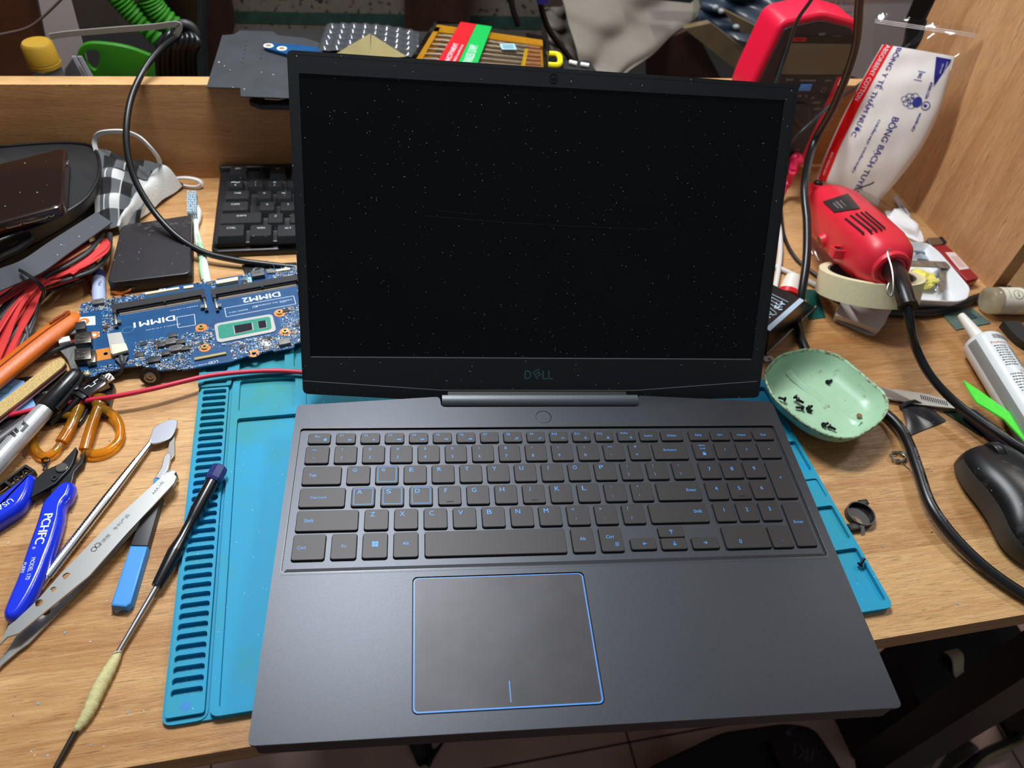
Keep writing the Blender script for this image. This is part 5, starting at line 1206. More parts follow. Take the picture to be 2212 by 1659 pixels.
for (x0, y0, x1, y1, w) in ((1824, 473, 1864, 505, 4), (1835, 466, 1882, 502, 4), (1847, 462, 1893, 499, 3.5), (1858, 459, 1904, 497, 3), (1868, 458, 1911, 494, 2.5)):
    patch([(x0, y0), (x1, y1), (x1+w, y1-w*.6), (x0+w, y0-w*.6)], 'vent_slot', mat('vent_dark', (44, 6, 10), .6), .25, 8, 1)
def bump_(px, py, r, h, nm, m1, m2):
    p = onbody(px, py); q = p-A0; n_ = (q-ad*q.dot(ad)).normalized(); b = NB(); lathe(b, p-n_*4, n_, [(0, r+1), (4+h, r), (4+h, r*.75)], 24); o = obj(nm, b, m1, drill)
    b = NB(); lathe(b, p+n_*(h-.4), n_, [(0, r*.72), (.6, r*.72)], 24); obj('brush_cap', b, m2, o)
bump_(1777, 520, 6.5, 3, 'brush_housing', red_pl, mat('brass_cap', (96, 74, 44), .4, metal=.5))
p = onbody(1815, 545); q = p-A0; n_ = (q-ad*q.dot(ad)).normalized(); M = frame(p, ad, n_)
b = NB(); prism(b, rrect(-5, -9, 7, 9, 1.5), -4, 4.5, 0, M=M, holes=[rrect(-3, -7, 5, 7, 1)]); prism(b, rrect(-3, -7, 5, 7, 1), -4, 1.5, 1, M=M); box(b, -2, -5, 1.5, 3, 1, 3.4, 2, M=M, bevel=.4); obj('switch_bracket', b, [red_pl, black_m, smd_d], drill)
M = frame(at(1766, 404, 48), ad, au); b = NB(); box(b, -6, -8, -10, 8, 8, 3, 0, bevel=2, M=M); obj('lock_block', b, red_pl, drill)
b = NB(); lathe(b, at(1767, 399, 50), au, [(0, 4.6), (3, 4.6), (4, 3.6)], 20); obj('lock_button', b, blk_pl, drill)
b = NB(); cp_ = spline([A1+ad*4, at(1938, 596, 72), at(1948, 622, 76), at(1960, 658, 74)], 6); tube(b, cp_, [9.5]+[9-i*.12 for i in range(len(cp_)-1)], 18); tube(b, [cp_[-1], cp_[-1]+(cp_[-1]-cp_[-2]).normalized()*3], 7.9, 18); obj('cord_boot', b, blk_cable, drill)
b = NB(); c2_ = spline(pz((1960, 660, 74), (1966, 700, 62), (1980, 755, 40), (2010, 812, 27), (2060, 866, 19), (2120, 912, 18), (2185, 955, 20), (2280, 1015, 22)), 8); tube(b, c2_, 3.7, 14)
i = 44; d = c2_[i+1]-c2_[i-1]; c = Vector(CC)-c2_[i]; c = c-d*(c.dot(d)/d.length_squared); M = frame(c2_[i], d, c); txt(b, 'KEMA-KEUR', M, 2.2, 1, warp=wrp(M, 3.8))
obj('power_lead', b, [blk_cable, mat('cord_print', (120, 120, 122))], drill)
b = NB(); tube(b, spline(pz((1923, 538, 95), (1917, 547, 94), (1925, 575, 90), (1929, 600, 86), (1929, 628, 80), (1924, 640, 76), (1916, 628, 78), (1920, 612, 82)), 5), .8, 8); obj('hook_wire', b, chrome, drill)
# ---- masking tape
TR_ = math.radians(-24); MT_ = Matrix.Translation((598.5, 292, 46.5*math.sin(-TR_)+.3)) @ Matrix.Rotation(math.radians(2), 4, 'Y') @ Matrix.Rotation(TR_, 4, 'X')
b = NB(); prism(b, circ(0, 0, 46, 64), .1, 22, 0, holes=[circ(0, 0, 38.5, 48)], M=MT_)
tape = one('masking_tape', b, mat('cream_tape', (226, 218, 178), .6, var=.05, vscale=.3, bump=.2, bscale=1.2), 'roll of cream masking tape lying flat under the red rotary tool', 'tape')
b = NB(); prism(b, circ(0, 0, 38.4, 48), .3, 21.6, 0, holes=[circ(0, 0, 36.4, 48)], M=MT_); obj('cardboard_core', b, mat('tape_core', (84, 78, 82), .7), tape)
b = NB(); prism(b, [at(*p, 7).xy for p in ((1822, 646), (1925, 674), (1918, 690), (1896, 714), (1880, 712), (1806, 680), (1812, 660))], .1, 0.9, 0)
grid(b, lambda u, v: bil((at(1822, 640, 13), at(1925, 668, 13), at(1897, 714, 9), at(1804, 680, 9)), u, v)+V(0, 0, -4.5*v*v+1.2*math.sin(PI*u)), 6, 6, 0, 6.5)
one('cream_plastic_card', b, mat('cream_card', (224, 214, 204), .4), 'curved cream white plastic card sticking out in front of the tape roll', 'card')
# ---- white tray with scrap
tray = thing('white_tray', 'small white angular tray holding metal scrap and crumpled yellow paper', 'tray', V(at(2030, 590, 0)))
def inset2(P, d):
    o = []; m = len(P)
    for i in range(m):
        t = (P[(i+1) % m]-P[i-1]); nn = Vector((-t.y, t.x)).normalized(); o.append(P[i]+nn*d*(1 if area2(P) > 0 else -1))
    return o
tp = roundpoly([at(*p, 17).xy for p in ((1949, 522), (2003, 524), (2030, 545), (2096, 622), (2091, 645), (2070, 652), (1972, 648), (1957, 632))], 6, 4)
b = NB(); loft(b, [[V(q.x, q.y, z) for q in inset2(tp, d)] for d, z in ((8, .1), (6.5, .6), (0.4, 15), (0, 17), (.8, 17.4), (1.8, 16.5), (7.5, 3), (10, 2.2))], True, True)
obj('dish', b, mat('melamine_white', (226, 228, 230), .25), tray, smooth=50)
zt_ = 4
scrap_m = mat('worn_metal', (150, 142, 132), .35, metal=.6, var=.3, vscale=.15)
b = NB(); prism(b, [at(*p, 16).xy for p in ((1950, 561), (2042, 565), (2043, 577), (1950, 573))], 14.5, 16, 0); prism(b, [at(*p, 14).xy for p in ((2032, 577), (2044, 577), (2042, 628), (2030, 628))], 12.8, 14, 0); box(b, *at(2028, 578, 17).xy, 15.5, *at(2043, 566, 17).xy, 17.6, 0, bevel=.4)
one('metal_bracket', b, scrap_m, 'worn L shaped metal bracket laid across the white tray', 'bracket')
b = NB(); q0 = at(1990, 606, 8); rr = random.Random(11)
sphere(b, (0, 0, 0), 1, 9, 0)
for v in b.verts:
    n_ = v.co.normalized(); k = 1+.22*math.sin(5*n_.x+7*n_.y*n_.z)+.14*math.sin(7*n_.z-5*n_.x)+rr.uniform(-.035, .035); v.co = Vector((n_.x*15*k, n_.y*13*k, n_.z*7*k+2))+q0
one('crumpled_paper', b, mat('yellow_paper', (236, 226, 110), .7), 'crumpled bright yellow paper ball in the white tray', 'paper', smooth=0)
b = NB()
for k in range(34):
    p = at(rr.uniform(2010, 2026)+k*.3, 600+k*.9+rr.uniform(-3, 3), 5+rr.uniform(0, 3)); a = rr.uniform(0, 3); cyl(b, p, p+V(math.cos(a)*3.4, math.sin(a)*3.4, rr.uniform(-.6, 1.2)), rr.uniform(.6, 1.2), 8)
one('small_screws', b, chrome, 'loose heap of tiny shiny screws beside the crumpled yellow paper', 'screws', kind='stuff')
b = NB(); box(b, -7, -5, 0, 7, 5, 4, 0, bevel=.6, M=frame(at(1980, 544, 6), (1, -.5, 0))); p_ = one('relay_part', b, mat('grey_blue_part', (130, 148, 164), .35), 'small grey blue square part at the back of the white tray', 'part')
b = NB(); prism(b, [at(*p, 6).xy for p in ((1962, 536), (1975, 530), (2000, 548), (1985, 556))], 3, 6, 0); one('black_scrap', b, blk_pl, 'little black scrap under the grey blue part in the white tray', 'part')
b = NB(); grid(b, lambda u, v: bil((at(1968, 556, 7), at(2000, 548, 7), at(2006, 562, 7), at(1972, 562, 7)), u, v)+V(0, 0, 2*math.sin(PI*u)), 6, 3, 0, .5); one('foil_clip', b, mat('foil', (176, 190, 204), .25, metal=.7), 'bent bluish metal clip behind the bracket in the white tray', 'clip')
# ---- lighter
lt = thing('cigarette_lighter', 'translucent red lighter with a white label, lying against the side panel', 'lighter', V(at(2070, 570, 0)))
redt = mat('lighter_red', (176, 22, 44), .15, trans=.35, coat=.5)
ltp = [at(*p, 11).xy for p in ((2012, 531), (2044, 526), (2117, 600), (2090, 607))]
b = NB(); prism(b, roundpoly(ltp, 3), .2, 11, 0, bevel=1.8); obj('body', b, redt, lt)
b = NB(); prism(b, [at(*p, 11.2).xy for p in ((2042, 545), (2062, 545), (2094, 580), (2073, 583))], 10.8, 11.25, 0)
M = frame(at(2068, 563, 11.25), at(2073, 583, 11)-at(2042, 545, 11))
for k in range(6): bar(b, -8+(k % 2), 3.6-k*1.4, 11, 3.6-k*1.4, M, .45, 1, .06)
obj('label_sticker', b, [mat('lighter_label', (222, 204, 198), .5), mat('label_red_print', (176, 96, 96), .5)], lt)
b = NB(); prism(b, roundpoly([at(*p, 11).xy for p in ((2003, 513), (2031, 511), (2044, 525), (2012, 530))], 2), 1, 11, 0, bevel=1.5); obj('metal_hood', b, mat('lighter_hood', (150, 140, 124), .25, metal=.8), lt)
b = NB(); prism(b, [at(*p, 12).xy for p in ((2030, 511), (2036, 511), (2046, 523), (2041, 526))], 3, 12, 0, bevel=.5); obj('thumb_button', b, black_m, lt)
# ---- vial lying at the right edge
vi = thing('glue_vial', 'clear plastic vial with a cream label lying at the right edge', 'vial', V(at(2180, 650, 0)))
v0 = at(2131, 649, 13.5); vd = (at(2300, 652, 13.5)-v0).normalized()
clr = mat('clear_plastic', (214, 200, 172), .12, trans=.75, ior=1.25, coat=.3)
b = NB(); lathe(b, v0, vd, [(-1, 9), (0, 12), (1.5, 13), (9, 13.2), (70, 13.2)], 36); obj('bottle', b, clr, vi)
b = NB(); lathe(b, v0+vd*10, vd, [(0, 13.3), (60, 13.3)], 36)
c = Vector(CC)-v0; c = c-vd*c.dot(vd); M = frame(v0+vd*22, vd, c); wv = wrp(M, 13.45)
M9 = Matrix.Rotation(-PI/2, 4, 'Z'); M8 = Matrix.Rotation(PI/2, 4, 'Z')
ringo = circ(2, -5, 5.2, 24); ringi = circ(2, -5, 4.8, 24)
for i in range(24):
    j = (i+1) % 24; q = b.faces.new([b.verts.new(wv(Vector((p[0], p[1], 0)))) for p in (ringo[i], ringo[j], ringi[j], ringi[i])]); q.material_index = 1
txt(b, '0.3G', I4, 2.0, 1, warp=lambda p: wv(M9 @ p+Vector((2, -5, 0)))); txt(b, 'Science Co.,Ltd', I4, 1.4, 1, w=17, warp=lambda p: wv(M9 @ p+Vector((-7, 0, 0))))
txt(b, '强力胶水', I4, 4.5, 1, warp=lambda p: wv(M9 @ p+Vector((13, -2, 0))))
obj('label_band', b, [mat('vial_label', (216, 210, 192), .5, var=.08, vscale=.2), smd_d], vi)
# ---- silicone tube
st_ = thing('silicone_tube', 'large white glue tube with a long nozzle, lying at the right edge', 'tube', V(at(2180, 850, 0)))
t0 = at(2124, 744, 17); td = (at(2290, 1010, 17)-t0).normalized(); wt = mat('tube_white', (216, 220, 220), .28, coat=.3)
b = NB(); lathe(b, t0, td, [(-3, 7), (-1, 15.8), (0, 16.6), (2, 16.9), (4, 16.8), (130, 16.8)], 40)
c = Vector(CC)-t0; c = c-td*c.dot(td); M = frame(t0, td, c); wt_ = wrp(M, 16.95)
def strip(x0, x1, y0, y1, mi, n=6, w=None):
    for k in range(n):
        a, c_ = y0+(y1-y0)*k/n, y0+(y1-y0)*(k+1)/n; q = b.faces.new([b.verts.new((w or wt_)(Vector(p+(0,)))) for p in ((x0, a), (x1, a), (x1, c_), (x0, c_))]); q.material_index = mi
strip(4, 9, -4, 20, 2); strip(4, 110, -26, -17, 2)
txt(b, 'Product', I4, 2.4, 3, warp=lambda p: wt_(M8 @ p+Vector((14, -3, 0)))); txt(b, 'description', I4, 2.4, 3, warp=lambda p: wt_(M8 @ p+Vector((14, 9, 0))))
rr = random.Random(21)
for blk, (x0, x1, yc, n_) in enumerate(((18, 44, -3, 9), (18, 44, 10, 9), (52, 74, -4, 7), (52, 90, 12, 12))):
    for k in range(n_):
        x = x0+(x1-x0)*k/n_; y = yc-5+rr.uniform(0, 1)
        while y < yc+5:
            l = rr.uniform(.8, 2.4); strip(x, x+.9, y, min(yc+5.5, y+l), 1, 1); y += l+.5
txt(b, 'Technical data', I4, 2.2, 3, warp=lambda p: wt_(M8 @ p+Vector((49, 10, 0))))
obj('tube_body', b, [wt, smd_d, mat('tube_silver', (150, 148, 146), .3, metal=.3), mat('tube_red_print', (206, 52, 46), .5)], st_)
b = NB(); n0 = at(2078, 684, 20); lathe(b, t0-td*2, n0-(t0-td*2), [(0, 8), (3, 8), (4, 6.2), ((n0-t0).length-2, 3.6), ((n0-t0).length, 3.2)], 24); obj('nozzle', b, mat('nozzle_white', (226, 222, 212), .35), st_)
# ---- chip, film, tweezers, pen, spudger
b = NB(); prism(b, [at(*p, 1.4).xy for p in ((2033, 675), (2098, 664), (2141, 697), (2066, 712))], .1, 1.4, 0); prism(b, [at(*p, 2).xy for p in ((2072, 680), (2098, 675), (2112, 686), (2086, 692))], 1.4, 2.0, 1)
ch_ = one('bga_chip', b, [mat('chip_green', (84, 106, 100), .3, var=.35, vscale=.4), mat('chip_die', (46, 66, 72), .2)], 'loose grey green square chip under the nozzle of the white tube', 'chip')
b = NB(); prism(b, [at(*p, .8).xy for p in ((1738, 624), (1764, 627), (1784, 685), (1748, 690))], .1, .8, 0); one('film_scrap', b, mat('teal_film', (22, 84, 76), .35), 'dark teal plastic scrap beside the silver module, left of the tape roll', 'scrap')
t2 = thing('ridged_tweezers', 'flat steel tweezers with ridged grips, half under the green dish', 'tweezers', V(at(1980, 860, 0)))
b = NB(); prism(b, [at(*p, 5).xy for p in ((1870, 836), (1900, 835), (2000, 850), (2058, 866), (2073, 873), (2068, 883), (2040, 880), (1985, 874), (1915, 860), (1880, 850))], 3.8, 5, 0, bevel=.3)
for k in range(13):
    p = at(1990+k*4.6, 858+k*1.15, 5); box(b, -.28, -2.6, 0, .28, 2.6, .35, 1, M=frame(p, (1, -.35, 0)))
obj('arm', b, [satin, smd_d], t2)
b = NB(); prism(b, [at(*p, 1.6).xy for p in ((1880, 848), (1985, 868), (2060, 884), (2066, 888), (2040, 888), (1980, 880), (1884, 862))], .4, 1.6, 0); obj('arm', b, satin, t2)
b = NB(); n1 = at(2066, 872, 6); n2 = at(2090, 892, 6); lathe(b, n1, n2-n1, [(0, 2.6), (3, 3.2), ((n2-n1).length, 3.4)], 18); n3 = at(2290, 1050, 6)
pen = thing('navy_pen', 'thick navy blue pen with a grey nozzle, beneath the black lead at the right', 'pen', V(at(2130, 920, 0)))
obj('nozzle', b, mat('grey_nozzle', (130, 136, 142), .35), pen)
b = NB(); lathe(b, n2, n3-n2, [(0, 5.2), (3, 5.9), (100, 5.9)], 22); obj('barrel', b, mat('navy_barrel', (24, 32, 66), .3, dust=.2, dscale=.3), pen)
b = NB(); G = [at(*p, 19).xy for p in ((2082, 821), (2120, 846), (2212, 912), (2260, 945), (2270, 1010), (2212, 950), (2170, 905), (2110, 868), (2093, 842))]; prism(b, G, 17.4, 19, 0, bevel=.3)
one('green_pry_blade', b, mat('lime_plastic', (70, 220, 50), .4, var=.1, vscale=.3), 'flat lime green plastic pry blade between the white tube and the black lead', 'tool')
b = NB(); prism(b, [at(*p, 2).xy for p in ((2040, 888), (2070, 870), (2130, 905), (2160, 935), (2120, 940))], .1, .7, 0)
one('clear_film', b, mat('dark_green_film', (26, 40, 26), .2), 'dark translucent film strip under the navy pen', 'film')
b = NB()
grid(b, lambda u, v: bil((at(1946, 877, 2.5), at(1992, 867, 2.5), at(2044, 909, .8), at(1962, 942, .8)), u, v)+V(0, 0, 1.6*math.sin(PI*v*.9)*math.sin(5*u+1)**2), 14, 14, 0, .25)
tube(b, pz((1946, 880, 3), (1958, 872, 4), (1975, 868, 4), (1988, 874, 3)), 2.2, 8)
one('black_tape_scrap', b, mat('electrical_tape', (34, 34, 36), .3, dust=.2, dscale=.5, spec=.7), 'crinkled glossy black tape scrap to the right of the green dish', 'tape')
b = NB(); rr = random.Random(4)
for k in range(4):
    c = at(1941+rr.uniform(-2, 2), 986+rr.uniform(-2, 2), 1.5+.5*k); tube(b, [c+V((6.0+rr.uniform(-.8, .8))*math.cos(t), (4.6+rr.uniform(-.6, .6))*math.sin(t), .8*math.sin(2*t+k)) for t in np.linspace(0, 2*PI, 25)[:-1]], .45, 7, loop=True)
tube(b, spline(pz((1948, 998, 1), (1960, 1010, .8), (1985, 1030, .8)), 5), .3, 6)
one('wire_coil', b, mat('solder_wire', (150, 146, 140), .3, metal=.8), 'little coil of thin grey wire beside the power cord', 'wire')
b = NB()
for k in range(5):
    c = at(1998+rr.uniform(-3, 3), 1000+rr.uniform(-4, 4), .6); tube(b, [c+V((6+k)*math.cos(t), (6+k*.5)*math.sin(t), .2) for t in np.linspace(rr.uniform(0, 2), rr.uniform(4, 6), 16)], .12, 5)
one('thin_wire_tangle', b, mat('solder_wire', (150, 146, 140)), 'hair thin tangle of wire between the power cord and the mouse', 'wire', kind='stuff')
# coin cell holder
ch2 = thing('coin_cell_holder', 'small round black coin cell holder with metal contact, right of the mat', 'battery holder', V(at(1858, 1112, 0)))
hc = at(1858, 1112, 3)
b = NB(); prism(b, circ(hc.x, hc.y, 10.4, 40), .1, 5.2, 0, holes=[circ(hc.x, hc.y, 9.4, 40)]); prism(b, circ(hc.x, hc.y, 9.5, 40), .1, 1.2, 0)
q = at(1866, 1086, 4); box(b, q.x-3.5, q.y-1.5, .1, q.x+3.5, q.y+2.5, 4.8, 0, bevel=.3); q = at(1846, 1138, 4); box(b, q.x-4.5, q.y-2, .1, q.x+4.5, q.y+3, 4.4, 0, bevel=.3); obj('housing', b, blk_pl, ch2)
b = NB(); q = at(1850, 1128, 2); tube(b, [q+V(-1.5, 6, -.6), q+V(-.5, 1, 1.2), q+V(-.8, -5, 2.5), q+V(-1.5, -9, 0)], 1.0, sec=[(-1.6, -.2), (-.2, -.2), (-.2, .2), (-1.6, .2)], up=(0, 0, 1)); tube(b, [q+V(1.5, 6, -.6), q+V(2.0, 1, 1.2), q+V(1.6, -5, 2.5), q+V(1, -9, 0)], 1.0, sec=[(-.8, -.2), (.8, -.2), (.8, .2), (-.8, .2)], up=(0, 0, 1)); obj('contact', b, chrome, ch2)
# ---- green soap dish
dish = thing('green_dish', 'stained pale green soap dish holding tiny black screws, right of the laptop', 'dish', V(at(1785, 860, 0)))
dg = mat('pale_green_plastic', (160, 196, 164), .32, var=.05, vscale=.08)
def stain(m, col, scale, lo, hi, bscale_vec=(1, 1, 1)):
    N = m.node_tree.nodes; L = m.node_tree.links; P = N['Principled BSDF']; tc = N.new('ShaderNodeTexCoord'); mp = N.new('ShaderNodeMapping'); mp.inputs['Scale'].default_value = [scale*1000*k for k in bscale_vec]
    L.new(tc.outputs['Object'], mp.inputs[0]); n = N.new('ShaderNodeTexNoise'); n.inputs['Scale'].default_value = 1; n.inputs['Detail'].default_value = 8; n.inputs['Roughness'].default_value = .7; L.new(mp.outputs[0], n.inputs['Vector'])
    r = N.new('ShaderNodeMapRange'); r.inputs[1].default_value = lo; r.inputs[2].default_value = hi; L.new(n.outputs[0], r.inputs[0])
    mx = N.new('ShaderNodeMix'); mx.data_type = 'RGBA'; L.new(r.outputs[0], mx.inputs[0])
    s = P.inputs['Base Color']
    if s.is_linked: L.new(s.links[0].from_socket, mx.inputs[6])
    else: mx.inputs[6].default_value = s.default_value
    mx.inputs[7].default_value = (*s2l(col), 1); L.new(mx.outputs[2], s)
stain(dg, (112, 102, 72), .09, .60, .72); stain(dg, (84, 70, 50), .4, .70, .76)
dgr = mat('grimy_green_rim', (150, 186, 150), .4); stain(dgr, (110, 92, 62), .25, .47, .60)
dp = roundpoly([at(*p, 28).xy for p in ((1646, 806), (1680, 765), (1745, 749), (1812, 762), (1916, 848), (1925, 878), (1905, 912), (1850, 948), (1800, 946), (1740, 918), (1668, 858))], 10, 5)
b = NB(); rg = [(15, 9.2), (12, 9.8), (5, 17), (1.0, 24.5), (0, 27), (.5, 28), (1.4, 28), (2.4, 26), (6, 19), (11, 14), (17, 12), (26, 11.4)]
cd_ = sum((Vector(p) for p in dp), Vector((0, 0)))/len(dp)
def shrink(P, d): return [cd_+(Vector(p)-cd_)*(1-d/46) for p in P]
loft(b, [[V(q.x, q.y, z) for q in shrink(dp, d)] for d, z in rg], True, True)
for f_ in b.faces:
    f_.material_index = 1 if 23 < sum(v.co.z for v in f_.verts)/len(f_.verts) else 0
obj('bowl', b, [dg, dgr], dish, smooth=70)
b = NB(); r0 = at(1702, 790, 20); r1 = at(1868, 912, 18); tube(b, spline([r0.lerp(r1, .04)+V(0, 0, -3), r0.lerp(r1, .15)+V(0, 0, -5.6), r0.lerp(r1, .5)+V(0, 0, -6.6), r0.lerp(r1, .85)+V(0, 0, -5.6), r0.lerp(r1, .97)+V(0, 0, -3)], 5), 1.0, sec=[(-4, -1.5), (-1.6, .2), (0, .9), (1.6, .2), (4, -1.5)]); obj('ridge', b, dg, dish, smooth=60)
# screws
def screw():
    t = thing('laptop_screw', 'tiny black laptop screw lying in the green dish', 'screw', (0, 0, 0), 'tiny black screws in the green dish')
    b = NB(); lathe(b, (0, 0, 0), (1, 0, 0), [(0, 2.0), (1.1, 2.1), (1.3, 1.2)], 14); obj('head', b, mat('screw_black', (24, 24, 28), .35, metal=.5), t)
    b = NB(); lathe(b, (1.2, 0, 0), (1, 0, 0), [(k*.4, 1.15 if k % 2 else .9) for k in range(13)], 10); obj('threaded_shank', b, mat('screw_black', (24, 24, 28)), t); return t
s0_ = screw(); first = True
rr = random.Random(8)
for px, py, z, a in ((1697, 863, 9, 2.7), (1717, 856, 9.5, -1.2), (1722, 862, 8.5, -1.0), (1735, 881, 7.5, 2.9), (1749, 889, 6.5, 1.2), (1745, 884, 8, .5), (1778, 918, 8, .3), (1790, 920, 7.5, -.9), (1787, 826, 7.4, .4)):
    p = at(px, py, z+6.5); rot = (0, rr.uniform(-.1, .1), a)
    if first: s0_.location = p*MM; s0_.rotation_euler = rot; first = False
    else: dup(s0_, p, rot)
s9 = dup(s0_, at(1857, 1221, 4.2), (0, -.9, .7), 'tiny black screw lying in the front right mat compartment', None)
del s9['group']
b = NB(); b_ = at(1857, 897, 15)
prism(b, circ(b_.x, b_.y, 2.2, 14), 14, 15, 0); one('copper_washer', b, mat('copper_washer', (140, 110, 84), .3, metal=.6), 'tiny round coppery washer lying at the right of the green dish', 'washer')
# ---- mouse
ms = thing('computer_mouse', 'dusty glossy black computer mouse at the right edge', 'mouse', (600, 60, 0))
mb_ = mat('mouse_gloss_black', (20, 20, 22), .36, spec=.5, dust=.26, dscale=.2, dustcol=(.4, .4, .4)); stain(mb_, (52, 52, 52), .06, .56, .64)
mg = mat('mouse_side_grey', (58, 54, 50), .45)
MX = lambda y: 566+ (2.5*math.sin((y-20)/90*PI) )
def msec(t):   # t 0 front .. 1 rear
    y = 112-104*t; w = 29*(1-abs(2*t-1)**5*.55) - 3.0*math.exp(-((t-.45)/.22)**2) + (3 if t > .6 else 0)*math.sin(PI*(t-.6)/.4)
    h = 16+20*math.sin(PI*min(1, .12+t*.72))
    if t < .04 or t > .96: w *= .72; h *= .62
    return y, w, h
b = NB(); rgs = []
ts = [0, .02, .05, .1, .2, .3, .4, .5, .6, .7, .8, .88, .94, .98, 1]
for t in ts:
    y, w, h = msec(t); cx = 596 + (1.5 if t < .3 else 0)
    o = [(-1, 0), (-1.02, .2), (-1.03, .42), (-.99, .6), (-.88, .78), (-.66, .92), (-.35, .985), (0, 1), (.35, .985), (.66, .92), (.88, .78), (.99, .6), (1.03, .42), (1.02, .2), (1, 0)]
    rgs.append([V(cx+w*a, y-(4 if c < .1 else 0)*(1 if t > .9 else 0), 1.0+h*c) for a, c in o])
loft(b, rgs, True, True)
for f_ in b.faces:
    f_.normal_update(); c_ = sum((v.co.z for v in f_.verts))/len(f_.verts)
    yy = sum(v.co.y for v in f_.verts)/len(f_.verts)
    if abs(f_.normal.x) > .55 and c_ < 20 and 16 < yy < 102: f_.material_index = 1
mbody = obj('shell', b, [mb_, mg], ms, smooth=60)
sub = mbody.modifiers.new('s', 'SUBSURF'); sub.levels = 2; sub.render_levels = 2
b = NB(); lathe(b, (592, 97, 23.5), (1, 0, 0), [(0, 9), (1.5, 10), (6.5, 10), (8, 9)], 24); obj('scroll_wheel', b, blk_pl, ms)
# ---- glossy module left of the tape
md_ = thing('metal_module', 'glossy metal module with a patterned black top, beside the lid', 'module', V(at(1700, 690, 0)))
p1, p2, p3, p4 = at(1640, 600, 34), at(1738, 650, 34), at(1664, 716, 34), at(1570, 660, 34); p5, p6 = at(1762, 663, 1.2), at(1655, 766, 1.2)
b = NB(); vs = [p1, p2, p3, p4]; dn_ = V(0, 0, -1)
loft(b, [[p1, p2, p3, p4], [at(1640, 600, 34)-V(0, 0, 33), p5-V(0, 0, .9), p6-V(0, 0, .9), p4-V(0, 0, 33.5)]], True, True)
obj('shell', b, mat('glossy_brown_metal', (70, 60, 58), .25, metal=.85), md_)
MMd = frame(p3+V(0, 0, .1), p2-p3, (0, 0, 1)); mi_ = MMd.inverted()
b = NB(); LL = (p2-p3).length
flat(b, [(0, .5), (LL, .5), (LL, 5), (0, 5)], MMd, .1, 1)
q4 = [(mi_ @ p).xy for p in (p1, p2, p3, p4)]
rr = random.Random(2)
for k in range(9): bar(b, 4+k*5.5, 9, 14+k*4, 24+rr.uniform(-4, 6), MMd, .7, 1, .15)
for k in range(22): x, y = rr.uniform(6, 42), rr.uniform(9, 30); bar(b, x, y, x+rr.uniform(1, 5), y+rr.uniform(-3, 3), MMd, rr.uniform(.6, 2), 1, .18)
prism(b, [(q.x, q.y) for q in q4], -.2, .05, 0, M=MMd)
obj('patterned_top', b, [mat('module_black', (30, 26, 26), .25), mat('module_white', (176, 196, 212), .3)], md_)
b = NB(); tube(b, [p5+V(0, 0, .6), p6+V(0, 0, .6)], .9, 8); obj('edge_trim', b, mat('trim_cream', (214, 206, 190), .4), md_)
b = NB(); e = at(1664, 772, 4); prism(b, [(e.x+v[0], e.y+v[1]) for v in roundpoly([(-5, -3), (5, -1), (4, 4), (-6, 3)], 1.5)], 1, 2, 0, holes=[circ(e.x, e.y, 1.3, 12)]); obj('mounting_tab', b, white_pl, md_)
b = NB(); c0 = at(1702, 640, 6); c1 = at(1712, 606, 14); lathe(b, c0, c1-c0, [(0, 12), (5, 11), (6, 9.5)], 24, 1); lathe(b, c0+(c1-c0).normalized()*6, c1-c0, [(0, 9.5), (12, 8), (16, 7), (17.5, 4)], 24, 0)
one('white_red_cap', b, [mat('cap_white', (226, 220, 210), .35), mat('cap_red', (206, 24, 40), .3)], 'small white conical cap with a red base, behind the glossy metal module', 'cap')
# ---- thin cables at the right of the lid
def cable(nm, pts, r, m_, lab, n=7):
    b = NB(); tube(b, spline(pts, n), r, 10); return one(nm, b, m_, lab, 'cable')
wc = mat('white_cable', (214, 214, 208), .35)
cable('white_cable', pz((1655, 440, 4), (1680, 480, 4), (1686, 530, 4), (1682, 580, 4), (1674, 625, 3), (1668, 660, 3)), 2.6, wc, 'white cable running down along the right edge of the lid')
cable('white_cable', pz((1640, 560, 3), (1680, 578, 3), (1720, 596, 3.2), (1755, 612, 3.2), (1790, 632, 3)), 2.6, wc, 'white cable crossing towards the masking tape roll')
cable('thin_black_cable', pz((1680, 400, 4), (1687, 455, 4), (1694, 510, 4), (1718, 556, 3), (1760, 592, 3), (1800, 620, 3)), 1.8, blk_cable, 'thin black cable curving from the lid edge to under the tape roll')
cable('grey_test_lead', [at(1650, 400, 20), at(1690, 330, 40), aty(1716, 300, 478), aty(1760, 258, 482), aty(1808, 215, 505), aty(1860, 180, 540), aty(1960, 90, 600), aty(2040, -20, 660)], 1.9, grc, 'thin grey lead running behind the cotton bag to the lid corner')
cable('rear_black_cable', pz((1790, 630, 4), (1860, 668, 4), (1930, 676, 4.3), (2000, 676, 4.3), (2060, 664, 4.3), (2115, 642, 4.3), (2180, 625, 4.3)), 4.1, blk_cable, 'thick black cable behind the green grey chip and white tray')
cable('meter_top_lead', [aty(1770, -40, 430), aty(1752, 0, 440), aty(1722, 45, 450), aty(1700, 110, 455), aty(1680, 170, 450), aty(1660, 240, 440)], 1.7, grc, 'thin dark lead hanging in front of the red multimeter')
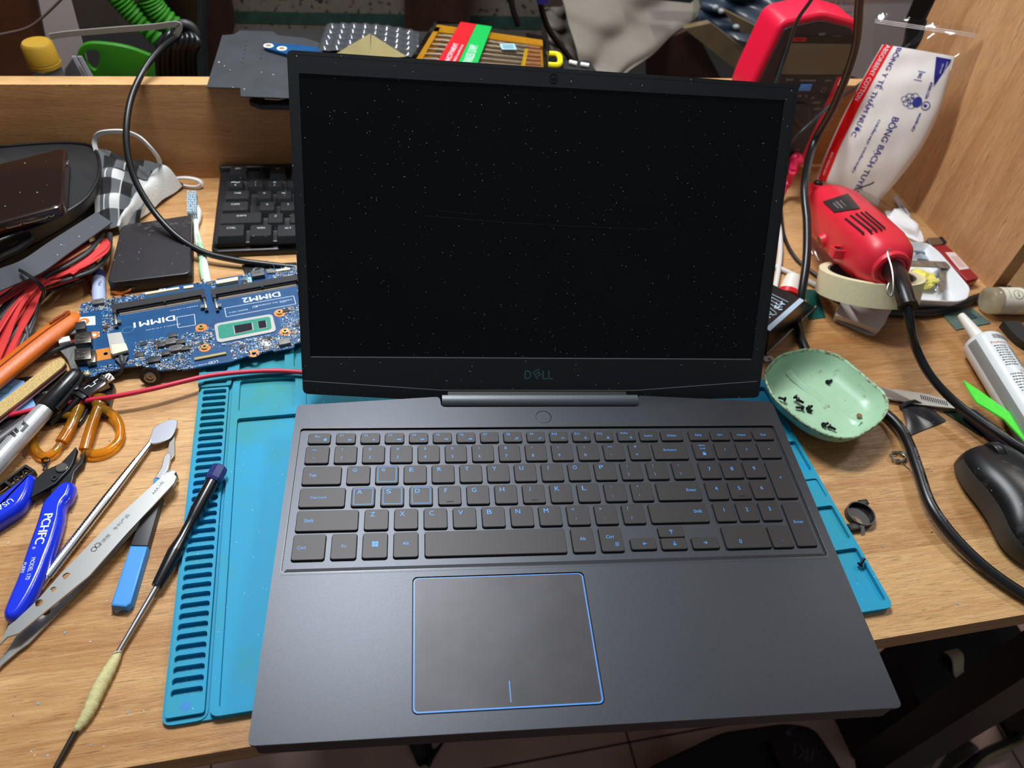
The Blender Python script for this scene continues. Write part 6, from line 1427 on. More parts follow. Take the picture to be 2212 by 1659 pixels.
# ---- multimeter
mm = thing('multimeter', 'multimeter in a bright red holster leaning on the back board', 'multimeter', (590, 520, 0))
YF = 512.0
def mf(px, py): q = aty(px, py, YF); return Vector((q.x, q.z))
MF = Matrix(((1, 0, 0, 0), (0, 0, -1, YF), (0, 1, 0, 0), (0, 0, 0, 1)))
hol = roundpoly([mf(1664, 38), mf(1690, 26), mf(1826, 42), mf(1839, 62), mf(1766, 252), (mf(1745, 340).x, 6), (mf(1640, 330).x-6, 6), mf(1645, 165)-Vector((4, 0)), mf(1652, 95)], 6, 4)
hx0 = min(p.x for p in hol); hx1 = max(p.x for p in hol)
hol = roundpoly([(hx0+3, 10), (hx1-4, 10), (hx1, 120), (hx1-1, mf(1838, 60).y-4), (hx1-10, mf(1826, 42).y), ((hx0+hx1)/2, mf(1750, 26).y+2), (hx0+10, mf(1668, 38).y-2), (hx0, 120)], 9, 5)
b = NB(); prism(b, hol, -36, 2.5, 0, M=MF, bevel=3.5)
obj('holster', b, mat('holster_red', (232, 22, 62), .42, bump=.1, bscale=1), mm, smooth=50)
ih = inset2([Vector(p) for p in hol], 7.5); b = NB(); prism(b, ih, 2.3, 4.2, 0, M=MF, bevel=.8)
def mtxt(s, px, py, h, mi=1, **k): q = mf(px, py); txt(b, s, MF @ Matrix.Translation((q.x, q.y, 4.2)), h, mi, **k)
mtxt('600V', 1772, 70, 2.4); mtxt('UT139B+', 1803, 76, 2.4, w=12); mtxt('HOLD/REL/RANGE', 1741, 170, 2, w=18); mtxt('LoZ V', 1785, 170, 2); mtxt('SELECT', 1702, 168, 1.8)
for px, py, s in ((1724, 203, 'Hz'), (1737, 204, '℃'), (1752, 207, 'mV'), (1760, 217, 'LoADΩ'), (1763, 231, 'LoAD⊣'), (1760, 245, '→A'), (1718, 320, 'COM')): mtxt(s, px, py, 2.0)
q = mf(1775, 190)
for k in range(8): a = k*PI/4; bar(b, q.x+2*math.cos(a), q.y+2*math.sin(a), q.x+3*math.cos(a), q.y+3*math.sin(a), MF, .6, 1 if k % 2 else 2, 4.3)
obj('face_plate', b, [mat('meter_dark_grey', (50, 44, 46), .45), mat('meter_print', (196, 190, 188), .5), mat('meter_orange_print', (206, 120, 60), .5)], mm)
l0, l1 = mf(1700, 82), mf(1818, 158); lx0, lx1, ly0, ly1 = l0.x+2, l1.x-3, l1.y+1, l0.y-3
b = NB(); prism(b, rrect(lx0-2.5, ly0-2.5, lx1+2.5, ly1+7, 2), 4.2, 5, 1, M=MF, bevel=.3); prism(b, rrect(lx0, ly0, lx1, ly1, 1), 5, 5.3, 0, M=MF)
prism(b, rrect(lx0+2, ly1+1.8, lx0+16, ly1+5.6, .5), 5, 5.2, 2, M=MF); txt(b, 'UNI-T', MF @ Matrix.Translation((lx0+9, ly1+3.7, 5.2)), 2.2, 1, lift=.1)
obj('display', b, [mat('lcd_grey', (104, 98, 84), .2, coat=.4), mat('meter_frame', (36, 32, 34), .25), mat('badge_red', (196, 26, 44), .4)], mm)
q = mf(1735, 184); b = NB(); box(b, q.x-6.5, q.y-3.6, 4.2, q.x+6.5, q.y+3.6, 6, 0, bevel=.6, M=MF); obj('blue_button', b, mat('blue_rubber_button', (90, 150, 232), .4), mm)
q = mf(1712, 250); b = NB(); lathe(b, MF @ V(q.x, q.y, 4), (0, -1, 0), [(0, 17), (3, 16.5), (3.4, 15.5)], 40); box(b, -3, -15, 3, 3, 15, 9, 0, bevel=1.2, M=MF @ Matrix.Translation((q.x, q.y, 4)) @ Matrix.Rotation(.9, 4, 'Z')); obj('range_dial', b, mat('dial_dark', (46, 40, 42), .4), mm)
ld = thing('red_test_plug', 'pink red elbow test plug and lead at the foot of the multimeter', 'plug', V(at(1722, 345, 0)))
j = aty(1716, 338, YF-5)
b = NB(); tube(b, spline([j, j+V(1, -9, -1), aty(1716, 352, 492), aty(1712, 372, 478)], 5), [6.5, 7, 7, 7, 6.8]+[6.0, 5.4, 5]+[4.4]*8, 14); obj('elbow', b, mat('pink_red_plug', (226, 36, 84), .38), ld)
b = NB(); tube(b, spline([aty(1712, 370, 478), at(1706, 388, 24), at(1700, 400, 18), at(1692, 420, 10), at(1680, 445, 4), at(1665, 470, 3)], 6), [3.6+.6*((i % 3) == 0) if i < 14 else 2.2 for i in range(31)], 10); obj('lead', b, mat('pink_red_plug', (226, 36, 84)), ld)
# ---- bag of cotton wool
bag = thing('cotton_wool_bag', 'clear printed bag of white cotton wool leaning in the corner by the side panel', 'bag', (700, 500, 0))
TLb, TRb, BLb, BRb = V(694, 538, 152), V(729, 473, 168), V(660, 507, 8), V(712, 452, 8)
nb = ((TRb-TLb).cross(BLb-TLb)).normalized()
if nb.dot(Vector(CC)-TLb) < 0: nb = -nb
def bagf(u, v, side=1, k=1.0):
    """u left to right, v top to bottom"""
    p = TLb*(1-u)*(1-v)+TRb*u*(1-v)+BLb*(1-u)*v+BRb*u*v
    w = (max(0, math.sin(PI*u))**.45)*(max(0, math.sin(PI*min(1, .04+v*.96)))**.35)
    cr = .8*math.sin(15*u+9*v)*math.sin(12*v-7*u)+.5*math.sin(31*u-23*v)+(1.6*math.sin(26*v+4*u)*max(0, .3-v)*3)
    p = p+(TRb-TLb).normalized()*(14*math.sin(PI*min(1, v*1.05))*u**2-4*math.sin(PI*v)*(1-u)**2)
    if side > 0: return p+nb*(12*w*k+cr*w*1.1)
    return p-nb*(24*w*k*(.6+.4*v))
cw = mat('cotton_white', (232, 228, 222), .75, bump=.25, bscale=.15, sheen=.2, coat=.35)
b = NB(); NUb, NVb = 26, 44
A_g = [[b.verts.new(bagf(i/NUb, j/NVb)) for j in range(NVb+1)] for i in range(NUb+1)]; B_g = [[b.verts.new(bagf(i/NUb, j/NVb, -1)) for j in range(NVb+1)] for i in range(NUb+1)]
for i in range(NUb):
    for j in range(NVb):
        b.faces.new((A_g[i][j], A_g[i][j+1], A_g[i+1][j+1], A_g[i+1][j])); b.faces.new((B_g[i][j], B_g[i+1][j], B_g[i+1][j+1], B_g[i][j+1]))
bmesh.ops.remove_doubles(b, verts=b.verts, dist=.05); bmesh.ops.recalc_face_normals(b, faces=b.faces)
obj('cotton_roll', b, cw, bag, smooth=80)
b = NB()
def bq_(uv, mi=0, n=14, d=.7):
    """strip of print over the front: uv = two edges as lists of (u,v)"""
    a, c = uv
    for k in range(n):
        ps = []
        for e, t in ((a, k/n), (a, (k+1)/n), (c, (k+1)/n), (c, k/n)):
            u = e[0][0]+(e[1][0]-e[0][0])*t; v = e[0][1]+(e[1][1]-e[0][1])*t; ps.append(bagf(u, v)+nb*d)
        q = b.faces.new([b.verts.new(p) for p in ps]); q.material_index = mi
for k_ in range(6): bq_((((.03+.026*k_, .0), (.06+.0217*k_, .98)), ((.03+.026*(k_+1), .0), (.06+.0217*(k_+1), .98))), 1, 60, .4)
HW, HH = (TRb-TLb).length, (TLb-BLb).length
def btx(s, u, v, h, w, mi=0, d=.55):
    """text running down the bag; (u, v) its centre"""
    txt(b, s, I4, h, mi, w=w, bold=(.14 if mi == 0 else 0), warp=lambda p: bagf(u+p.y/HW, v+p.x/HH)+nb*(d+.0))
btx('ABSORBENT COTTON', .115, .19, 5.2, 58, 2); btx('BỌC MÀNG KÍN', .12, .85, 3.4, 26, 2)
btx('BÔNG Y TẾ THẤM NƯỚC', .315, .31, 8.0, 92, 0); btx('BÔNG BẠCH TUYẾT', .665, .70, 9.5, 84, 0); btx('CHUẨN MỰC THUẦN KHIẾT', .50, .655, 3.4, 58, 0)
btx('BÔNG CỦA', .86, .22, 2.6, 15, 0); btx('NGƯỜI VIỆT', .86, .42, 2.6, 18, 0); btx('SINCE', .705, .145, 3, 5, 0)
# printed emblem: cotton boll with a small figure (plain shapes)
def bring(u, v, r1, r0, mi=0, n=20, sq=1.0):
    for k in range(n):
        a, c = 2*PI*k/n, 2*PI*(k+1)/n; ps = [bagf(u+r*math.cos(t)/HW, v+r*sq*math.sin(t)/HH)+nb*.55 for r, t in ((r1, a), (r1, c), (r0, c), (r0, a))]; q = b.faces.new([b.verts.new(p) for p in ps]); q.material_index = mi
for du, dv, r in ((-3.6, -3, 3.2), (-3.6, 3, 3.2), (0, -4.5, 3), (0, 4.5, 3), (-6.4, 0, 3), (-1, 0, 3.2)): bring(.74+du/HW, .30+dv/HH, r, r-.5)
bring(.74+3.4/HW, .30, 3.6, .01, 0, 20, 1.4); bring(.74+10.5/HW, .31, 3.2, 2.6, 0, 20, 1.3); bring(.74+10.2/HW, .31, 1.4, .01)
for uv in ((.66, .118), (.66, .172)): bq_((((uv[0], uv[1]), (uv[0]+.09, uv[1])), ((uv[0], uv[1]+.004), (uv[0]+.09, uv[1]+.004))), 0, 3, .5)
# navy triangle at the upper right
for (ua, va, ub, vb) in ((.80, .03, .97, .03),):
    for k in range(8):
        t0_, t1_ = k/8, (k+1)/8
        for k_ in range(10):
            L0, L1 = (ua+.09*t0_, .985-.10*t0_), (ua+.09*t1_, .985-.10*t1_); s0_, s1_ = k_/10, (k_+1)/10
            ps = [bagf(L_[0]+(L_[1]-L_[0])*s_, .02+.17*t_)+nb*.8 for L_, s_, t_ in ((L0, s0_, t0_), (L0, s1_, t0_), (L1, s1_, t1_), (L1, s0_, t1_))]
            q = b.faces.new([b.verts.new(p) for p in ps]); q.material_index = 3
btx('NHÃN HIỆU', .95, .07, 1.8, 10, 2, .9); btx('VIỆT NAM', .91, .08, 1.8, 9, 2, .9)
obj('print', b, [mat('bag_blue_print', (44, 54, 138), .5), mat('bag_red_print', (226, 22, 26), .4), silk, mat('bag_navy_print', (30, 26, 120), .4)], bag, smooth=80)
# clear film sleeve: top fin with crimped edge, crumpled below
film = mat('clear_film_bag', (236, 236, 238), .10, trans=1.0, ior=1.12, coat=.4); 
b = NB()
F0, F1 = V(688, 560, 176), V(752, 482, 192); E0, E1 = V(688, 540, 140), V(735, 472, 160)
def ff(u, v):
    p = (F0*(1-u)+F1*u)*(1-v)+(E0*(1-u)+E1*u)*v; p = p.copy(); k = math.sin(PI*min(1, v*1.2)); p += nb*(3.0*math.sin(9*u+5*v)*v+1.2*math.sin(24*u)*v+2*k)
    if v < .01: p.z += .8*(1 if int(u*52) % 2 else -1)
    return p
grid(b, ff, 52, 14, 0)
obj('crimped_top', b, film, bag, smooth=60)
b = NB()
for v in (.16, .2, .24): tube(b, [ff(k/20, v)+nb*.3 for k in range(21)], .25, 5)
obj('seal_line', b, mat('seal_white', (206, 200, 196), .3), bag)
b = NB()
G0, G1, G2, G3 = V(650, 500, 12), V(722, 446, 12), V(748, 372, .8), V(690, 440, .8)
grid(b, lambda u, v: bil((G0, G1, G2, G3), u, v)+V(0, 0, (5*math.sin(PI*u)+2*math.sin(11*u+6*v))*(1-v)+1+1.2*abs(math.sin(7*v+9*u))), 26, 18, 0)
obj('crumpled_foot', b, film, bag, smooth=60)
b = NB(); prism(b, [at(*p, 6).xy for p in ((1930, 424), (1940, 426), (1968, 466), (1951, 467))], 5.4, 6, 0); prism(b, [at(*p, 6.2).xy for p in ((1946, 444), (1948, 444), (1962, 465), (1960, 465))], 6, 6.1, 1); obj('tear_tab', b, [mat('tab_white', (196, 196, 206), .4), smd_d], bag)
b = NB(); sphere(b, (0, 0, 0), 1, 14, 0)
for v in b.verts: n_ = v.co.normalized(); k = 1+.15*math.sin(6*n_.x+5*n_.y)+.1*math.sin(9*n_.z); v.co = Vector((n_.x*13*k, n_.y*30*k, (n_.z+1)*7*k))+at(1945, 500, 0)
one('cotton_tuft', b, mat('cotton_fluff', (236, 236, 236), .95, sheen=.5, bump=.6, bscale=.8), 'loose tuft of white cotton behind the red rotary tool', 'cotton', smooth=80)
b = NB(); tube(b, spline([at(1825, 420, 42), at(1850, 408, 46), at(1880, 398, 48), at(1888, 393, 50)], 5), .8, 8); one('black_stylus_wire', b, blk_cable, 'short thin black wire lying over the foot of the cotton bag', 'wire')
b = NB(); M = frame(at(1893, 468, 2), (.5, -1, 0)); box(b, -14, -3, 0, 12, 3, 4, 0, bevel=.8, M=M); one('black_bit_holder', b, blk_pl, 'small black bar peeking out behind the rotary tool', 'part')
for k, (x, y) in enumerate(((1753, 530), (1766, 543))): b = NB(); c = at(x, y, 6); tube(b, spline([c+V(-2, -10, -4), c+V(-3, 0, 0), c+V(0, 4, 1), c+V(3, 0, 0), c+V(2, -10, -4)], 5), .6, 7); one('wire_clip', b, chrome, ('bent steel wire clip nearer to the black power cord', 'bent steel wire clip nearer to the red rotary tool')[k], 'clip')
b = NB(); tube(b, spline(pz((2180, 700, 4), (2212, 735, 4), (2260, 760, 4)), 4), 1.0, sec=[(-9, -4), (9, -4), (9, 4), (-9, 4)]); one('black_adapter', b, blk_pl, 'black plastic block at the right edge behind the white tube', 'adapter')
# crumbs of solder and plastic scattered over the desk
b = NB(); rr = random.Random(12)
for k in range(170):
    px, py = (rr.uniform(1660, 2200), rr.uniform(660, 1320)) if k % 2 else (rr.uniform(10, 400), rr.uniform(900, 1640)); p = at(px, py, 0)
    if p.y < -12 or (0 < p.x < 460 and p.y < 330): continue
    s = rr.uniform(.2, .75); a = rr.uniform(0, 3); box(b, -s, -s*.5, .02, s, s*.5, s*.6, rr.choice((0, 0, 1, 2, 3)), M=frame(V(p.x, p.y, 0), (math.cos(a), math.sin(a), 0)))
one('desk_crumbs', b, [mat('crumb_white', (206, 204, 200), .6), mat('crumb_dark', (50, 44, 40), .6), mat('crumb_blue', (110, 170, 210), .5), mat('crumb_tan', (206, 176, 130), .6)], 'scattered specks of solder and plastic on the bare wooden desk', 'crumbs', kind='stuff')
stain(sil, (54, 142, 136), .0045, .46, .66)
# ================================================================== behind the bench (dim) and below it
def vq(pts, Y, t0, t1, m_, name=None, label=None, cat=None, bevel=0, parent=None, holes=()):
    """upright sheet facing the front: outline in the plane y = Y"""
    MFy = Matrix(((1, 0, 0, 0), (0, 0, -1, Y), (0, 1, 0, 0), (0, 0, 0, 1)))
    P = [(lambda q: (q.x, q.z))(aty(p[0], p[1], Y)) for p in pts]; Hs = [[(lambda q: (q.x, q.z))(aty(p[0], p[1], Y)) for p in h] for h in holes]
    b = NB(); prism(b, P, t0, t1, 0, M=MFy, bevel=bevel, holes=Hs)
    if parent is not None: return obj(name, b, m_, parent)
    return one(name, b, m_, label, cat)
dkw = mat('dark_brown_wood', (52, 30, 22), .45, var=.3, vscale=.02); dkw2 = mat('red_brown_wood', (84, 46, 26), .4, var=.25, vscale=.02)
rear = thing('rear_table', 'dark low table behind the workbench carrying stored things', 'table', (300, 900, -720))
b = NB(); box(b, -900, 590, -175, 1500, 1300, -150, 0, bevel=1); obj('table_top', b, mat('rear_black', (22, 18, 17), .6), rear)
for x in (-860, 1460):
    for y in (620, 1260): b = NB(); box(b, x-25, y-25, -720, x+25, y+25, -175.2); obj('leg', b, dkw, rear)
sb = NB(); box(sb, 25, 573, -149.9, 335, 690, 97, 0, bevel=1); box(sb, 335.2, 573, -149.9, at(1284, 142, 99).x, 618, 97); one('storage_crate', sb, mat('rear_black', (22, 18, 17)), 'black crate behind the back board supporting the bit set', 'crate')
# speckled slab with a green stripe
YS = 1010
sl = thing('speckled_stone_slab', 'beige speckled stone slab with a dark green stripe, standing at the rear', 'slab', (150, YS, -150))
vq([(480, -60), (1170, -60), (1170, 170), (500, 170)], YS, -30, 0, terr, 'slab', parent=sl)
vq([(484, 23), (1170, 36), (1170, 64), (486, 49)], YS-.3, -.2, .5, mat('slab_green', (44, 66, 58), .5, var=.3, vscale=.05), 'green_stripe', parent=sl)
def post(px, Y, prof, m_, lab, nm='turned_post'):
    b = NB(); p = aty(px, 40, Y); p = V(p.x, Y, -149.9); lathe(b, p, (0, 0, 1), prof, 30); return one(nm, b, m_, lab, 'post')
post(432, 900, [(0, 34), (60, 34), (90, 30), (110, 38), (140, 32), (170, 44), (300, 46), (420, 46)], dkw, 'dark turned wooden post behind the cable bundle')
post(945, 960, [(0, 45), (80, 45), (110, 52), (150, 48), (420, 52)], dkw, 'dark wooden post behind the yellow bit set')
vq([(-80, -60), (40, -60), (95, 175), (-80, 175)], 830, -40, 0, dkw2, 'brown_cabinet', 'red brown wooden cabinet at the far left behind the back board', 'cabinet')
vq([(75, -40), (142, -40), (200, 175), (118, 175)], 760, -2, 0, mat('off_white_board', (186, 172, 172), .7), 'white_board', 'off white board standing behind the yellow capped bottle', 'board')
# bottle
bt = thing('plastic_bottle', 'clear plastic bottle with a yellow cap behind the back board', 'bottle', V(aty(98, 130, 665).x, 665, -149.9))
q = aty(98, 142, 665); x_ = q.x; z_ = q.z
b = NB(); lathe(b, (x_, 665, -149.8), (0, 0, 1), [(0, 28), (4, 32), (120, 32), (z_+110, 28), (z_+130, 16), (z_+150, 13.5)], 32); obj('bottle_body', b, mat('clear_bottle', (200, 205, 205), .08, trans=.9, ior=1.2), bt)
b = NB(); lathe(b, (x_, 665, z_), (-.04, 0, 1), [(0, 15.5), (4, 15.7), (4.6, 14.6), (5.2, 15.5), (22, 14.6), (24.5, 12.5)], 36); obj('cap', b, mat('yellow_cap', (176, 138, 40), .5), bt)
# green basket
gb = mat('green_basket_plastic', (44, 118, 18), .4)
bk = thing('green_basket', 'bright green plastic basket with a loop handle behind the back board', 'basket', V(aty(260, 130, 740).x, 740, -149.9))
vq(spline([Vector((x, y, 0)) for x, y in ((168, 128), (172, 104), (190, 92), (225, 92), (275, 100), (325, 118), (375, 140), (380, 200), (210, 200), (185, 160))], 5, True), 740, -3, 3, gb, 'basket_wall', parent=bk, bevel=1.2, holes=[[(v.x, v.y) for v in spline([Vector((x, y, 0)) for x, y in ((183, 118), (192, 106), (213, 108), (217, 125), (207, 150), (192, 140))], 4, True)]])
gx = aty(260, 130, 740); b = NB(); box(b, gx.x-30, 744, -149.8, gx.x+70, 800, gx.z-40, 0, bevel=4); obj('basket_tub', b, gb, bk)
# green ribbed hoses
for pts, lab in ((((235, -40), (262, 0), (300, 40), (355, 90)), 'green ribbed hose nearer to the basket'), (((300, -60), (318, -10), (345, 30), (400, 80)), 'green ribbed hose next to the dark turned post')):
    b = NB(); ax_ = spline([aty(x, y, 820) for x, y in pts], 26); tube(b, ax_, [12.5+1.4*math.sin(i*1.3) for i in range(len(ax_))], 18); one('ribbed_hose', b, mat('hose_green', (60, 138, 40), .4), lab, 'hose')
vq([(140, 150), (160, 122), (176, 126), (200, 170), (140, 170)], 720, -1, 0, mat('grey_paper', (96, 96, 100), .7), 'grey_paper', 'small grey paper beside the green basket handle', 'paper')
for k, x in enumerate((155, 168)):
    vq([(x, 122), (x+8, 122), (x+36, 172), (x+26, 172)], 712-k*4, -1, 0, mat('paper_white', (190, 190, 204), .7), 'paper_strip', ('white paper strip nearer to the bottle', 'white paper strip nearer to the green basket')[k], 'paper')
# coil of black cables hung with a white tie
bdl = thing('coiled_cables', 'coil of black cables tied behind the back board, above the green basket', 'cable', (-20, 640, 60))
rr = random.Random(6)
for k in range(8):
    x = 350+k*11; b = NB(); tube(b, spline([aty(385+rr.uniform(-6, 10), 62, 640), aty(x, 80+rr.uniform(0, 8), 632-k*3), aty(x-8+rr.uniform(-3, 3), 120, 628-k*2), aty(x-5, 175, 632), aty(x+2, 240, 640)], 6), 3.4, 10); obj('loop', b, blk_cable, bdl)
b = NB(); tube(b, spline([aty(x, y, 625) for x, y in ((376, 78), (382, 58), (398, 52), (415, 60), (422, 80), (405, 92))], 6), 4.5, 10); obj('knot', b, mat('grey_black_rubber', (46, 46, 46), .5), bdl)
b = NB(); tube(b, spline([aty(x, y, 618) for x, y in ((108, 79), (150, 73), (240, 65), (330, 58), (380, 52), (388, 60), (380, 76))], 6), 1.0, sec=[(-.8, -2.6), (.8, -2.6), (.8, 2.6), (-.8, 2.6)]); one('cable_tie', b, mat('tie_white', (140, 138, 130), .4), 'long white cable tie sticking out to the left over the green basket', 'cable tie')
b = NB(); tube(b, spline([aty(x, y, 700) for x, y in ((-40, 85), (0, 75), (60, 60), (100, 30), (150, -20))], 6), 1.3, 8); one('brown_string', b, mat('string_brown', (90, 72, 66), .8), 'thin brown cord crossing in front of the off white board', 'cord')
b = NB(); tube(b, spline([aty(x, y, 760) for x, y in ((440, -40), (438, 20), (436, 80), (440, 175))], 6), 6, 10); one('grey_rod', b, mat('dark_grey_rod', (38, 42, 44), .4), 'dark grey vertical rod in front of the turned post', 'rod')
# black sheet metal cover on the board top
zs = 100.4
b = NB(); prism(b, [at(*p, zs).xy for p in ((446, 188), (470, 110), (480, 76), (505, 74), (518, 66), (590, 68), (600, 76), (660, 82), (700, 96), (715, 215), (520, 208), (519, 190))], zs-.9, zs, 0)
for k in range(11):
    p = at(533+(k % 2)*38-(k//2)*2, 90+(k//2)*9, zs); prism(b, circ(p.x, p.y, 1.1, 8), zs, zs+.06, 1)
one('black_metal_cover', b, [mat('dusty_black_sheet', (50, 52, 56), .5, var=.2, vscale=.03, dust=.22, dscale=.12, bump=.1, bscale=1), black_m], 'dusty black stepped metal cover resting on the back board behind the lid', 'cover')
b = NB(); prism(b, roundpoly([at(*p, 104).xy for p in ((572, 98), (582, 92), (640, 96), (700, 104), (690, 125), (640, 122), (575, 104))], 2), 101, 104, 0)
for x, y in ((580, 99), (609, 105)): p = at(x, y, 104); prism(b, circ(p.x, p.y, 5, 20), 104, 104.3, 1); prism(b, circ(p.x, p.y, 3, 16), 104.3, 104.5, 2)
one('blue_circuit_strip', b, [pcb, silk, mat('brass_hole', (150, 120, 76), .4)], 'small blue circuit strip with two round pads on the black metal cover', 'circuit board')
b = NB(); prism(b, [at(*p, 96).xy for p in ((572, 213), (587, 197), (625, 202), (660, 206), (660, 214), (625, 210), (600, 215))], 95.3, 96, 0); p = at(586, 211, 96); prism(b, circ(p.x, p.y, .8, 8), 96, 96.1, 1); one('cream_paper_scrap', b, [mat('cream_paper', (214, 204, 178), .7), black_m], 'small torn cream paper scrap under the black metal cover edge', 'paper')
b = NB(); prism(b, roundpoly([at(*p, 88).xy for p in ((536, 216), (545, 207), (600, 205), (680, 212), (680, 228), (560, 226))], 2), 83, 88, 0, bevel=1.2); one('black_bracket', b, mat('scuffed_black', (48, 50, 54), .3, var=.6, vscale=.15, metal=.4), 'scuffed black bracket hanging below the black metal cover', 'bracket')
# bubble wrap and kraft paper
b = NB(); bw_ = [at(*p, 103) for p in ((706, 52), (905, 70), (905, 130), (684, 112))]
grid(b, lambda u, v: bil(bw_, u, v)+V(0, 0, 3.2*abs(math.sin(26*u))*abs(math.sin(16*v))+4*math.sin(3*u)), 90, 44, 0, .4)
one('bubble_wrap', b, mat('bubble_film', (88, 90, 94), .12, trans=.45, ior=1.2, coat=.8), 'sheet of bubble wrap behind the lid beside the yellow bit set', 'bubble wrap', smooth=70)
b = NB(); a_, c_, d_, e_ = at(722, 118, 108), at(800, 72, 130), at(878, 122, 110), at(800, 130, 108)
loft(b, [[a_, c_, c_+V(0, 2, -1), a_+V(0, 2, -1)], [e_, e_.lerp(c_, .3), e_.lerp(c_, .3)+V(0, 2, -1), e_+V(0, 2, -1)], [d_, c_+V(1, 0, -1), c_+V(1, 2, -2), d_+V(0, 2, -1)]], True, True)
one('kraft_envelope', b, mat('kraft', (186, 172, 120), .6, var=.1, vscale=.05), 'folded kraft coloured paper on the bubble wrap behind the lid', 'paper')
# bit set box
zb = 118
bx = thing('screwdriver_bit_set', 'clear topped yellow box of steel precision screwdrivers with a red and green label band', 'tool set', V(at(1040, 90, 98)))
q4_ = [at(*p, zb) for p in ((940, 40), (1180, 76), (1188, 158), (878, 136))]
def bxp(u, v, z=zb): p = bil(q4_, u, v); return V(p.x, p.y, z)
def bxpoly(us): return [bxp(u, v).xy for u, v in us]
b = NB(); prism(b, roundpoly(bxpoly(((0.03, .04), (.97, .04), (.97, 1), (.03, 1))), 6), 98.2, 106, 0, bevel=1); prism(b, bxpoly(((0.03, .04), (.97, .04), (.97, .2), (.03, .2))), 106, 112, 0); prism(b, bxpoly(((0.03, .1), (.07, .1), (.07, 1), (.03, 1))), 106, 112, 0)
obj('yellow_base', b, mat('bit_box_yellow', (232, 166, 24), .4), bx)
for k in range(8):
    v = .24+k*.105; b = NB(); a, c = bxp(.12, v, 109), bxp(.93, v, 109); cyl(b, a, c, 3.3, 14); cyl(b, bxp(.05, v, 109), a, 1.8, 10); cyl(b, c-(c-a)*.12, c+(c-a)*.02, 3.7, 14, 1); obj('bit_driver', b, [mat('driver_steel', (178, 166, 152), .28, metal=.75), mat('driver_bronze', (196, 142, 100), .35, metal=.6)], bx)
b = NB(); prism(b, roundpoly(bxpoly(((0, 0), (1, 0), (1, 1), (0, 1))), 9), 98.2, 118, 0, bevel=2.5); obj('clear_lid', b, mat('clear_lid', (244, 240, 230), .06, trans=1.0, ior=1.08), bx)
def band(u0, u1, m_, s1, s2):
    b = NB(); prism(b, bxpoly(((u0+.03, 0), (u1+.03, 0), (u1, 1.0), (u0, 1.0))), 118.1, 118.6, 0); a = bxp((u0+u1)/2, .72, 118.6); M = frame(a, bxp((u0+u1)/2+.012, .3)-bxp((u0+u1)/2, .9))
    txt(b, s1, M, 9 if s2 == '' else 5, 1, w=46); 
    if s2: txt(b, s2, M @ Matrix.Translation((0, -7, 0)), 3.2, 1, w=44)
    obj('label_band', b, [m_, silk], bx)
band(.20, .34, mat('band_red', (206, 26, 36), .35), 'ИНСТРУМЕНТ', 'JACKLY screwdriver set'); band(.345, .48, mat('band_green', (20, 168, 74), .35), 'STAINLESS 12-WPY', '')
b = NB(); tube(b, [bxp(.83, .35, 110), bxp(.80, 1.0, 110)], 1.0, sec=[(-2, -3), (2, -3), (2, 3), (-2, 3)]); obj('rib', b, mat('rib_yellow', (240, 190, 30), .4), bx)
b = NB(); p = bxp(.68, .45, 118.2); box(b, p.x-8, p.y-7, 118.1, p.x+8, p.y+7, 118.5, 0); 
for k in range(4): bar(b, p.x-6, p.y-4+k*2.6, p.x+6, p.y-4+k*2.6, I4, .9, 1, 118.6)
obj('small_label', b, [mat('pale_blue_label', (150, 192, 206), .5), smd_d], bx)
b = NB(); y1_ = [at(*p, 104) for p in ((1186, 116), (1204, 118), (1210, 128), (1206, 140), (1184, 140))]; tube(b, spline(y1_, 5), 3, 8); one('yellow_clip', b, mat('clip_yellow', (240, 226, 20), .4), 'bright yellow clip at the right end of the bit set', 'clip')
for k, (a, c) in enumerate((((1230, 134), (1246, 138)), ((1254, 139), (1272, 142)))): b = NB(); cyl(b, at(*a, 99.4), at(*c, 99.4), 2.4, 12); one('white_fuse', b, white_pl, ('white fuse nearer to the yellow clip', 'white fuse further from the yellow clip')[k], 'fuse')
for pts, lab in ((((1100, -30), (1108, 20), (1120, 55)), 'black cable behind the middle of the bit set'), (((1165, -30), (1170, 20), (1186, 65), (1215, 105), (1240, 138)), 'black cable ending at the white fuses')):
    b = NB(); tube(b, spline([aty(x, y, 700) for x, y in pts], 6), 3.6, 10); one('hanging_cable', b, blk_cable, lab, 'cable')
b = NB(); cyl(b, aty(1172, -20, 699), aty(1173, 5, 698), 7, 14); one('blue_plug', b, mat('blue_plug', (40, 36, 120), .4), 'dark blue plug on the black cable above the bit set', 'plug')
# grey sack, battens, blue sacks, packet
sk_ = NB(); Q = [aty(1205, -40, 900), aty(1600, -60, 1000), aty(1330, 190, 790), aty(1260, 175, 800)]
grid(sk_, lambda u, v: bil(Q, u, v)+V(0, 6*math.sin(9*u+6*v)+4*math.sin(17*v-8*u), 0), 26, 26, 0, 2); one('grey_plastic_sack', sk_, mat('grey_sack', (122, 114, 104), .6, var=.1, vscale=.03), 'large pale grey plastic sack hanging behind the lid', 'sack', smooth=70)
sk_ = NB(); Q = [aty(1170, 20, 900), aty(1265, 0, 960), aty(1310, 150, 860), aty(1190, 120, 850)]
grid(sk_, lambda u, v: bil(Q, u, v)+V(0, 7*math.sin(12*u+6*v)+5*math.sin(19*v-8*u), 0), 16, 16, 0, 2); one('crumpled_grey_sack', sk_, mat('grey_sack_dark', (84, 76, 70), .6, var=.15, vscale=.05), 'darker crumpled plastic to the left of the pale grey sack', 'sack', smooth=70)
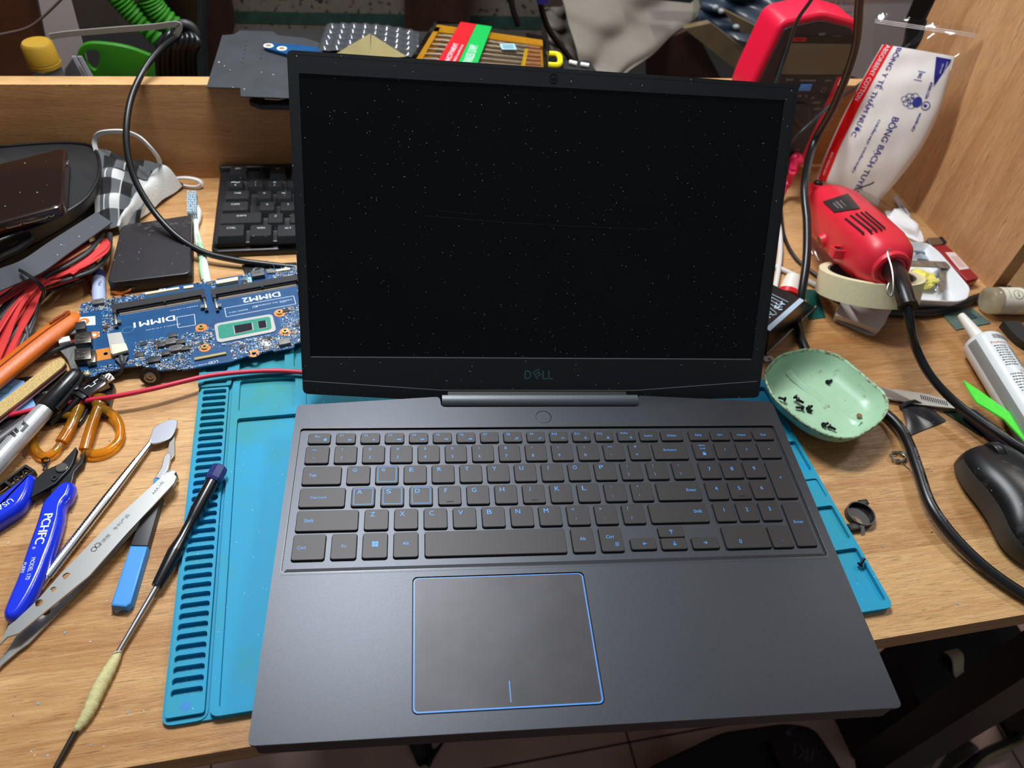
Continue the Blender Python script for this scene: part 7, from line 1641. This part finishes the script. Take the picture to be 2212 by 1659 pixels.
vq([(1404, -30), (1498, -30), (1499, 2), (1492, 8), (1404, -1)], 880, -10, 0, mat('slate_plastic', (44, 42, 48), .4), 'black_device', 'corner of a black device in front of the pale grey sack', 'device', bevel=1.5)
bat = mat('batten_wood', (112, 96, 70), .6, var=.2, vscale=.03)
for pts, lab in ((((1478, 62), (1535, 50), (1665, 150), (1660, 175), (1620, 175)), 'beige wooden batten slanting behind the right of the lid'), (((1560, 20), (1640, 60), (1680, 110), (1650, 130)), 'dull beige batten left of the red multimeter'), (((1400, 100), (1500, 60), (1560, 175), (1400, 175)), 'dark wooden panel under the pale grey sack')):
    vq(pts, 860 if 'slanting' in lab else 880, -12, 0, bat if 'beige' in lab else dkw, 'wooden_batten', lab, 'batten')
bl_m = mat('dark_blue_sack', (24, 40, 58), .4, var=.4, vscale=.02, coat=.3)
sk_ = NB(); Q = [aty(1520, -60, 960), aty(1790, -60, 960), aty(1720, 110, 880), aty(1500, 60, 880)]
grid(sk_, lambda u, v: bil(Q, u, v)+V(0, 10*math.sin(9*u+7*v)+6*math.sin(21*v-8*u), 0), 26, 20, 0, 2); one('dark_blue_sack', sk_, bl_m, 'glossy dark blue plastic sack behind the red multimeter', 'sack', smooth=70)
for k, (x, y) in enumerate(((1545, 16), (1557, 24), (1590, 58))): p = aty(x, y, 850); b = NB(); sphere(b, (p.x, p.y, p.z), 5, 10, 0, .7); one('white_pebble', b, mat('pebble', (150, 156, 158), .4), ('small white blob highest on the blue sack', 'flat white blob just below the highest one', 'white blob beside the slanting batten')[k], 'pebble')
pk = thing('paper_packet', 'white and blue printed packet behind the multimeter and cotton bag', 'packet', V(aty(1860, 60, 640).x, 640, 99))
vq([(1762, -30), (1985, -30), (1940, 80), (1870, 175), (1800, 150)], 640, -8, 0, mat('packet_white', (186, 190, 202), .5), 'packet_front', parent=pk)
vq([(1740, -30), (1764, -30), (1768, 30), (1750, 60)], 639, -3, 0, mat('packet_blue', (30, 28, 110), .5), 'blue_side', parent=pk)
vq([(1775, 22), (1830, 32), (1830, 37), (1774, 27)], 639.5, 0, .4, mat('packet_cyan', (90, 170, 196), .5), 'cyan_line', parent=pk)
vq([(1764, -30), (1985, -30), (1984, -6), (1765, -2)], 639.4, 0, .5, mat('packet_blue', (30, 28, 110)), 'blue_header', parent=pk)
b = NB(); q = aty(1812, 8, 639.5); Mv = Matrix(((1, 0, 0, q.x), (0, 0, -1, q.y), (0, 1, 0, q.z), (0, 0, 0, 1))); txt(b, 'Health & Beauty', Mv, 5, 0, w=46, lift=.5)
for k in range(4): bar(b, -24, -9-k*4, 22, -9-k*4, Mv, .9, 0, .5)
obj('packet_print', b, mat('print_violet', (110, 110, 160), .5), pk)
b = NB(); tube(b, spline([aty(x, y, 600) for x, y in ((2045, -60), (2030, -5), (2010, 30), (1990, 60), (1962, 95), (1940, 130))], 6), 4.5, 12); one('black_hose', b, blk_cable, 'thick black cable dropping behind the cotton bag at the side panel edge', 'cable')
vq([(1975, -40), (2050, -40), (2010, 80), (1950, 80)], 700, -4, 0, black_m, 'backing_board', 'black board behind the cotton bag beside the side panel', 'panel')
# ---- on the floor below
b = NB()
grid(b, lambda u, v: bil((at(868, 1560, -715), at(985, 1560, -715), at(925, 1659, -712), at(900, 1650, -712)), u, v)+V(0, 0, 12*math.sin(6*u)*math.sin(4*v)), 14, 14, 0, 2); one('dark_cloth', b, mat('floor_cloth', (26, 28, 28), .8), 'dark cloth hanging down to a point on the tiled floor', 'cloth')
ZF = -640
fb = [at(*p, ZF).xy for p in ((1395, 1659), (1560, 1580), (1700, 1560), (1760, 1570), (1820, 1659), (1820, 1760), (1380, 1760))]
b = NB(); prism(b, roundpoly(fb, 15), -719.8, ZF, 0, bevel=4); one('black_carton', b, mat('black_carton', (14, 14, 16), .5), 'black box on the floor under the laptop corner', 'box')
pb = thing('power_bank', 'black power bank with a white mark lying on the black box below', 'power bank', V(at(1740, 1640, ZF)))
b = NB(); prism(b, roundpoly([at(*p, ZF+16).xy for p in ((1657, 1603), (1725, 1562), (1860, 1700), (1770, 1780)) ], 14, 5), ZF+.2, ZF+16, 0, bevel=4)
obj('casing', b, mat('powerbank_black', (20, 19, 22), .35), pb)
b = NB(); M = frame(at(1735, 1628, ZF+16.2), (1, -.7, 0))
for a in ((-12, -10, -12, 10), (-6, -10, 6, 10), (6, 10, 6, -10), (6, -10, -6, 10), (12, -6, 12, 12)): bar(b, *a, M, 2.0, 0, .3)
obj('white_mark', b, mat('mark_grey', (70, 70, 72), .5), pb)
b = NB(); p = at(1703, 1584, ZF+16.4); prism(b, circ(p.x, p.y, 4, 16), ZF+16.1, ZF+16.8); obj('indicator', b, mat('indicator_grey', (60, 60, 62), .4), pb)
b = NB(); grid(b, lambda u, v: bil((at(2040, 1410, -500), at(2068, 1404, -500), at(2086, 1448, -500), at(2068, 1462, -500)), u, v)+V(0, 0, 6*math.sin(5*v)), 6, 8, 0, 2); one('crumpled_tissue', b, mat('tissue', (176, 168, 140), .9), 'crumpled tissue lying in the dark below the right of the desk', 'tissue')
b = NB(); box(b, *at(1950, 1560, -560).xy, -719.9, *(at(2150, 1380, -560).xy), -505, 0, bevel=4); one('floor_box', b, mat('black_carton', (14, 14, 16)), 'dark box on the floor under the crumpled tissue', 'box')
b = NB(); grid(b, lambda u, v: bil((at(1960, 1640, -715), at(2060, 1585, -715), at(2110, 1620, -715), at(2000, 1700, -715)), u, v)+V(0, 0, 8*math.sin(5*v+4*u)), 10, 10, 0, 2); one('grey_rag', b, mat('grey_rag', (96, 84, 80), .9), 'dim grey rag on the floor at the lower right', 'cloth')
for k, pts in enumerate((((2230, 1560), (2180, 1600), (2120, 1630), (2060, 1680)), ((2230, 1590), (2170, 1620), (2130, 1640), (2080, 1690)))): b = NB(); tube(b, spline([at(x, y, -700) for x, y in pts], 6), 4 if k else 6, 8); one('floor_cable', b, [mat('tan_cable', (120, 110, 80), .5), blk_cable][1-k], ('thick black cable on the floor at the lower right', 'tan cable on the floor at the lower right corner')[k], 'cable')
